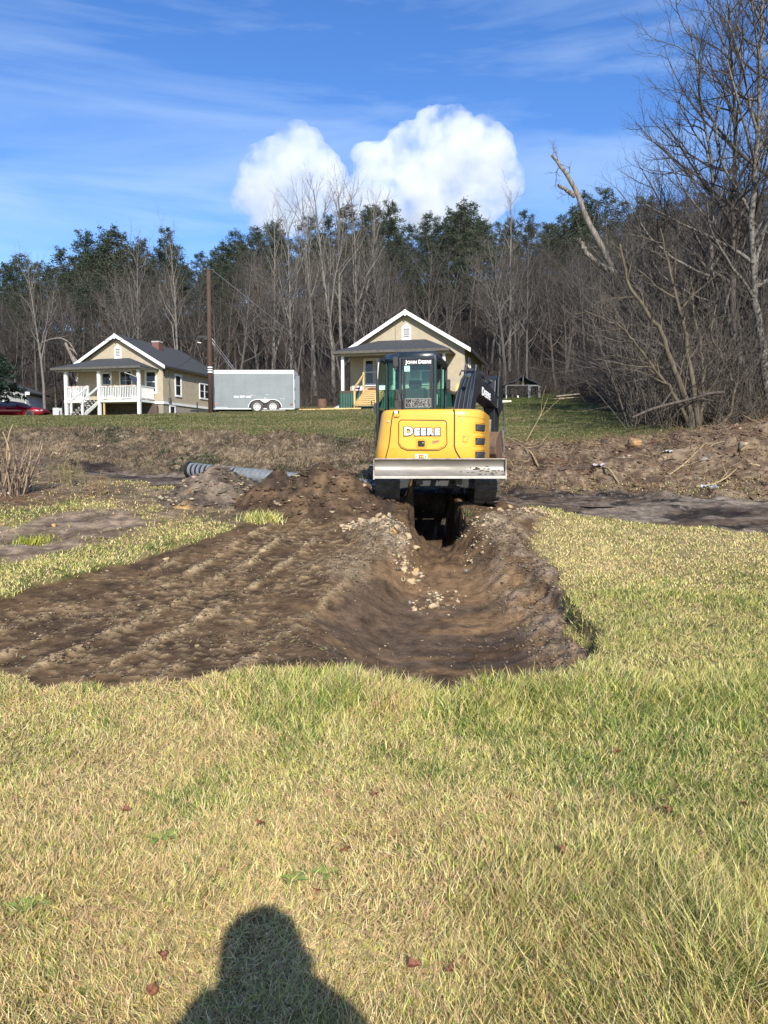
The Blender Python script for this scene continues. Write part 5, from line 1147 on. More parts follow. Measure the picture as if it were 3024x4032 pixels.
# pines: a bare lower trunk, irregular limbs, tufts of needles
def pine_meshes(seed, Hh, tuft=.42, t0=.38, wid=.24):
    g = np.random.default_rng(seed); tk = limb(g, (0, 0, -.6), (g.normal(0, .04), g.normal(0, .04), 1), Hh + .6, .20, 12, .03, .03, .12); lb = []; cen = []
    n = 46
    for k in range(n):
        t = t0 + (1 - t0) * (k + g.uniform(0, 1)) / n; p, r, d = at_(tk, min(t, .99)); az = 2.4 * k + g.normal(0, .5)
        L = Hh * wid * (1.12 - t) * g.uniform(.45, 1.35) / (1.12 - t0) + .45
        c = limb(g, p, (math.cos(az), math.sin(az), g.uniform(-.05, .55)), L, .045, 5, .14, .07, .3); lb.append(c)
        for s in np.linspace(.35, 1, max(2, int(L / .42))): q = at_(c, min(s, .999))[0]; cen.append(q + g.normal(0, .10, 3))
        for _ in range(2):
            s = g.uniform(.3, .8); q, rr_, dd = at_(c, s); c2 = limb(g, q, dd + g.normal(0, .6, 3), L * .4, .02, 3, .15, .1); lb.append(c2); cen += [c2[0][-1], c2[0][2]]
    cen.append(tk[0][-1]); cen = np.array(cen); m = 11
    c = np.repeat(cen, m, 0); N_ = len(c); d = g.normal(0, 1, (N_, 3)); d[:, 2] = d[:, 2] * .6 + .35; d /= np.linalg.norm(d, axis=1, keepdims=True)
    s = np.cross(d, g.normal(0, 1, (N_, 3))); s /= np.linalg.norm(s, axis=1, keepdims=True)
    L = tuft * g.uniform(.5, 1.15, (N_, 1)); w_ = .10 * g.uniform(.5, 1.2, (N_, 1)); o = c + g.normal(0, .17, (N_, 3))
    V = np.stack([o - s * w_ * .5, o + d * L * .55 - s * w_ * .7, o + d * L, o + d * L * .55 + s * w_ * .7], 1).reshape(-1, 3); Q = np.arange(N_ * 4).reshape(-1, 4)
    base = np.array((.026, .043, .028)); alt = np.array((.075, .088, .046)); f = np.repeat(g.uniform(0, 1, len(cen)) ** 1.6, m)[:, None] * .8 + g.uniform(0, .25, (N_, 1))
    C = np.repeat(np.clip(base + (alt - base) * f, 0, 1), 4, 0)
    VT, QT = tubes([tk], 6); VB, QB = tubes(lb, 3)
    m1 = npmesh('pine_trunk', np.concatenate([VT, VB]), quads=np.concatenate([QT, QB + len(VT)]), mat=B_BROWN, smooth=True)
    return m1, npmesh('pine_crown', V, quads=Q, col=C, mat=M_LEAF)
PIN = [pine_meshes(200 + i, 14.0, t0=(.26, .16, .36, .20, .30)[i], wid=(.30, .25, .34, .31, .27)[i]) for i in range(5)]

SIL = np.array([(-400, 1080), (0, 1050), (150, 1015), (300, 965), (400, 905), (470, 975), (600, 925), (680, 915), (760, 985), (900, 945), (1000, 865), (1100, 885), (1250, 885), (1400, 850), (1500, 790), (1600, 860), (1700, 855), (1800, 800), (1900, 825), (2000, 850), (2200, 805), (2400, 770), (2700, 780), (3024, 740), (3500, 740)], float)
def sil_z(x, y, dp=0):
    px = 1512 + FPX * x / (y * math.cos(PITCH)); py = np.interp(px, SIL[:, 0], SIL[:, 1]) + dp
    return P(px, py, y)[2], px
g = np.random.default_rng(77)
# pines along and below the ridge
GP = 'pines of the hillside wood'; LP = 'dark green pine with tufted crown in the hillside wood'
k = 0; spots = []
for row, (Y0, num, dp) in enumerate(((130, 60, 0), (123, 54, 40), (114, 50, 80), (105, 46, 135), (96, 34, 200))):
    for j in range(num):
        f = (j + g.uniform(.1, .9)) / num; Y = Y0 + g.uniform(-4, 4); x = (f - .5) * 1.16 * Y
        if row >= 2 and 950 < 1512 + FPX * x / Y < 1500 and g.random() < .6: continue
        spots.append((x, Y, dp + g.normal(0, 18) + (g.random() ** 3) * 60))
for x, Y, dp in spots:
    z, px = sil_z(x, Y, dp); gz_ = H1(x, Y); hgt = np.clip(z - gz_, 7.5, 20); i = g.integers(0, 5); s = hgt / 14.0
    tree_obj('pine_tree', PIN[i], (x, Y, gz_), g.uniform(0, 6.28), LP, 'pine', GP, (s * g.uniform(.9, 1.25), s * g.uniform(.9, 1.25), s)); k += 1
tall = [(405, 903, 118, 'tallest pine at the left of the ridge, its flat crown standing above its neighbours'), (1790, 797, 120, 'broad dark pine standing out on the ridge above the right house')]
for px, py, Y, lab in tall:
    p = P(px, py, Y); gz_ = H1(p[0], Y); s = (p[2] - gz_) / 14.0; tree_obj('pine_tree', PIN[2], (p[0], Y, gz_), 1.0, lab, 'pine', None, (s * 1.15, s * 1.15, s))
# bare trees through the wood
GB = 'bare trees of the hillside wood'; LB = 'bare grey brown tree among many alike in the hillside wood'
cnt = 0; placed = []
while cnt < 186:
    Y = 63 + 52 * g.random() ** 1.25; x = g.uniform(-.60, .60) * Y
    if (x > 0 and Y < 66) or (-38 < x < -24 and Y < 73): continue
    if min([(x - a) ** 2 + (Y - b_) ** 2 for a, b_ in placed] + [9e9]) < 2.0: continue
    placed.append((x, Y)); gz_ = H1(x, Y); z, px = sil_z(x, Y, 0); px_ = px
    hmax = z - gz_; hgt = min(g.uniform(11, 17.0), hmax * g.uniform(.55, .90) * (1 - .20 * sst(78, 100, Y))); 
    if hgt < 6: hgt = 6
    i = g.integers(0, 9); s = hgt / 16.0
    o_ = tree_obj('bare_tree', FOR[i], (x, Y, gz_), g.uniform(0, 6.28), LB, 'tree', GB, (s * .95, s * .95, s)); o_.rotation_euler = (g.normal(0, .05), g.normal(0, .05), g.uniform(0, 6.28)); cnt += 1
# the right-hand edge of the wood comes forward along the lawn
GR = 'bare trees along the right edge of the lawn'; LR = 'bare slender tree among the thicket along the right edge of the lawn'
for j in range(88):
    Y = g.uniform(27, 64); x = g.uniform(.285, .62) * Y + 1.2; gz_ = H1(x, Y); i = g.integers(0, 9); hgt = g.uniform(7, 12.5); z, px = sil_z(x, Y, 15)
    s = min(hgt, (z - gz_) * .98) / 16.0
    tree_obj('bare_tree', FOR[i], (x, Y, gz_), g.uniform(0, 6.28), LR, 'tree', GR, (s * 1.1, s * 1.1, s))
# what stands behind them and nobody could count: one mass of stems
def mesh_arrays(me):
    v = np.empty(len(me.vertices) * 3, np.float32); me.vertices.foreach_get('co', v); f = np.empty(len(me.loops), np.int32); me.loops.foreach_get('vertex_index', f); return v.reshape(-1, 3), f.reshape(-1, 4)
_arr = [tuple(mesh_arrays(m_) for m_ in ms) for ms in FOR[:5]]; VV = []; QQ = []; MI = []; nb = 0
for j in range(120):
    Y = g.uniform(70, 122); x = g.uniform(-.6, .6) * Y; gz_ = H1(x, Y); z, px = sil_z(x, Y, 0); s = min(g.uniform(8, 14), (z - gz_) * .62) / 16.0; a = g.uniform(0, 6.28); i = g.integers(0, 5)
    for k_, (v, f) in enumerate(_arr[i]):
        q = v * s; q = np.stack([q[:, 0] * math.cos(a) - q[:, 1] * math.sin(a) + x, q[:, 0] * math.sin(a) + q[:, 1] * math.cos(a) + Y, q[:, 2] + gz_], 1); VV.append(q); QQ.append(f + nb); nb += len(v); MI.append(np.full(len(f), k_, np.int32))
tag(link('background_wood', npmesh('background_wood', np.concatenate(VV), quads=np.concatenate(QQ), mats=[B_BROWN, B_TWIG], midx=np.concatenate(MI))), kind='stuff')
# tall pale trunks behind the right house, and other trees one can pick out
def pick(kind, ms, pxb, pyt, Y, lab, href, rz=0., grp=None, wide=1.0):
    p = P(pxb, pyt, Y); gz_ = H1(p[0], Y); s = (p[2] - gz_) / href; return tree_obj(kind, ms, (p[0], Y, gz_), rz, lab, 'tree', grp, (s * wide, s * wide, s))
for i, (px, py, Y, lab) in enumerate([(1312, 735, 74, 'tall pale trunked bare tree left of the right house gable, tallest of its clump'), (1352, 760, 75, 'pale trunked bare tree, middle of the clump behind the right house'), (1395, 750, 76, 'pale trunked bare tree, rightmost of the clump behind the right house'), (1235, 790, 73, 'pale bare tree with leaning limbs, left of the clump behind the right house'), (1490, 770, 80, 'pale bare tree rising beside the left slope of the right house roof'), (1150, 860, 70, 'pale crooked bare tree standing behind the right end of the trailer'), (1060, 880, 71, 'pale bare tree standing behind the middle of the trailer')]):
    pick('bare_tree', POP[i % 4], px, py, Y, lab, 20.0, i * 1.3, wide=.85)
SYC = tree_meshes('white_tree', 160, 20.0, .21, [(24, .22, .78, .20, 5, .12, .18), (6, .2, .6, .46, 4, .15, .08), (5, .15, .7, .5, 3, .16, .05)], B_PALE, B_TWIGP, tsides=7, bs=3, wander=.015)
pick('bare_tree', SYC, 2016, 735, 78, 'slim straight white barked bare tree rising behind the kennel', 20.0, .5)
pick('bare_tree', POP[1], 545, 1000, 66, 'pale forked bare tree directly behind the left house ridge', 20.0, 2.2, wide=.8)
pick('bare_tree', POP[2], 700, 960, 68, 'pale bare tree behind the rear slope of the left house roof', 20.0, 4.0, wide=.8)
pick('bare_tree', POP[0], 160, 1040, 68, 'pale bare tree with a thick trunk left of the left house', 20.0, 1.0, wide=.8)
# undergrowth: thin stems nobody could count
def stems(name, n, fn, hmin, hmax, r0, m, seed, kind='stuff', curve=.16, segs=5, sides=3):
    g = np.random.default_rng(seed); lst = []
    x, y = fn(g, n); z = H(x, y)
    for i in range(len(x)):
        L = g.uniform(hmin, hmax); lst.append(limb(g, (x[i], y[i], z[i] - .05), (g.normal(0, .35), g.normal(0, .35), 1), L, r0 * g.uniform(.5, 1.3) * L ** .5, segs, curve, -.03, .3))
        if g.random() < .8:
            p, r, d = at_(lst[-1], g.uniform(.3, .8)); lst.append(limb(g, p, d + g.normal(0, .6, 3), L * .5, r * .7, segs - 2, curve, 0, .3))
    V, Q = tubes(lst, sides); return tag(link(name, npmesh(name, V, quads=Q, mat=m)), kind=kind)
def f_wood(g, n): y = 61 + 56 * g.random(n) ** 1.5; x = g.uniform(-.6, .6, n) * y; k_ = ~((x > -38) & (x < -24) & (y < 70.5)); return x[k_], y[k_]
def f_foot(g, n): y = 61.5 + 8 * g.random(n); x = g.uniform(-.6, .62, n) * y; k_ = ((x < -8) | (y > 64)) & ~((x > -38) & (x < -24) & (y < 70.5)); return x[k_], y[k_]
def f_right(g, n): y = 20.5 + 44 * g.random(n); x = y * (.275 + .36 * g.random(n)) + .8; return x, y
def f_right2(g, n): y = 20 + 12 * g.random(n) ** 1.3; x = y * (.33 + .27 * g.random(n)) + .6; return x, y
stems('undergrowth', 7000, f_wood, 1.5, 5.0, .012, B_TWIG, 301)
stems('brush', 2600, f_foot, .8, 3.2, .009, mat_bark('brush_russet', (.115, .080, .060), (.066, .046, .036)), 302, curve=.3)
stems('thicket', 6200, f_right, 1.2, 6.4, .008, mat_bark('thicket_brown', (.112, .095, .080), (.062, .053, .046)), 303, curve=.24)
stems('bramble', 1500, f_right2, .5, 2.4, .007, B_SHRUB, 304, curve=.34, segs=6)

# the big trees at the right
def px_trunk(path, Y0, r0, r1, dY=0.):
    def fn(g):
        n = len(path); pts = []
        for i, (px, py) in enumerate(path): pts.append(P(px, py, Y0 + dY * i / max(1, n - 1)))
        pts = np.array(pts); t = np.linspace(0, 1, n); tt = np.linspace(0, 1, 22); q = np.stack([np.interp(tt, t, pts[:, k]) for k in range(3)], 1)
        q[1:-1] = (q[:-2] + 2 * q[1:-1] + q[2:]) / 4 + g.normal(0, .02, (20, 3)); return q, r0 + (r1 - r0) * tt ** .8
    return fn
NSPEC = [(21, .34, .85, .40, 9, .10, .07), (8, .2, .66, .48, 6, .12, .07), (6, .15, .62, .5, 4, .13, .06), (4, .2, .6, .5, 3, .14, .04)]
def near_tree(kind, paths, Y0, lab, bark, twig, spec, seed, bs=5, grp=None):
    base = P(*paths[0][0][0], Y0); base[2] = H1(base[0], base[1]) - .1
    def tp(g):
        r = []
        for path, ra, rb, dY in paths:
            q, rad = px_trunk(path, Y0, ra, rb, dY)(g)
            r.append((q - base, rad))
        r[0][0][0][2] = min(r[0][0][0][2], -.1)
        return r
    ms = tree_meshes(kind, seed, 1, .1, spec, bark, twig, trunk_pts=tp, tsides=10, bs=bs)
    return tree_obj(kind, ms, tuple(base), 0, lab, 'tree', grp)
near_tree('bare_tree', [([(2992, 1665), (2950, 1530), (2915, 1417), (2895, 1318), (2846, 1213), (2806, 1139), (2797, 1030), (2806, 880), (2808, 745), (2800, 596), (2757, 380), (2713, 100)], .125, .022, 0.)], 23.5, 'leaning bare tree with flaking pale bark, rising left of the right edge trunk', B_PEEL, B_TWIG, NSPEC, 401)
near_tree('bare_tree', [([(2900, 1690), (2898, 1500), (2886, 1287), (2889, 950), (2889, 718), (2896, 528), (2882, 271), (2870, 20)], .14, .03, 1.)], 26, 'straight dark trunked bare tree between the two flaking barked trees', B_BROWN, B_TWIG, NSPEC, 402)
near_tree('bare_tree', [([(3050, 1690), (3030, 1560), (2995, 1323), (2970, 1189), (2960, 1025), (2964, 745), (2990, 500), (2985, 200), (3010, -60)], .15, .035, 0.)], 22, 'big bare tree with flaking bark at the right edge of the picture', B_PEEL, B_TWIG, NSPEC, 403)
near_tree('bare_tree', [([(3180, 1700), (3170, 1200), (3150, 700), (3110, 250), (3080, -150)], .17, .04, 0.)], 25, 'bare tree just outside the right edge reaching its crown into the picture', B_BROWN, B_TWIG, NSPEC, 404)
DSPEC = [(12, .18, .85, .32, 8, .12, .02), (6, .2, .7, .48, 5, .14, .0), (5, .15, .7, .5, 4, .15, -.01)]
near_tree('bare_tree', [([(2731, 1720), (2715, 1600), (2677, 1520), (2637, 1422), (2612, 1323), (2577, 1258), (2498, 1164), (2468, 1094), (2440, 960)], .10, .03, 0.), ([(2752, 1715), (2726, 1472), (2697, 1308), (2687, 1248), (2657, 1149), (2637, 1050), (2600, 900)], .075, .02, .5),
     ([(2735, 1720), (2662, 1551), (2597, 1482), (2533, 1392), (2478, 1318), (2423, 1268), (2300, 1223)], .06, .015, -.6), ([(2800, 1700), (2890, 1620), (2888, 1500), (2846, 1412), (2800, 1330), (2820, 1200)], .05, .015, .4), ([(2745, 1715), (2770, 1560), (2765, 1400), (2735, 1240), (2720, 1090)], .05, .015, 1.)], 20.5,
     'many stemmed bare tree with drooping lower limbs beside the lawn at the right', B_SHRUB, B_TWIGP, DSPEC, 405)
near_tree('dead_tree', [([(2800, 1600), (2700, 1440), (2600, 1290), (2520, 1180), (2440, 1085), (2370, 990), (2310, 850), (2262, 740), (2225, 672), (2195, 635), (2172, 610)], .22, .055, 1.), ([(2440, 1085), (2370, 1050), (2310, 1000), (2290, 960), (2276, 940)], .12, .08, -.3), ([(2262, 770), (2225, 745), (2196, 730)], .09, .05, -.2)], 31,
     'dead leaning tree with broken off top and bleached wood, left of the right trees', B_DEAD, B_TWIG, [(10, .35, .8, .13, 5, .25, -.02), (7, .15, .8, .5, 4, .25, -.05), (5, .15, .8, .5, 3, .25, -.04)], 406, bs=4)
# a fallen limb and a broken stub by the left house
def stick(name, pts, r0, r1, m, lab, cat='branch', grp=None, side=(), sides=7):
    pts = np.array([np.array(p) for p in pts]); b0 = pts[0].copy(); t = np.linspace(0, 1, len(pts)); tt = np.linspace(0, 1, 3 * len(pts)); q = np.stack([np.interp(tt, t, pts[:, k]) for k in range(3)], 1) - b0
    q[1:-1] = (q[:-2] + 2 * q[1:-1] + q[2:]) / 4
    lst = [(q, r0 + (r1 - r0) * tt)]
    gg = np.random.default_rng(abs(hash(lab)) % 1000 if False else len(lab) * 7 + len(pts))
    for s in side: p, r, d = at_(lst[0], s); lst.append(limb(gg, p, d + gg.normal(0, .5, 3), .35 * np.linalg.norm(q[-1]), r * .6, 5, .15, .05, .2))
    V, Q = tubes(lst, sides); return tag(link(name, npmesh(name, V, quads=Q, mat=m, smooth=True), None, tuple(b0)), lab, cat, grp)
stick('fallen_branch', [P(2488, 1645, 19.6), P(2560, 1612, 19.8), P(2640, 1590, 20), P(2720, 1572, 20.2), P(2790, 1548, 20.4), P(2850, 1545, 20.6)], .030, .045, B_BROWN, 'thick dark fallen branch with a pale broken end, lying across the thicket', side=(.3, .6, .8))
stick('broken_branch', [P(258, 1350, 58), P(275, 1390, 58), P(295, 1425, 58), P(312, 1455, 58), P(330, 1510, 58)], .10, .14, B_DEAD, 'broken splintered tree stub leaning left of the left house roof', side=(.1, .2, .3))
stick('broken_branch', [P(150, 1358, 58), P(195, 1335, 58), P(240, 1330, 58), P(275, 1348, 58), P(300, 1395, 58)], .03, .06, B_DEAD, 'pale bent limb arching left from the broken stub by the left house', side=(.2, .4, .6))
stick('log', [P(2760, 1500, 28), P(2830, 1520, 28), P(2930, 1530, 28.5)], .30, .26, B_BROWN, 'old log lying in the thicket behind the flaking barked trees', 'log')
# dark conifer at the left edge
def spruce(seed, Hh, wid):
    g = np.random.default_rng(seed); tk = limb(g, (0, 0, -.4), (0, 0, 1), Hh, .17, 10, .015, .02, .1); lb = []; cen = []
    for k in range(120):
        t = .24 + .74 * k / 120; p, r, d = at_(tk, t); az = 2.4 * k + g.normal(0, .4); L = wid * (1.04 - t) * g.uniform(.75, 1.2) + .2
        c = limb(g, p, (math.cos(az), math.sin(az), -.12), L, .03, 6, .07, -.03, .2); lb.append(c)
        for s in np.arange(.25, 1, .22 / max(L, .3)): q, _, dd = at_(c, s); sd = unit(np.cross(dd, (0, 0, 1))); wv = .55 * (1.1 - s); cen += [(q + sd * g.uniform(-wv, wv) + g.normal(0, .05, 3), dd) for _ in range(3)]
    m = 7; c = np.repeat(np.array([a for a, _ in cen]), m, 0); D = np.repeat(np.array([b_ for _, b_ in cen]), m, 0); N_ = len(c)
    d = D * .7 + g.normal(0, .55, (N_, 3)) + np.array((0, 0, -.25)); d /= np.linalg.norm(d, axis=1, keepdims=True); s = np.cross(d, g.normal(0, 1, (N_, 3))); s /= np.linalg.norm(s, axis=1, keepdims=True)
    L = .30 * g.uniform(.5, 1.2, (N_, 1)); w_ = .07 * g.uniform(.6, 1.3, (N_, 1)); o = c + g.normal(0, .05, (N_, 3))
    V = np.stack([o - s * w_ * .4, o + d * L * .5 - s * w_ * .7, o + d * L, o + d * L * .5 + s * w_ * .7], 1).reshape(-1, 3)
    f = g.uniform(0, 1, (N_, 1)) ** 2; C = np.repeat(np.array((.012, .026, .018)) + np.array((.030, .040, .022)) * f, 4, 0)
    VT, QT = tubes([tk], 7); VB, QB = tubes(lb, 3)
    return npmesh('spruce_trunk', np.concatenate([VT, VB]), quads=np.concatenate([QT, QB + len(VT)]), mat=B_BROWN, smooth=True), npmesh('spruce_crown', V, quads=np.arange(N_ * 4).reshape(-1, 4), col=C, mat=M_LEAF)
SPR = spruce(500, 7.4, 3.0)
x_, Y_ = P(-70, 1300, 56)[0], 56.0
tree_obj('conifer', SPR, (x_, Y_, H1(x_, Y_) + .4), .4, 'dark green conifer with drooping boughs at the left edge, in front of the outbuilding', 'conifer')
# ragged cut shrub at the left edge, weeds beside it
def shrub(name, px, py, n, hh, spread, m, lab, seed, r0=.016, cat='shrub'):
    p = gp(px, py); g = np.random.default_rng(seed); lst = []
    for k in range(n):
        a = g.uniform(0, 6.28); rr_ = spread * math.sqrt(g.random()); L = hh * g.uniform(.35, 1.05); c = limb(g, (rr_ * math.cos(a), rr_ * math.sin(a), -.05), (math.cos(a) * .25, math.sin(a) * .25, 1), L, r0 * g.uniform(.5, 1.3), 7, .10, .02, .45); lst.append(c)
        for _ in range(2):
            q, r, d = at_(c, g.uniform(.35, .9)); lst.append(limb(g, q, d + g.normal(0, .5, 3), L * g.uniform(.15, .4), r * .6, 4, .15, .03, .3))
    V, Q = tubes(lst, 5); return tag(link(name, npmesh(name, V, quads=Q, mat=m, smooth=True), None, (p[0], p[1], H1(*p))), lab, cat)
shrub('cut_shrub', 30, 1945, 46, 1.05, .32, mat_bark('shrub_stems', (.36, .27, .19), (.13, .085, .06)), 'ragged shrub of cut bare stems at the left edge by the road', 601)
stick('long_stem', [P(10, 1700, 13.2), P(24, 1730, 13.2), P(40, 1790, 13.2), P(30, 1860, 13.2), P(14, 1920, 13.2)][::-1], .020, .012, B_STICK, 'pale forked stem sticking up left of the cut shrub', 'stem')
stick('long_stem', [P(52, 1670, 13.3), P(38, 1700, 13.3), P(30, 1740, 13.3), P(24, 1830, 13.3), P(40, 1930, 13.3)][::-1], .020, .010, B_STICK, 'tallest pale stem of the cut shrub, bent to the right at its tip', 'stem')
stick('long_stem', [P(30, 1775, 13.0), P(90, 1800, 12.8), P(140, 1825, 12.6), P(195, 1848, 12.5)], .008, .005, B_BROWN, 'dark thin twig reaching right from the cut shrub over the road', 'twig')
def weed(name, px, py, hh, m, lab, seed, n=14, sp_=.12):
    p = gp(px, py); g = np.random.default_rng(seed); lst = []
    for k in range(n):
        c = limb(g, (g.normal(0, sp_), g.normal(0, sp_), -.03), (g.normal(0, .12), g.normal(0, .12), 1), hh * g.uniform(.6, 1.05), .006, 6, .06, .02, .5); lst.append(c)
        for j in range(12): q, r, d = at_(c, g.uniform(.3, .98)); lst.append(limb(g, q, d * .5 + g.normal(0, .5, 3), hh * g.uniform(.08, .2), .007, 2, .2, 0, .3))
    V, Q = tubes(lst, 3); return tag(link(name, npmesh(name, V, quads=Q, mat=m), None, (p[0], p[1], H1(*p))), lab, 'weed')
weed('tall_weed', 372, 1955, .50, mat_bark('weed_russet', (.30, .19, .09), (.17, .11, .06)), 'single russet feathery weed standing on the rough ground at the left', 611, n=5, sp_=.05)
weed('tall_weed', 250, 1905, .62, mat_bark('weed_olive', (.27, .22, .10), (.15, .13, .06)), 'clump of olive dry weed stalks beside the road at the left', 612, n=18, sp_=.22)

# ------------------------------------------------------------------ grass, blade by blade
M_GRASS = mat_col('grass_blades', rough=.55, trans=.32, namt=0, spec=.35)
STRAW = np.array((.78, .63, .30)); TAN = np.array((.72, .50, .26)); YEL = np.array((.60, .575, .15)); GRN = np.array((.18, .255, .045)); DKG = np.array((.065, .125, .028)); BRN = np.array((.26, .17, .095))
def grass_density(x, y):
    m = masks(x, y)
    d = (1 - m['dig']) * (1 - m['road']) * (1 - m['wood'])
    near = 1 - sst(14, 17, y)
    d = d * (1 - .985 * m['patch']) * (1 - .90 * m['weedy']) * (1 - m['bank'] * .55)
    bare = sst(.60, .70, fbm(x * 1.1 + 9, y * 1.1, 61)) * near * .45
    return np.clip(d * (1 - bare), 0, 1), m
def blades(name, x, y, Lb, Wb, seed, lean=(.15, 1.25), colour=None, sink=.01, mat_=M_GRASS):
    g = np.random.default_rng(seed); n = len(x); z = H(x, y) - sink
    L = Lb * g.uniform(.45, 1.25, n); az = 6.28 * fbm(x * 1.3, y * 1.3, 62, 3) * 2.2 + g.normal(0, 1.7, n)
    le = lean[0] + (lean[1] - lean[0]) * g.random(n) ** 1.1 * (.55 + .9 * fbm(x * .9, y * .9, 63, 2)); l2 = le + g.uniform(.1, .7, n)
    dx, dy = np.cos(az), np.sin(az); fa = g.uniform(0, 6.28, n); wx_, wy_ = np.cos(fa) * Wb / 2, np.sin(fa) * Wb / 2
    p0 = np.stack([x, y, z], 1); w_ = np.stack([wx_, wy_, np.zeros(n)], 1)
    m1 = p0 + np.stack([dx * np.sin(le), dy * np.sin(le), np.cos(le)], 1) * (L * .55)[:, None]
    tp = m1 + np.stack([dx * np.sin(l2), dy * np.sin(l2), np.cos(l2)], 1) * (L * .5)[:, None]
    V = np.stack([p0 - w_, p0 + w_, m1 + w_ * .8, m1 - w_ * .8, tp], 1).reshape(-1, 3)
    i = np.arange(n) * 5; Q = np.stack([i, i + 1, i + 2, i + 3], 1); T = np.stack([i + 3, i + 2, i + 4], 1)
    C = np.repeat(colour, 5, 0)
    return tag(link(name, npmesh(name, V, quads=Q, tris=T, col=C, mat=mat_)), kind='stuff')
def pickcol(g, n, ws, cs):
    ws = np.stack(ws, 1); ws = ws / ws.sum(1, keepdims=True); cu = np.cumsum(ws, 1); r = g.random(n)[:, None]; k = (r > cu[:, :-1]).sum(1)
    c = np.array(cs)[k]; return np.clip(c * g.uniform(.58, 1.34, (n, 1)) * (1 + g.normal(0, .06, (n, 3))), .01, .9)
def sample(g, n, y0, y1, pw, xk=.60, xo=.9):
    u = g.random(n); 
    if pw == 1: y = y0 * (y1 / y0) ** u
    else: a = 1 - pw; y = (y0 ** a + u * (y1 ** a - y0 ** a)) ** (1 / a)
    x = g.uniform(-1, 1, n) * (xk * y + xo); return x, y
g = np.random.default_rng(700)
# foreground turf
x, y = sample(g, 800000, 1.35, 7.6, 1.15); d, m = grass_density(x, y); k = g.random(len(x)) < d; x, y = x[k], y[k]
n1 = fbm(x * .75, y * .75, 71); n2 = fbm(x * 2.1, y * 2.1, 72); n3 = fbm(x * .4 + 4, y * .4, 73)
rt = sst(-.4, 1.8, x - .1 * (y - 3)); edge = sst(3.9, 4.9, y)
dry = np.clip(sst(.46, .55, n1) * (1.35 - .6 * rt) + .25 * (1 - rt) - .12, 0, 1)
gr = np.clip(sst(.48, .58, n2) * 1.0 + .4 * rt + .2 * edge - .5 * dry, 0, 1)
col = pickcol(g, len(x), [.42 + .6 * dry * .7, .10 + .75 * dry * (1 - rt), .42 + .45 * edge + .25 * rt, .20 + .75 * gr * (1 - .7 * dry), .02 + .42 * gr * (.35 + .65 * rt), .035 + .05 * dry], [STRAW, TAN, YEL, GRN, DKG, BRN])
tall = 1 + 2.0 * sst(.0, 1.2, x) * sst(3.4, 2.3, y) * (.4 + fbm(x * 2, y * 2, 74)) + 1.1 * np.exp(-((y - 4.75) / .5) ** 2) * sst(-1.5, -.6, x)
blades('grass', x, y, .058 * tall * (.5 + 1.05 * n2), .0032 + .0004 * y, 701, colour=col)
# the same turf beyond the edges of the picture
x, y = sample(g, 260000, 1.2, 15.0, 1.0); sd_ = np.where(x < 0, -1, 1); x = sd_ * (.60 * y + .85 - .04 * np.maximum(y - 7, 0) + 3.0 * g.random(len(x)) ** 1.2); d, m = grass_density(x, y); k = g.random(len(x)) < d; x, y = x[k], y[k]
col = pickcol(g, len(x), [np.full(len(x), .5), np.full(len(x), .2), np.full(len(x), .45), np.full(len(x), .35)], [STRAW, TAN, YEL, GRN])
blades('grass', x, y, .055 + 0 * x, .0050 + .0007 * y, 707, colour=col)
# flattened dead straw between the blades
x, y = sample(g, 190000, 1.35, 7.2, 1.15); d, m = grass_density(x, y); k = g.random(len(x)) < d * (.25 + .75 * sst(.4, .6, fbm(x * .75, y * .75, 71))); x, y = x[k], y[k]
col = pickcol(g, len(x), [np.full(len(x), .5), np.full(len(x), .38), np.full(len(x), .12), np.full(len(x), .12)], [STRAW, TAN, YEL, BRN])
blades('dead_straw', x, y, .062 + 0 * x, .0034 + .0004 * y, 702, lean=(1.0, 1.6), colour=col, sink=-.012)
# turf further off, both sides of the dug ground
x, y = sample(g, 300000, 7.4, 15.5, 1.0, .58, .6); d, m = grass_density(x, y); k = g.random(len(x)) < d; x, y = x[k], y[k]; m = {a: b_[k] for a, b_ in m.items()}
n1 = fbm(x * .75, y * .75, 71); n2 = fbm(x * 2.1, y * 2.1, 72); lf = sst(0, -1, x)
col = pickcol(g, len(x), [.55 + .5 * m['strip'], .22 + .3 * m['strip'] + .7 * m['weedy'] + .2 * lf, .42 + .1 * lf, .14 + .2 * lf + .45 * sst(.45, .6, n2), .02 + .25 * sst(.55, .65, n1), .05 + .6 * m['weedy'] + .5 * m['patch']], [STRAW, TAN, YEL, GRN, DKG, BRN])
blades('grass', x, y, (.046 + .008 * lf) * (.5 + .9 * n2), .0044 + .0007 * y, 703, colour=col)
# dry weeds on the bank, brown thatch with dark green tufts
yb_ = g.uniform(13.5, 24.5, 150000); xb_ = g.uniform(-.62, .62, 150000) * yb_; mb = masks(xb_, yb_)
k = g.random(len(xb_)) < mb['bank'] * (1 - .86 * mb['right']) * .95 * (1 - mb['road']); xb_, yb_ = xb_[k], yb_[k]
n2 = fbm(xb_ * 1.1, yb_ * 1.1, 75); tuft = sst(.58, .66, fbm(xb_ * .9, yb_ * .9, 76)) * (1 - sst(1, 2.5, xb_) * .8)
col = pickcol(g, len(xb_), [.55 * (1 - tuft), .75 * (1 - tuft), .25 * (1 - tuft) + .02, .02 + .35 * tuft, .01 + 1.1 * tuft], [np.array((.30, .225, .125)), np.array((.235, .165, .10)), np.array((.13, .09, .058)), np.array((.11, .13, .045)), np.array((.035, .055, .020))])
blades('bank_weeds', xb_, yb_, .14 * (.5 + n2), .017 + 0 * xb_, 704, lean=(.4, 1.6), colour=col)
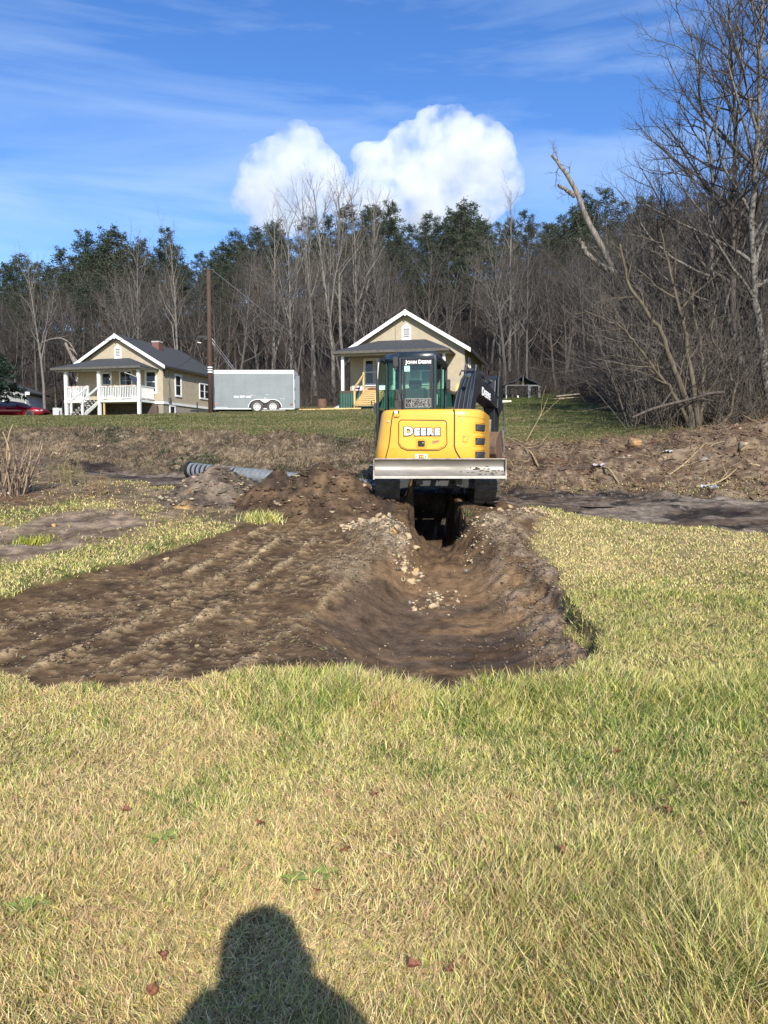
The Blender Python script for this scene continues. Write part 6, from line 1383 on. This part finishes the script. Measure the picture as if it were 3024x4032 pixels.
# the upper lawn
x, y = sample(g, 230000, 17.5, 62, .6, .56, 2); d, m = grass_density(x, y); k = g.random(len(x)) < d * (1 - m['bank']); x, y = x[k], y[k]
n1 = fbm(x * .22, y * .5, 77); n2 = fbm(x * .9, y * .9, 78); rt = sst(3, 9, x)
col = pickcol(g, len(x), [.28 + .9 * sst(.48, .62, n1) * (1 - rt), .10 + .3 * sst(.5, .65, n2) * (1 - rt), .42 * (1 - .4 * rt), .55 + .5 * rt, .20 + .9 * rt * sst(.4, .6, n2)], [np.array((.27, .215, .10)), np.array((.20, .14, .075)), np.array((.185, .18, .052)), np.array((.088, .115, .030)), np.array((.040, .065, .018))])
blades('lawn_grass', x, y, .055 * (.7 + .7 * n2), .010 + .00075 * y, 705, lean=(.2, 1.2), colour=col)
# stray blades and roots lying on the dug soil
x, y = sample(g, 60000, 4.9, 12.5, 1.0, .58, .6); d, m = grass_density(x, y); nn = fbm(x * 1.6, y * 1.6, 79); k = g.random(len(x)) < np.maximum(m['dig'], m['patch']) * sst(.46, .70, nn) * .40 * (1 - .75 * sst(-.5, .3, x) * sst(1.4, .9, x)); x, y = x[k], y[k]
col = pickcol(g, len(x), [np.full(len(x), .6), np.full(len(x), .3), np.full(len(x), .3), np.full(len(x), .05)], [np.array((.34, .27, .17)), np.array((.22, .16, .10)), np.array((.15, .11, .07)), YEL])
blades('loose_straw', x, y, .05 + 0 * x, .0042 + .0006 * y, 706, lean=(1.0, 1.6), colour=col, sink=-.008)
# sod tufts standing proud
def tuft(px, py, n, L, sp_, lab, seed, cols=(YEL, STRAW, GRN)):
    p = gp(px, py); g = np.random.default_rng(seed); x = p[0] + g.normal(0, sp_, n); y = p[1] + g.normal(0, sp_ * .7, n)
    c = pickcol(g, n, [np.full(n, 1.)] * len(cols), list(cols)); o = blades('grass_tuft', x, y, L + 0 * x, .010 + 0 * x, seed, lean=(.1, .8), colour=c); del o['kind']; tag(o, lab, 'grass tuft')
tuft(1035, 2055, 700, .17, .13, 'yellow green grass tuft left standing between the mound and the tracked soil', 721)
tuft(930, 1950, 420, .15, .16, 'green grass tuft at the foot of the gravelly mound', 722, (GRN, YEL, DKG))
tuft(1838, 2045, 90, .13, .05, 'dark green tuft hanging on the right lip of the trench', 723, (DKG, DKG, BRN))
tuft(130, 2125, 300, .12, .12, 'yellow flowering low weed on the bare patch at the left', 724, (np.array((.5, .42, .04)), YEL, GRN))

# ------------------------------------------------------------------ clods, stones, rubble
M_CLOD = mat_col('soil_clods', rough=.95, namt=.35, nscale=60, spec=.15)
ICO_V = None
def ico(sub=1):
    bm = bmesh.new(); bmesh.ops.create_icosphere(bm, subdivisions=sub, radius=1); v = np.array([p.co[:] for p in bm.verts]); f = np.array([[q.index for q in a.verts] for a in bm.faces]); bm.free(); return v, f
IV, IF = ico(1); IV = IV * (1 + np.random.default_rng(2).normal(0, .16, (len(IV), 1)))
def clods(name, x, y, r, col, seed, sink=.45, m=M_CLOD):
    g = np.random.default_rng(seed); n = len(x); z = H(x, y)
    s = r[:, None, None] * (1 + g.normal(0, .27, (n, len(IV), 1))) * np.stack([g.uniform(.6, 1.5, n), g.uniform(.6, 1.5, n), g.uniform(.35, .8, n)], 1)[:, None, :]
    V = IV[None] * s; V[:, :, 0] += x[:, None]; V[:, :, 1] += y[:, None]; V[:, :, 2] += (z + r * (.6 - sink))[:, None]
    F = (IF[None] + (np.arange(n) * len(IV))[:, None, None]).reshape(-1, 3)
    return tag(link(name, npmesh(name, V.reshape(-1, 3), tris=F, col=np.repeat(col, len(IV), 0), mat=m)), kind='stuff')
x, y = sample(g, 200000, 4.9, 13.4, 1.0, .56, .4); HHs, ms_, gg_ = ground(x, y); lum = fbm(x * 2, y * 2, 81)
pk = ms_['dig'] * np.clip(gg_['loose'] * .38 + gg_['area'] * (gg_['ridge'] * .50 + gg_['bar'] * .16 + .006) + sst(.03, .12, gg_['berm']) * .6 + .006, 0, 1); k = g.random(len(x)) < pk; x, y = x[k], y[k]
r = (.004 + .011 * g.random(len(x)) ** 3.4 + .0003 * y)
c = pickcol(g, len(x), [np.full(len(x), .42), np.full(len(x), .55), np.full(len(x), .12)], [np.array((.135, .096, .062)), np.array((.215, .162, .105)), np.array((.06, .044, .034))])
clods('soil_clods', x, y, r, c, 741)
yb_ = g.uniform(13.5, 24, 60000); xb_ = g.uniform(-.6, .62, 60000) * yb_; mb = masks(xb_, yb_); k = g.random(len(xb_)) < mb['bank'] * (.03 + .22 * mb['right']) + mb['road'] * .25 + mb['weedy'] * .05 + mb['patch'] * .1; xb_, yb_ = xb_[k], yb_[k]
rd_ = masks(xb_, yb_)['road'][:, None]; c = pickcol(g, len(xb_), [np.full(len(xb_), .5), np.full(len(xb_), .35), np.full(len(xb_), .05)], [np.array((.16, .108, .068)), np.array((.085, .055, .038)), np.array((.32, .26, .19))]); c = c * (1 - rd_) + (np.array((.07, .062, .056)) * g.uniform(.4, 2.2, (len(xb_), 1))) * rd_
clods('bank_clods', xb_, yb_, (.014 + .045 * g.random(len(xb_)) ** 3) * (1 - .55 * rd_[:, 0]), c, 742)
# roots, bark and twigs torn out along the right bank
def litter(name, n, fn, L0, L1, r, m, seed):
    g = np.random.default_rng(seed); x, y = fn(g, n); z = H(x, y); lst = []
    for i in range(len(x)):
        a = g.uniform(0, 6.28); L = g.uniform(L0, L1); q, rad = limb(g, (x[i], y[i], z[i] + .01), (math.cos(a), math.sin(a) * .8, g.normal(.05, .22)), L, r * g.uniform(.4, 1.4), 4, .25, -.03, .4)
        zz = H(q[:, 0], q[:, 1]); q[:, 2] = np.maximum(q[:, 2], zz + .008); lst.append((q, rad))
    V, Q = tubes(lst, 3); return tag(link(name, npmesh(name, V, quads=Q, mat=m)), kind='stuff')
def f_bank(g, n):
    y = g.uniform(14.2, 20.5, n); x = g.uniform(1.2, .6 * 20, n); m = masks(x, y); k = (g.random(n) < m['bank']) & (x < .62 * y); return x[k], y[k]
# stone chips in the cast-up soil of both lips
_c = [gp(*q) for q in ((1390, 2080), (1450, 2065), (1500, 2085), (1540, 2110), (1575, 2150), (1600, 2185), (1890, 2080), (1870, 2130), (2060, 2015), (2110, 2025), (1720, 2240))]
_n = 800; _k = g.integers(0, len(_c), _n); x = np.array([q[0] for q in _c])[_k] + g.normal(0, .12, _n); y = np.array([q[1] for q in _c])[_k] + g.normal(0, .16, _n)
clods('stone_chips', x, y, .008 + .020 * g.random(_n) ** 2, pickcol(g, _n, [np.full(_n, .5), np.full(_n, .3), np.full(_n, .2)], [np.array((.46, .36, .225)), np.array((.30, .235, .16)), np.array((.12, .09, .065))]), 743)
litter('root_litter', 2600, f_bank, .12, .55, .007, mat_bark('root_brown', (.23, .13, .075), (.12, .065, .04)), 751)
litter('root_litter', 420, f_bank, .15, .6, .007, B_STICK, 752)
def f_road(g, n): p = gp(60, 1960); return p[0] + g.normal(0, .8, n), p[1] + g.normal(0, .5, n)
litter('twig_litter', 260, f_road, .06, .3, .005, mat_bark('litter_red', (.24, .12, .07), (.13, .075, .05)), 753)

STN = []
M_STONE = [mat('tan_stone', (.50, .385, .235), (.36, .26, .15), scale=7, rough=.85, bump=.3, bscale=30), mat('grey_stone', (.30, .27, .23), (.20, .175, .15), scale=7, rough=.85, bump=.3, bscale=30), mat('ochre_stone', (.50, .32, .13), (.36, .21, .08), scale=7, rough=.85, bump=.3, bscale=30)]
IV2, IF2 = ico(2)
for i in range(9):
    gg = np.random.default_rng(800 + i); V = IV2.copy() * np.array((1.35, .85, .50)) * gg.uniform(.75, 1.25, 3)
    for _ in range(14):
        nrm = unit(gg.normal(0, 1, 3)); h_ = gg.uniform(.22, .60); dd = V @ nrm - h_; V = V - np.clip(dd, 0, None)[:, None] * nrm
    STN.append(npmesh('stone', V, tris=IF2, mat=M_STONE[(0, 0, 1, 0, 2, 0, 1, 0, 0)[i]]))
def stones(n, cpts, spread, rmin, rmax, lab, grp, seed, name='stone'):
    g = np.random.default_rng(seed); c = [gp(*p) for p in cpts]
    for k in range(n):
        p = c[g.integers(0, len(c))]; x = p[0] + g.normal(0, spread); y = p[1] + g.normal(0, spread * 1.2); r = rmin + (rmax - rmin) * g.random() ** 2.2
        o = link(name, STN[g.integers(0, 9)], None, (x, y, H1(x, y) + r * .08)); o.scale = (r, r, r); o.rotation_euler = (g.normal(0, .5), g.normal(0, .5), g.uniform(0, 6.28)); tag(o, lab, 'stone', grp)
stones(150, [(1380, 2075), (1440, 2060), (1480, 2090), (1530, 2100), (1560, 2140), (1590, 2175), (1500, 2060), (1610, 2200)], .11, .020, .088, 'broken tan stone in the rubble heaped on the left lip of the trench', 'rubble on the left lip of the trench', 811)
stones(92, [(2060, 2010), (2100, 2020), (2000, 2025), (2130, 2030), (2080, 2035)], .13, .024, .100, 'pale angular stone in the rubble heap at the right of the right track', 'rubble heap right of the excavator', 812)
stones(36, [(1900, 2060), (1880, 2110), (1930, 2080), (1860, 2160), (1950, 2040)], .10, .02, .06, 'tan stone in the loose soil along the right lip of the trench', 'stones along the right lip of the trench', 813)
stones(16, [(1690, 2250), (1740, 2235), (1780, 2220), (1640, 2270)], .09, .02, .075, 'loose stone lying on the trench floor where it opens into the hollow', 'stones on the trench floor', 814)
stones(18, [(1500, 2400), (1300, 2500), (1750, 2350), (1100, 2420), (1600, 2550), (900, 2500)], .5, .010, .022, 'small pebble lying on the damp floor of the dug hollow', 'pebbles in the dug hollow', 815, 'pebble')
def one_stone(px, py, r, i, lab, dz=0.): 
    p = gp(px, py); o = link('stone', STN[i], None, (p[0], p[1], H1(*p) + r * .2 + dz)); o.scale = (r, r, r); o.rotation_euler = (.2, .3, i); tag(o, lab, 'stone')
one_stone(655, 2195, .065, 3, 'pale pinkish stone alone on the far edge of the tracked soil'); one_stone(212, 2070, .09, 4, 'tan stone alone on the bare patch at the left'); one_stone(1700, 2262, .10, 0, 'largest pale slab of stone at the mouth of the trench'); one_stone(1900, 2150, .05, 4, 'orange stone on the loose soil right of the trench'); one_stone(2210, 1995, .13, 5, 'tallest pale stone standing up on the rubble heap right of the excavator') if False else None
for px, py, Y, r, lab in ((2920, 1785, 16.8, .20, 'large flat tan rock high on the earth heap at the right'), (2780, 1825, 16.2, .12, 'flat grey tan rock halfway up the right bank'), (2985, 1855, 16, .16, 'pale flat rock low on the right bank at the picture edge'), (2450, 1815, 16.3, .09, 'round pale rock in the middle of the right bank'), (220, 1790, 20, .13, 'square pale rock at the foot of the left bank'), (655, 1822, 18.6, .12, 'pale rock showing among the dry weeds of the left bank')):
    p = gp(px, py); o = link('rock', STN[(0, 2, 6, 1, 3, 5)[int(px) % 6]], None, (p[0], p[1], H1(*p) + r * .1)); o.scale = (r * 1.3, r, r); o.rotation_euler = (.5, .2, px); tag(o, lab, 'rock')

# ------------------------------------------------------------------ spoil mounds
def mound(name, x0, y0, rx, ry, hh, seed, c1, c2, c3, lab, peaks):
    n = 70; us = np.linspace(-1.15, 1.15, n); U, W_ = np.meshgrid(us, us); X = x0 + U * rx; Y = y0 + W_ * ry
    g0 = H(X.ravel(), Y.ravel()).reshape(X.shape); e = np.zeros_like(X)
    for (a, b_, s, k) in peaks: e = np.maximum(e, k * np.clip(1 - np.sqrt(((U - a) ** 2 + (W_ - b_) ** 2)) / s, 0, 1) ** 1.15)
    nz_ = fbm(X * 2.4, Y * 2.4, seed, 5); n4 = vn(X * 14, Y * 14, seed + 5)
    Z = g0 + hh * e * (.72 + .55 * nz_) + (nz_ - .5) * .16 * sst(0, .3, e) + (n4 - .5) * .06 * sst(0, .2, e) - .05 * (1 - sst(0, .1, e))
    C = np.empty(X.shape + (3,)); C[:] = c1; C = mixc(C, c2, sst(.42, .62, fbm(X * 3, Y * 3, seed + 1))); C = mixc(C, c3, sst(.60, .72, fbm(X * 2.2, Y * 2.2, seed + 2)) * .8); C = C * (.7 + .6 * n4)[..., None]
    idx = np.arange(n * n).reshape(n, n); Q = np.stack([idx[:-1, :-1], idx[:-1, 1:], idx[1:, 1:], idx[1:, :-1]], -1).reshape(-1, 4); kp = (e.ravel()[Q].max(1) > 0.005); Q = Q[kp]
    o3 = np.array((x0, y0, H1(x0, y0))); V = np.stack([X, Y, Z], -1).reshape(-1, 3) - o3
    me = npmesh(name, V, quads=Q, col=np.concatenate([C, np.full(X.shape + (1,), .95)], -1).reshape(-1, 4), mat=M_GROUND, smooth=True)
    o = tag(link(name, me, None, tuple(o3)), lab, 'earth mound')
    # lumps and gravel on it, part of the heap
    g = np.random.default_rng(seed); kk = np.argwhere(e > .05); kk = kk[g.integers(0, len(kk), 900)]; cx = X[kk[:, 0], kk[:, 1]] + g.uniform(-.03, .03, 900); cy_ = Y[kk[:, 0], kk[:, 1]] + g.uniform(-.03, .03, 900); cz_ = Z[kk[:, 0], kk[:, 1]]
    r = .008 + .034 * g.random(900) ** 3; s = r[:, None, None] * (1 + g.normal(0, .28, (900, len(IV), 1))) * np.array((1.3, 1.1, .65)); VV = IV[None] * s; VV[:, :, 0] += cx[:, None] - o3[0]; VV[:, :, 1] += cy_[:, None] - o3[1]; VV[:, :, 2] += (cz_ + r * .3)[:, None] - o3[2]
    cl = pickcol(g, 900, [np.full(900, .5), np.full(900, .35), np.full(900, .18)], [np.array(c1), np.array(c2) * .8, np.array((.30, .235, .155))])
    tag(link('lumps', npmesh('lumps', VV.reshape(-1, 3), tris=(IF[None] + (np.arange(900) * len(IV))[:, None, None]).reshape(-1, 3), col=np.repeat(cl, len(IV), 0), mat=M_CLOD), o), kind='stuff')
    return o
mound('earth_mound', -1.12, 12.35, 1.32, 1.45, .80, 901, (.070, .046, .030), (.12, .078, .045), (.035, .026, .021), 'dark brown heap of dug soil just left of the excavator', [(.15, .05, .95, 1.0), (-.45, 0, .6, .62), (.75, .1, .42, .42)])
mound('earth_mound', -2.80, 12.9, 1.05, 1.15, .56, 902, (.145, .112, .082), (.085, .066, .050), (.36, .22, .085), 'grey gravelly heap with an orange patch beside the culvert pipe', [(-.05, .05, .95, 1.0), (.55, -.1, .6, .45)])

# ------------------------------------------------------------------ culvert pipe
a = P(752, 1850, 15.9); c = P(1500, 1925, 14.0); Lp = math.dist(a, c); cv = empty('culvert_pipe', tuple(a), 0, 'long ribbed grey plastic culvert pipe lying behind the earth mounds', 'pipe')
b = MB(); nr = int(Lp / .115); rows = []; d_ = Vector(c - a).normalized(); x_ = d_.cross(Vector((0, 0, 1))).normalized(); y_ = x_.cross(d_)
for k in range(nr):
    for f, r in ((0, .112), (.16, .150), (.56, .150), (.70, .112)):
        t = (k + f) * .115; tw = 0; rows.append([tuple(d_ * t + x_ * (math.cos(q) * r) + y_ * (math.sin(q) * r)) for q in np.linspace(0, 2 * math.pi, 26, endpoint=False)])
b.grid(rows, close=True); b.build('ribbed_wall', mat('culvert_plastic', (.20, .215, .23), (.14, .15, .16), scale=5, rough=.5), cv)
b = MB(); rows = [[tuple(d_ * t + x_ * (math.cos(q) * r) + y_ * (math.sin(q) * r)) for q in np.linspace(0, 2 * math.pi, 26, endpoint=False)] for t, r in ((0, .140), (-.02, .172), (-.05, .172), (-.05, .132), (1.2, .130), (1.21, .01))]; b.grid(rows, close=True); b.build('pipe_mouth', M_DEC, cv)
p = gp(690, 1910); stick('plank', [(p[0] - .45, p[1] - .1, H1(*p) + .05), (p[0], p[1], H1(*p) + .06), (p[0] + .5, p[1] + .15, H1(*p) + .09)], .06, .05, B_BROWN, 'short dark brown plank lying on the ground left of the gravelly mound', 'plank', sides=4)

# ------------------------------------------------------------------ debris on the right bank
def gpt(px, py, up=.03, dy=0.): p = gp(px, py); return (p[0], p[1] + dy, H1(p[0], p[1] + dy) + up)
stick('root', [gpt(2375, 1855), gpt(2400, 1885, .12), gpt(2430, 1905, .10), gpt(2458, 1922)], .028, .016, B_STICK, 'bent yellow root lying down the middle of the right bank', 'root')
stick('root', [gpt(2120, 1835), gpt(2090, 1800, .06), gpt(2040, 1765, .10), gpt(1975, 1728, .12)], .020, .012, B_STICK, 'crooked pale root right of the excavator, reaching up left to the lawn', 'root', side=(.3, .5))
stick('root', [gpt(2072, 1752), gpt(2100, 1735, .30), gpt(2130, 1710, .55), gpt(2155, 1672, .85)], .016, .008, B_STICK, 'pale branch sticking up at the lawn edge right of the excavator', 'branch', side=(.35, .6, .8))
stick('root', [gpt(2740, 1920), gpt(2810, 1918, .05), gpt(2860, 1905, .10), gpt(2900, 1875, .14)], .024, .010, B_STICK, 'long pale root low on the right bank above the grey rag', 'root', side=(.5, .7))
stick('root', [gpt(2640, 1860), gpt(2700, 1830, .12), gpt(2770, 1790, .2)], .018, .010, B_STICK, 'pair of thin tan sticks crossing in the middle of the right bank', 'stick', side=(.3,))
stick('root', [gpt(2200, 1880), gpt(2260, 1855, .08), gpt(2330, 1840, .10)], .016, .010, B_BROWN, 'dark thin root lying left of the plastic scrap on the right bank', 'root')
p = gpt(2500, 1750, .02); sv = IV2 * np.array((.17, .12, .13)); gg = np.random.default_rng(5); sv = sv * (1 + gg.normal(0, .26, (len(sv), 1)))
tag(link('wood_chunk', npmesh('wood_chunk', sv, tris=IF2, mat=mat('torn_wood', (.46, .28, .12), (.17, .095, .045), scale=9, rough=.9, bump=.6, stretch=(1, 1, 3))), None, (p[0], p[1], p[2] + .08)), 'torn orange stump wood sticking out at the top of the right bank', 'stump')
def rag(px, py, s, m, lab, seed, cat, up=.03):
    gg = np.random.default_rng(seed); p = gpt(px, py, up); b = MB(); b.grid([[(s * (i / 5 - .5) * 2, s * .7 * (j / 4 - .5) * 2, gg.uniform(0, s * .55)) for i in range(6)] for j in range(5)]); return tag(b.build('plastic_scrap', m, None, p, solid=.004), lab, cat)
rag(2795, 1938, .14, mat('grey_plastic', (.42, .46, .50), rough=.3), 'crumpled grey blue plastic at the road edge below the right bank', 1, 'litter')
rag(2358, 1842, .13, mat('mauve_plastic', (.40, .34, .35), rough=.5), 'crumpled mauve grey plastic scrap on the right bank', 2, 'litter')
rag(2575, 1655, .10, mat('pale_plastic', (.50, .54, .56), rough=.4), 'pale plastic scrap under the drooping branches at the right', 3, 'litter', .06)
rag(2630, 1795, .09, bpy.data.materials['pale_plastic'], 'small white wrapper on the upper right bank', 4, 'litter')
rag(1465, 1845, .06, M_WHITE, 'white paper scrap on the bank just left of the blade', 5, 'litter')
p = gpt(209, 1917, .04); tag(MB().tube([(0, -.04, 0), (0, .09, 0)], .035, 10).build('drink_can', M_CHROME, None, p), 'white metal can lying on the ground by the road at the left', 'can')
p = gpt(12, 1948, .02); tag(MB().box(-.10, .10, -.04, .04, 0, .03).build('wood_scrap', M_CREAM, None, p, .3), 'pale flat scrap at the left edge below the cut shrub', 'scrap')
# puddle in the ruts of the road
p = gp(2365, 1992); b = MB(); ring = [(.32 * math.cos(t) * (1 + .2 * math.sin(3 * t)), .17 * math.sin(t) * (1 + .15 * math.cos(2 * t)), 0) for t in np.linspace(0, 2 * math.pi, 24, endpoint=False)]; b.add([(0, 0, 0)] + ring, [(0, 1 + i, 1 + (i + 1) % 24) for i in range(24)])
tag(b.build('puddle', mat('puddle_water', (.12, .11, .10), rough=.03, spec=.8), None, (p[0], p[1], H1(*p) + .03)), kind='structure')

# ------------------------------------------------------------------ fallen leaves and broad weeds in the turf
M_DL = mat('dead_leaf', (.24, .085, .035), (.13, .05, .025), scale=20, rough=.7)
M_GL = mat('weed_leaf', (.15, .24, .04), (.26, .24, .06), scale=10, rough=.5)
def leaf_mesh(name, seed, L, wd, m, n=1):
    gg = np.random.default_rng(seed); b = MB()
    for q in range(n):
        a = q * 2 * math.pi / max(1, n) + gg.uniform(0, .6); ca, sa = math.cos(a), math.sin(a); rows = []
        for t in np.linspace(0, 1, 6):
            w_ = wd * math.sin(math.pi * (t * .86 + .07)) * gg.uniform(.75, 1.2); zz = L * (.5 * t - .38 * t * t) + (.02 if n == 1 else 0) * gg.uniform(.5, 1.2); x0 = L * t
            rows.append([(x0 * ca - s * w_ * sa, x0 * sa + s * w_ * ca, zz + abs(s) * w_ * (.6 if n == 1 else .25)) for s in (-1, -.5, 0, .5, 1)])
        b.grid(rows)
    me = bpy.data.meshes.new(name); me.from_pydata(b.v, [], b.f); me.materials.append(m); return me
LEAF = [leaf_mesh('fallen_leaf', 20 + i, .055, .024, M_DL) for i in range(4)]; WEED = [leaf_mesh('broadleaf_weed', 30 + i, .055, .017, M_GL, n=4) for i in range(2)]
g = np.random.default_rng(31)
for px, py in ((2660, 3765), (1465, 3195), (2020, 3180), (2215, 3420), (2590, 3470), (1330, 3420), (585, 3925), (1660, 3850), (1990, 3960), (2410, 3000), (1085, 2690), (520, 3240), (1040, 3300), (2905, 3210), (2630, 3255), (1255, 3570), (1800, 3890), (640, 3830)):
    p = gp(px, py); o = link('fallen_leaf', LEAF[g.integers(0, 4)], None, (p[0], p[1], H1(*p) + .035)); o.rotation_euler = (g.normal(0, .5), g.normal(.2, .5), g.uniform(0, 6.28)); s = g.uniform(.5, .85); o.scale = (s, s, s); tag(o, 'curled red brown dead leaf lying in the foreground grass', 'leaf', 'fallen leaves in the grass')
for px, py in ((620, 3335), (675, 3325), (75, 3590), (145, 3580), (1160, 3510), (1280, 3480)):
    p = gp(px, py); o = link('broadleaf_weed', WEED[g.integers(0, 2)], None, (p[0], p[1], H1(*p) + .02)); o.rotation_euler = (0, 0, g.uniform(0, 6.28)); tag(o, 'low broad leaved green weed growing in the foreground grass', 'weed', 'broad leaved weeds in the grass')

# ------------------------------------------------------------------ the photographer, standing behind the lens, seen as a shadow
def skin(name, chains, m, parent=None, sub=1):
    vs = []; es = []; rad = []
    for pts in chains:
        prev = None
        for it in pts:
            if isinstance(it, int): prev = it; continue
            vs.append(it[:3]); rad.append(it[3] if len(it) == 4 else (it[3], it[4]))
            if prev is not None: es.append((prev, len(vs) - 1))
            prev = len(vs) - 1
    me = bpy.data.meshes.new(name); me.from_pydata(vs, es, []); me.materials.append(m); o = link(name, me, parent)
    o.modifiers.new('skin', 'SKIN').use_smooth_shade = True
    for i, r in enumerate(rad): me.skin_vertices[0].data[i].radius = r if isinstance(r, tuple) else (r, r)
    me.skin_vertices[0].data[0].use_root = True
    s = o.modifiers.new('sub', 'SUBSURF'); s.levels = sub; s.render_levels = sub; return o
M_COAT = mat('jacket', (.05, .06, .08), rough=.9); M_SKINC = mat('skin', (.50, .32, .24), rough=.5)
pe = empty('person', (.03, -.285, H1(.03, -.285)), 0, 'person in a hooded jacket holding a phone, seen only as the shadow on the grass', 'person')
ch = [[(0, 0, .95, .16, .12), (0, -.02, 1.15, .165, .115), (0, -.02, 1.33, .19, .12), (0, -.01, 1.45, .10, .09), (0, .01, 1.53, .062, .062), (0, .02, 1.62, .085, .10), (0, .02, 1.70, .082, .098), (0, .01, 1.76, .05, .06)],
      [0, (-.10, 0, .86, .095), (-.12, .02, .48, .068), (-.12, -.02, .09, .045), (-.13, .12, .035, .04), (-.13, .19, .03, .03)],
      [0, (.10, 0, .86, .095), (.12, .02, .48, .068), (.12, -.02, .09, .045), (.13, .12, .035, .04), (.13, .19, .03, .03)]]
for s in (-1, 1):
    ch.append([2, (s * .20, -.02, 1.38, .075), (s * .33 + .03, .0, 1.16, .058), (s * .20 + .03, .135, 1.36, .045), (s * .09 - .03, .20, 1.44, .040), (s * .065 - .03, .215, 1.49, .042), (s * .06 - .03, .218, 1.53, .032)])
    k = sum(len([q for q in c if not isinstance(q, int)]) for c in ch) - 1
    for j in range(4):
        z = 1.505 + .022 * j; ch.append([k, (s * .070 - .03, .225, z - .045, .010), (s * .072 - .03, .243, z - .042, .009), (s * .060 - .03, .256, z - .04, .008), (s * .045 - .03, .254, z - .04, .007)])
    ch.append([k, (s * .06 - .03, .21, 1.545, .011), (s * .045 - .03, .215, 1.56, .009)])
pe.scale = (1.0, 1.0, 1.045)
bd = skin('body', ch, M_SKINC, pe)
co = [[(0, -.01, .90, .19, .14), (0, -.03, 1.15, .19, .135), (0, -.03, 1.34, .215, .14), (0, -.03, 1.46, .13, .12), (0, -.03, 1.56, .15, .13), (0, -.02, 1.68, .15, .135), (0, -.02, 1.765, .115, .10)]] + [[2, (s * .215, -.03, 1.39, .095), (s * .34 + .03, -.01, 1.15, .080), (s * .22, .105, 1.33, .065), (s * .13 - .02, .165, 1.42, .058)] for s in (-1, 1)]
skin('jacket', co, M_COAT, pe)
skin('trousers', [[(0, 0, .97, .165, .125)]] + [[0, (s * .10, 0, .86, .11), (s * .12, .02, .48, .085), (s * .12, -.02, .10, .07)] for s in (-1, 1)], mat('denim', (.04, .06, .11), rough=.9), pe)
for s in (-1, 1): b = MB(); b.tube([(s * .035, .112, 1.655), (s * .035, .118, 1.655)], .012, 8); b.build('eye', M_WHITE, pe)
b = MB(); b.prism([(-.012, 1.61), (.012, 1.61), (.005, 1.66), (-.005, 1.66)], lambda a, c, d: (a, d, c), .10, .145); b.build('nose', M_SKINC, pe)
b = MB(); b.box(-.025, .025, .105, .118, 1.575, 1.585); b.build('mouth', mat('lips', (.35, .12, .10), rough=.5), pe)
b = MB(); b.box(-.038, .038, -.016, -.007, -.075, .075); tag(b.build('phone', M_DEC, None, (0, -.012, CAM_Z), bevel=.004), 'phone held up by the person casting the shadow on the grass', 'phone')

# ------------------------------------------------------------------ the cumulus behind the hill
def cloud(name, Y, blobs, lab, seed, dens=.034):
    bm = bmesh.new()
    for px, py, r in blobs:
        p = P(px, py, Y); rr_ = r / FPX * Y
        bmesh.ops.create_icosphere(bm, subdivisions=3, radius=rr_, matrix=Matrix.Translation(Vector(p)) @ Matrix.Diagonal((1, .85, 1, 1)))
    c0 = Vector(P(*blobs[0][:2], Y))
    for v in bm.verts: v.co -= c0
    me = bpy.data.meshes.new(name); bm.to_mesh(me); bm.free(); o = link(name, me, None, tuple(c0))
    m = o.modifiers.new('remesh', 'REMESH'); m.mode = 'VOXEL'; m.voxel_size = 5.0
    for sz, st in ((60, 26), (22, 12), (9, 5)):
        t = bpy.data.textures.new(name + str(sz), 'CLOUDS'); t.noise_scale = sz; t.noise_depth = 3
        d = o.modifiers.new('d', 'DISPLACE'); d.texture = t; d.strength = st; d.mid_level = .5; d.texture_coords = 'LOCAL'
    mt = bpy.data.materials.new(name); mt.use_nodes = True; nt_ = mt.node_tree; nt_.nodes.remove(nt_.nodes['Principled BSDF'])
    v = N(nt_, 'ShaderNodeVolumePrincipled'); v.inputs['Color'].default_value = (.985, .987, .99, 1); v.inputs['Density'].default_value = dens; v.inputs['Anisotropy'].default_value = .15
    tc_ = N(nt_, 'ShaderNodeTexCoord'); n1_ = N(nt_, 'ShaderNodeTexNoise'); n1_.inputs['Scale'].default_value = .016; n1_.inputs['Detail'].default_value = 6; n1_.inputs['Roughness'].default_value = .62
    nt_.links.new(tc_.outputs['Object'], n1_.inputs['Vector']); r_ = N(nt_, 'ShaderNodeMapRange', interpolation_type='SMOOTHSTEP'); r_.inputs[1].default_value = .36; r_.inputs[2].default_value = .66; r_.inputs[3].default_value = 0.0; r_.inputs[4].default_value = dens
    nt_.links.new(n1_.outputs[0], r_.inputs[0]); nt_.links.new(r_.outputs[0], v.inputs['Density'])
    nt_.links.new(v.outputs[0], nt_.nodes['Material Output'].inputs['Volume'])
    me.materials.append(mt); return tag(o, lab, 'cloud')
cloud('cloud', 1500, [(1120, 690, 150), (1170, 590, 105), (1060, 700, 130), (1010, 770, 95), (1230, 680, 110), (1330, 690, 45), (1160, 800, 130), (1040, 830, 90), (1280, 800, 110), (1150, 520, 45)], 'left and smaller white cumulus cloud above the hill', 1)
cloud('cloud', 1560, [(1760, 640, 190), (1730, 520, 100), (1780, 470, 60), (1620, 620, 130), (1520, 700, 130), (1440, 620, 55), (1900, 640, 140), (1960, 720, 110), (1850, 760, 150), (1650, 780, 150), (1500, 800, 110), (1900, 540, 80), (1400, 780, 90)], 'right and larger white cumulus cloud above the hill', 2)
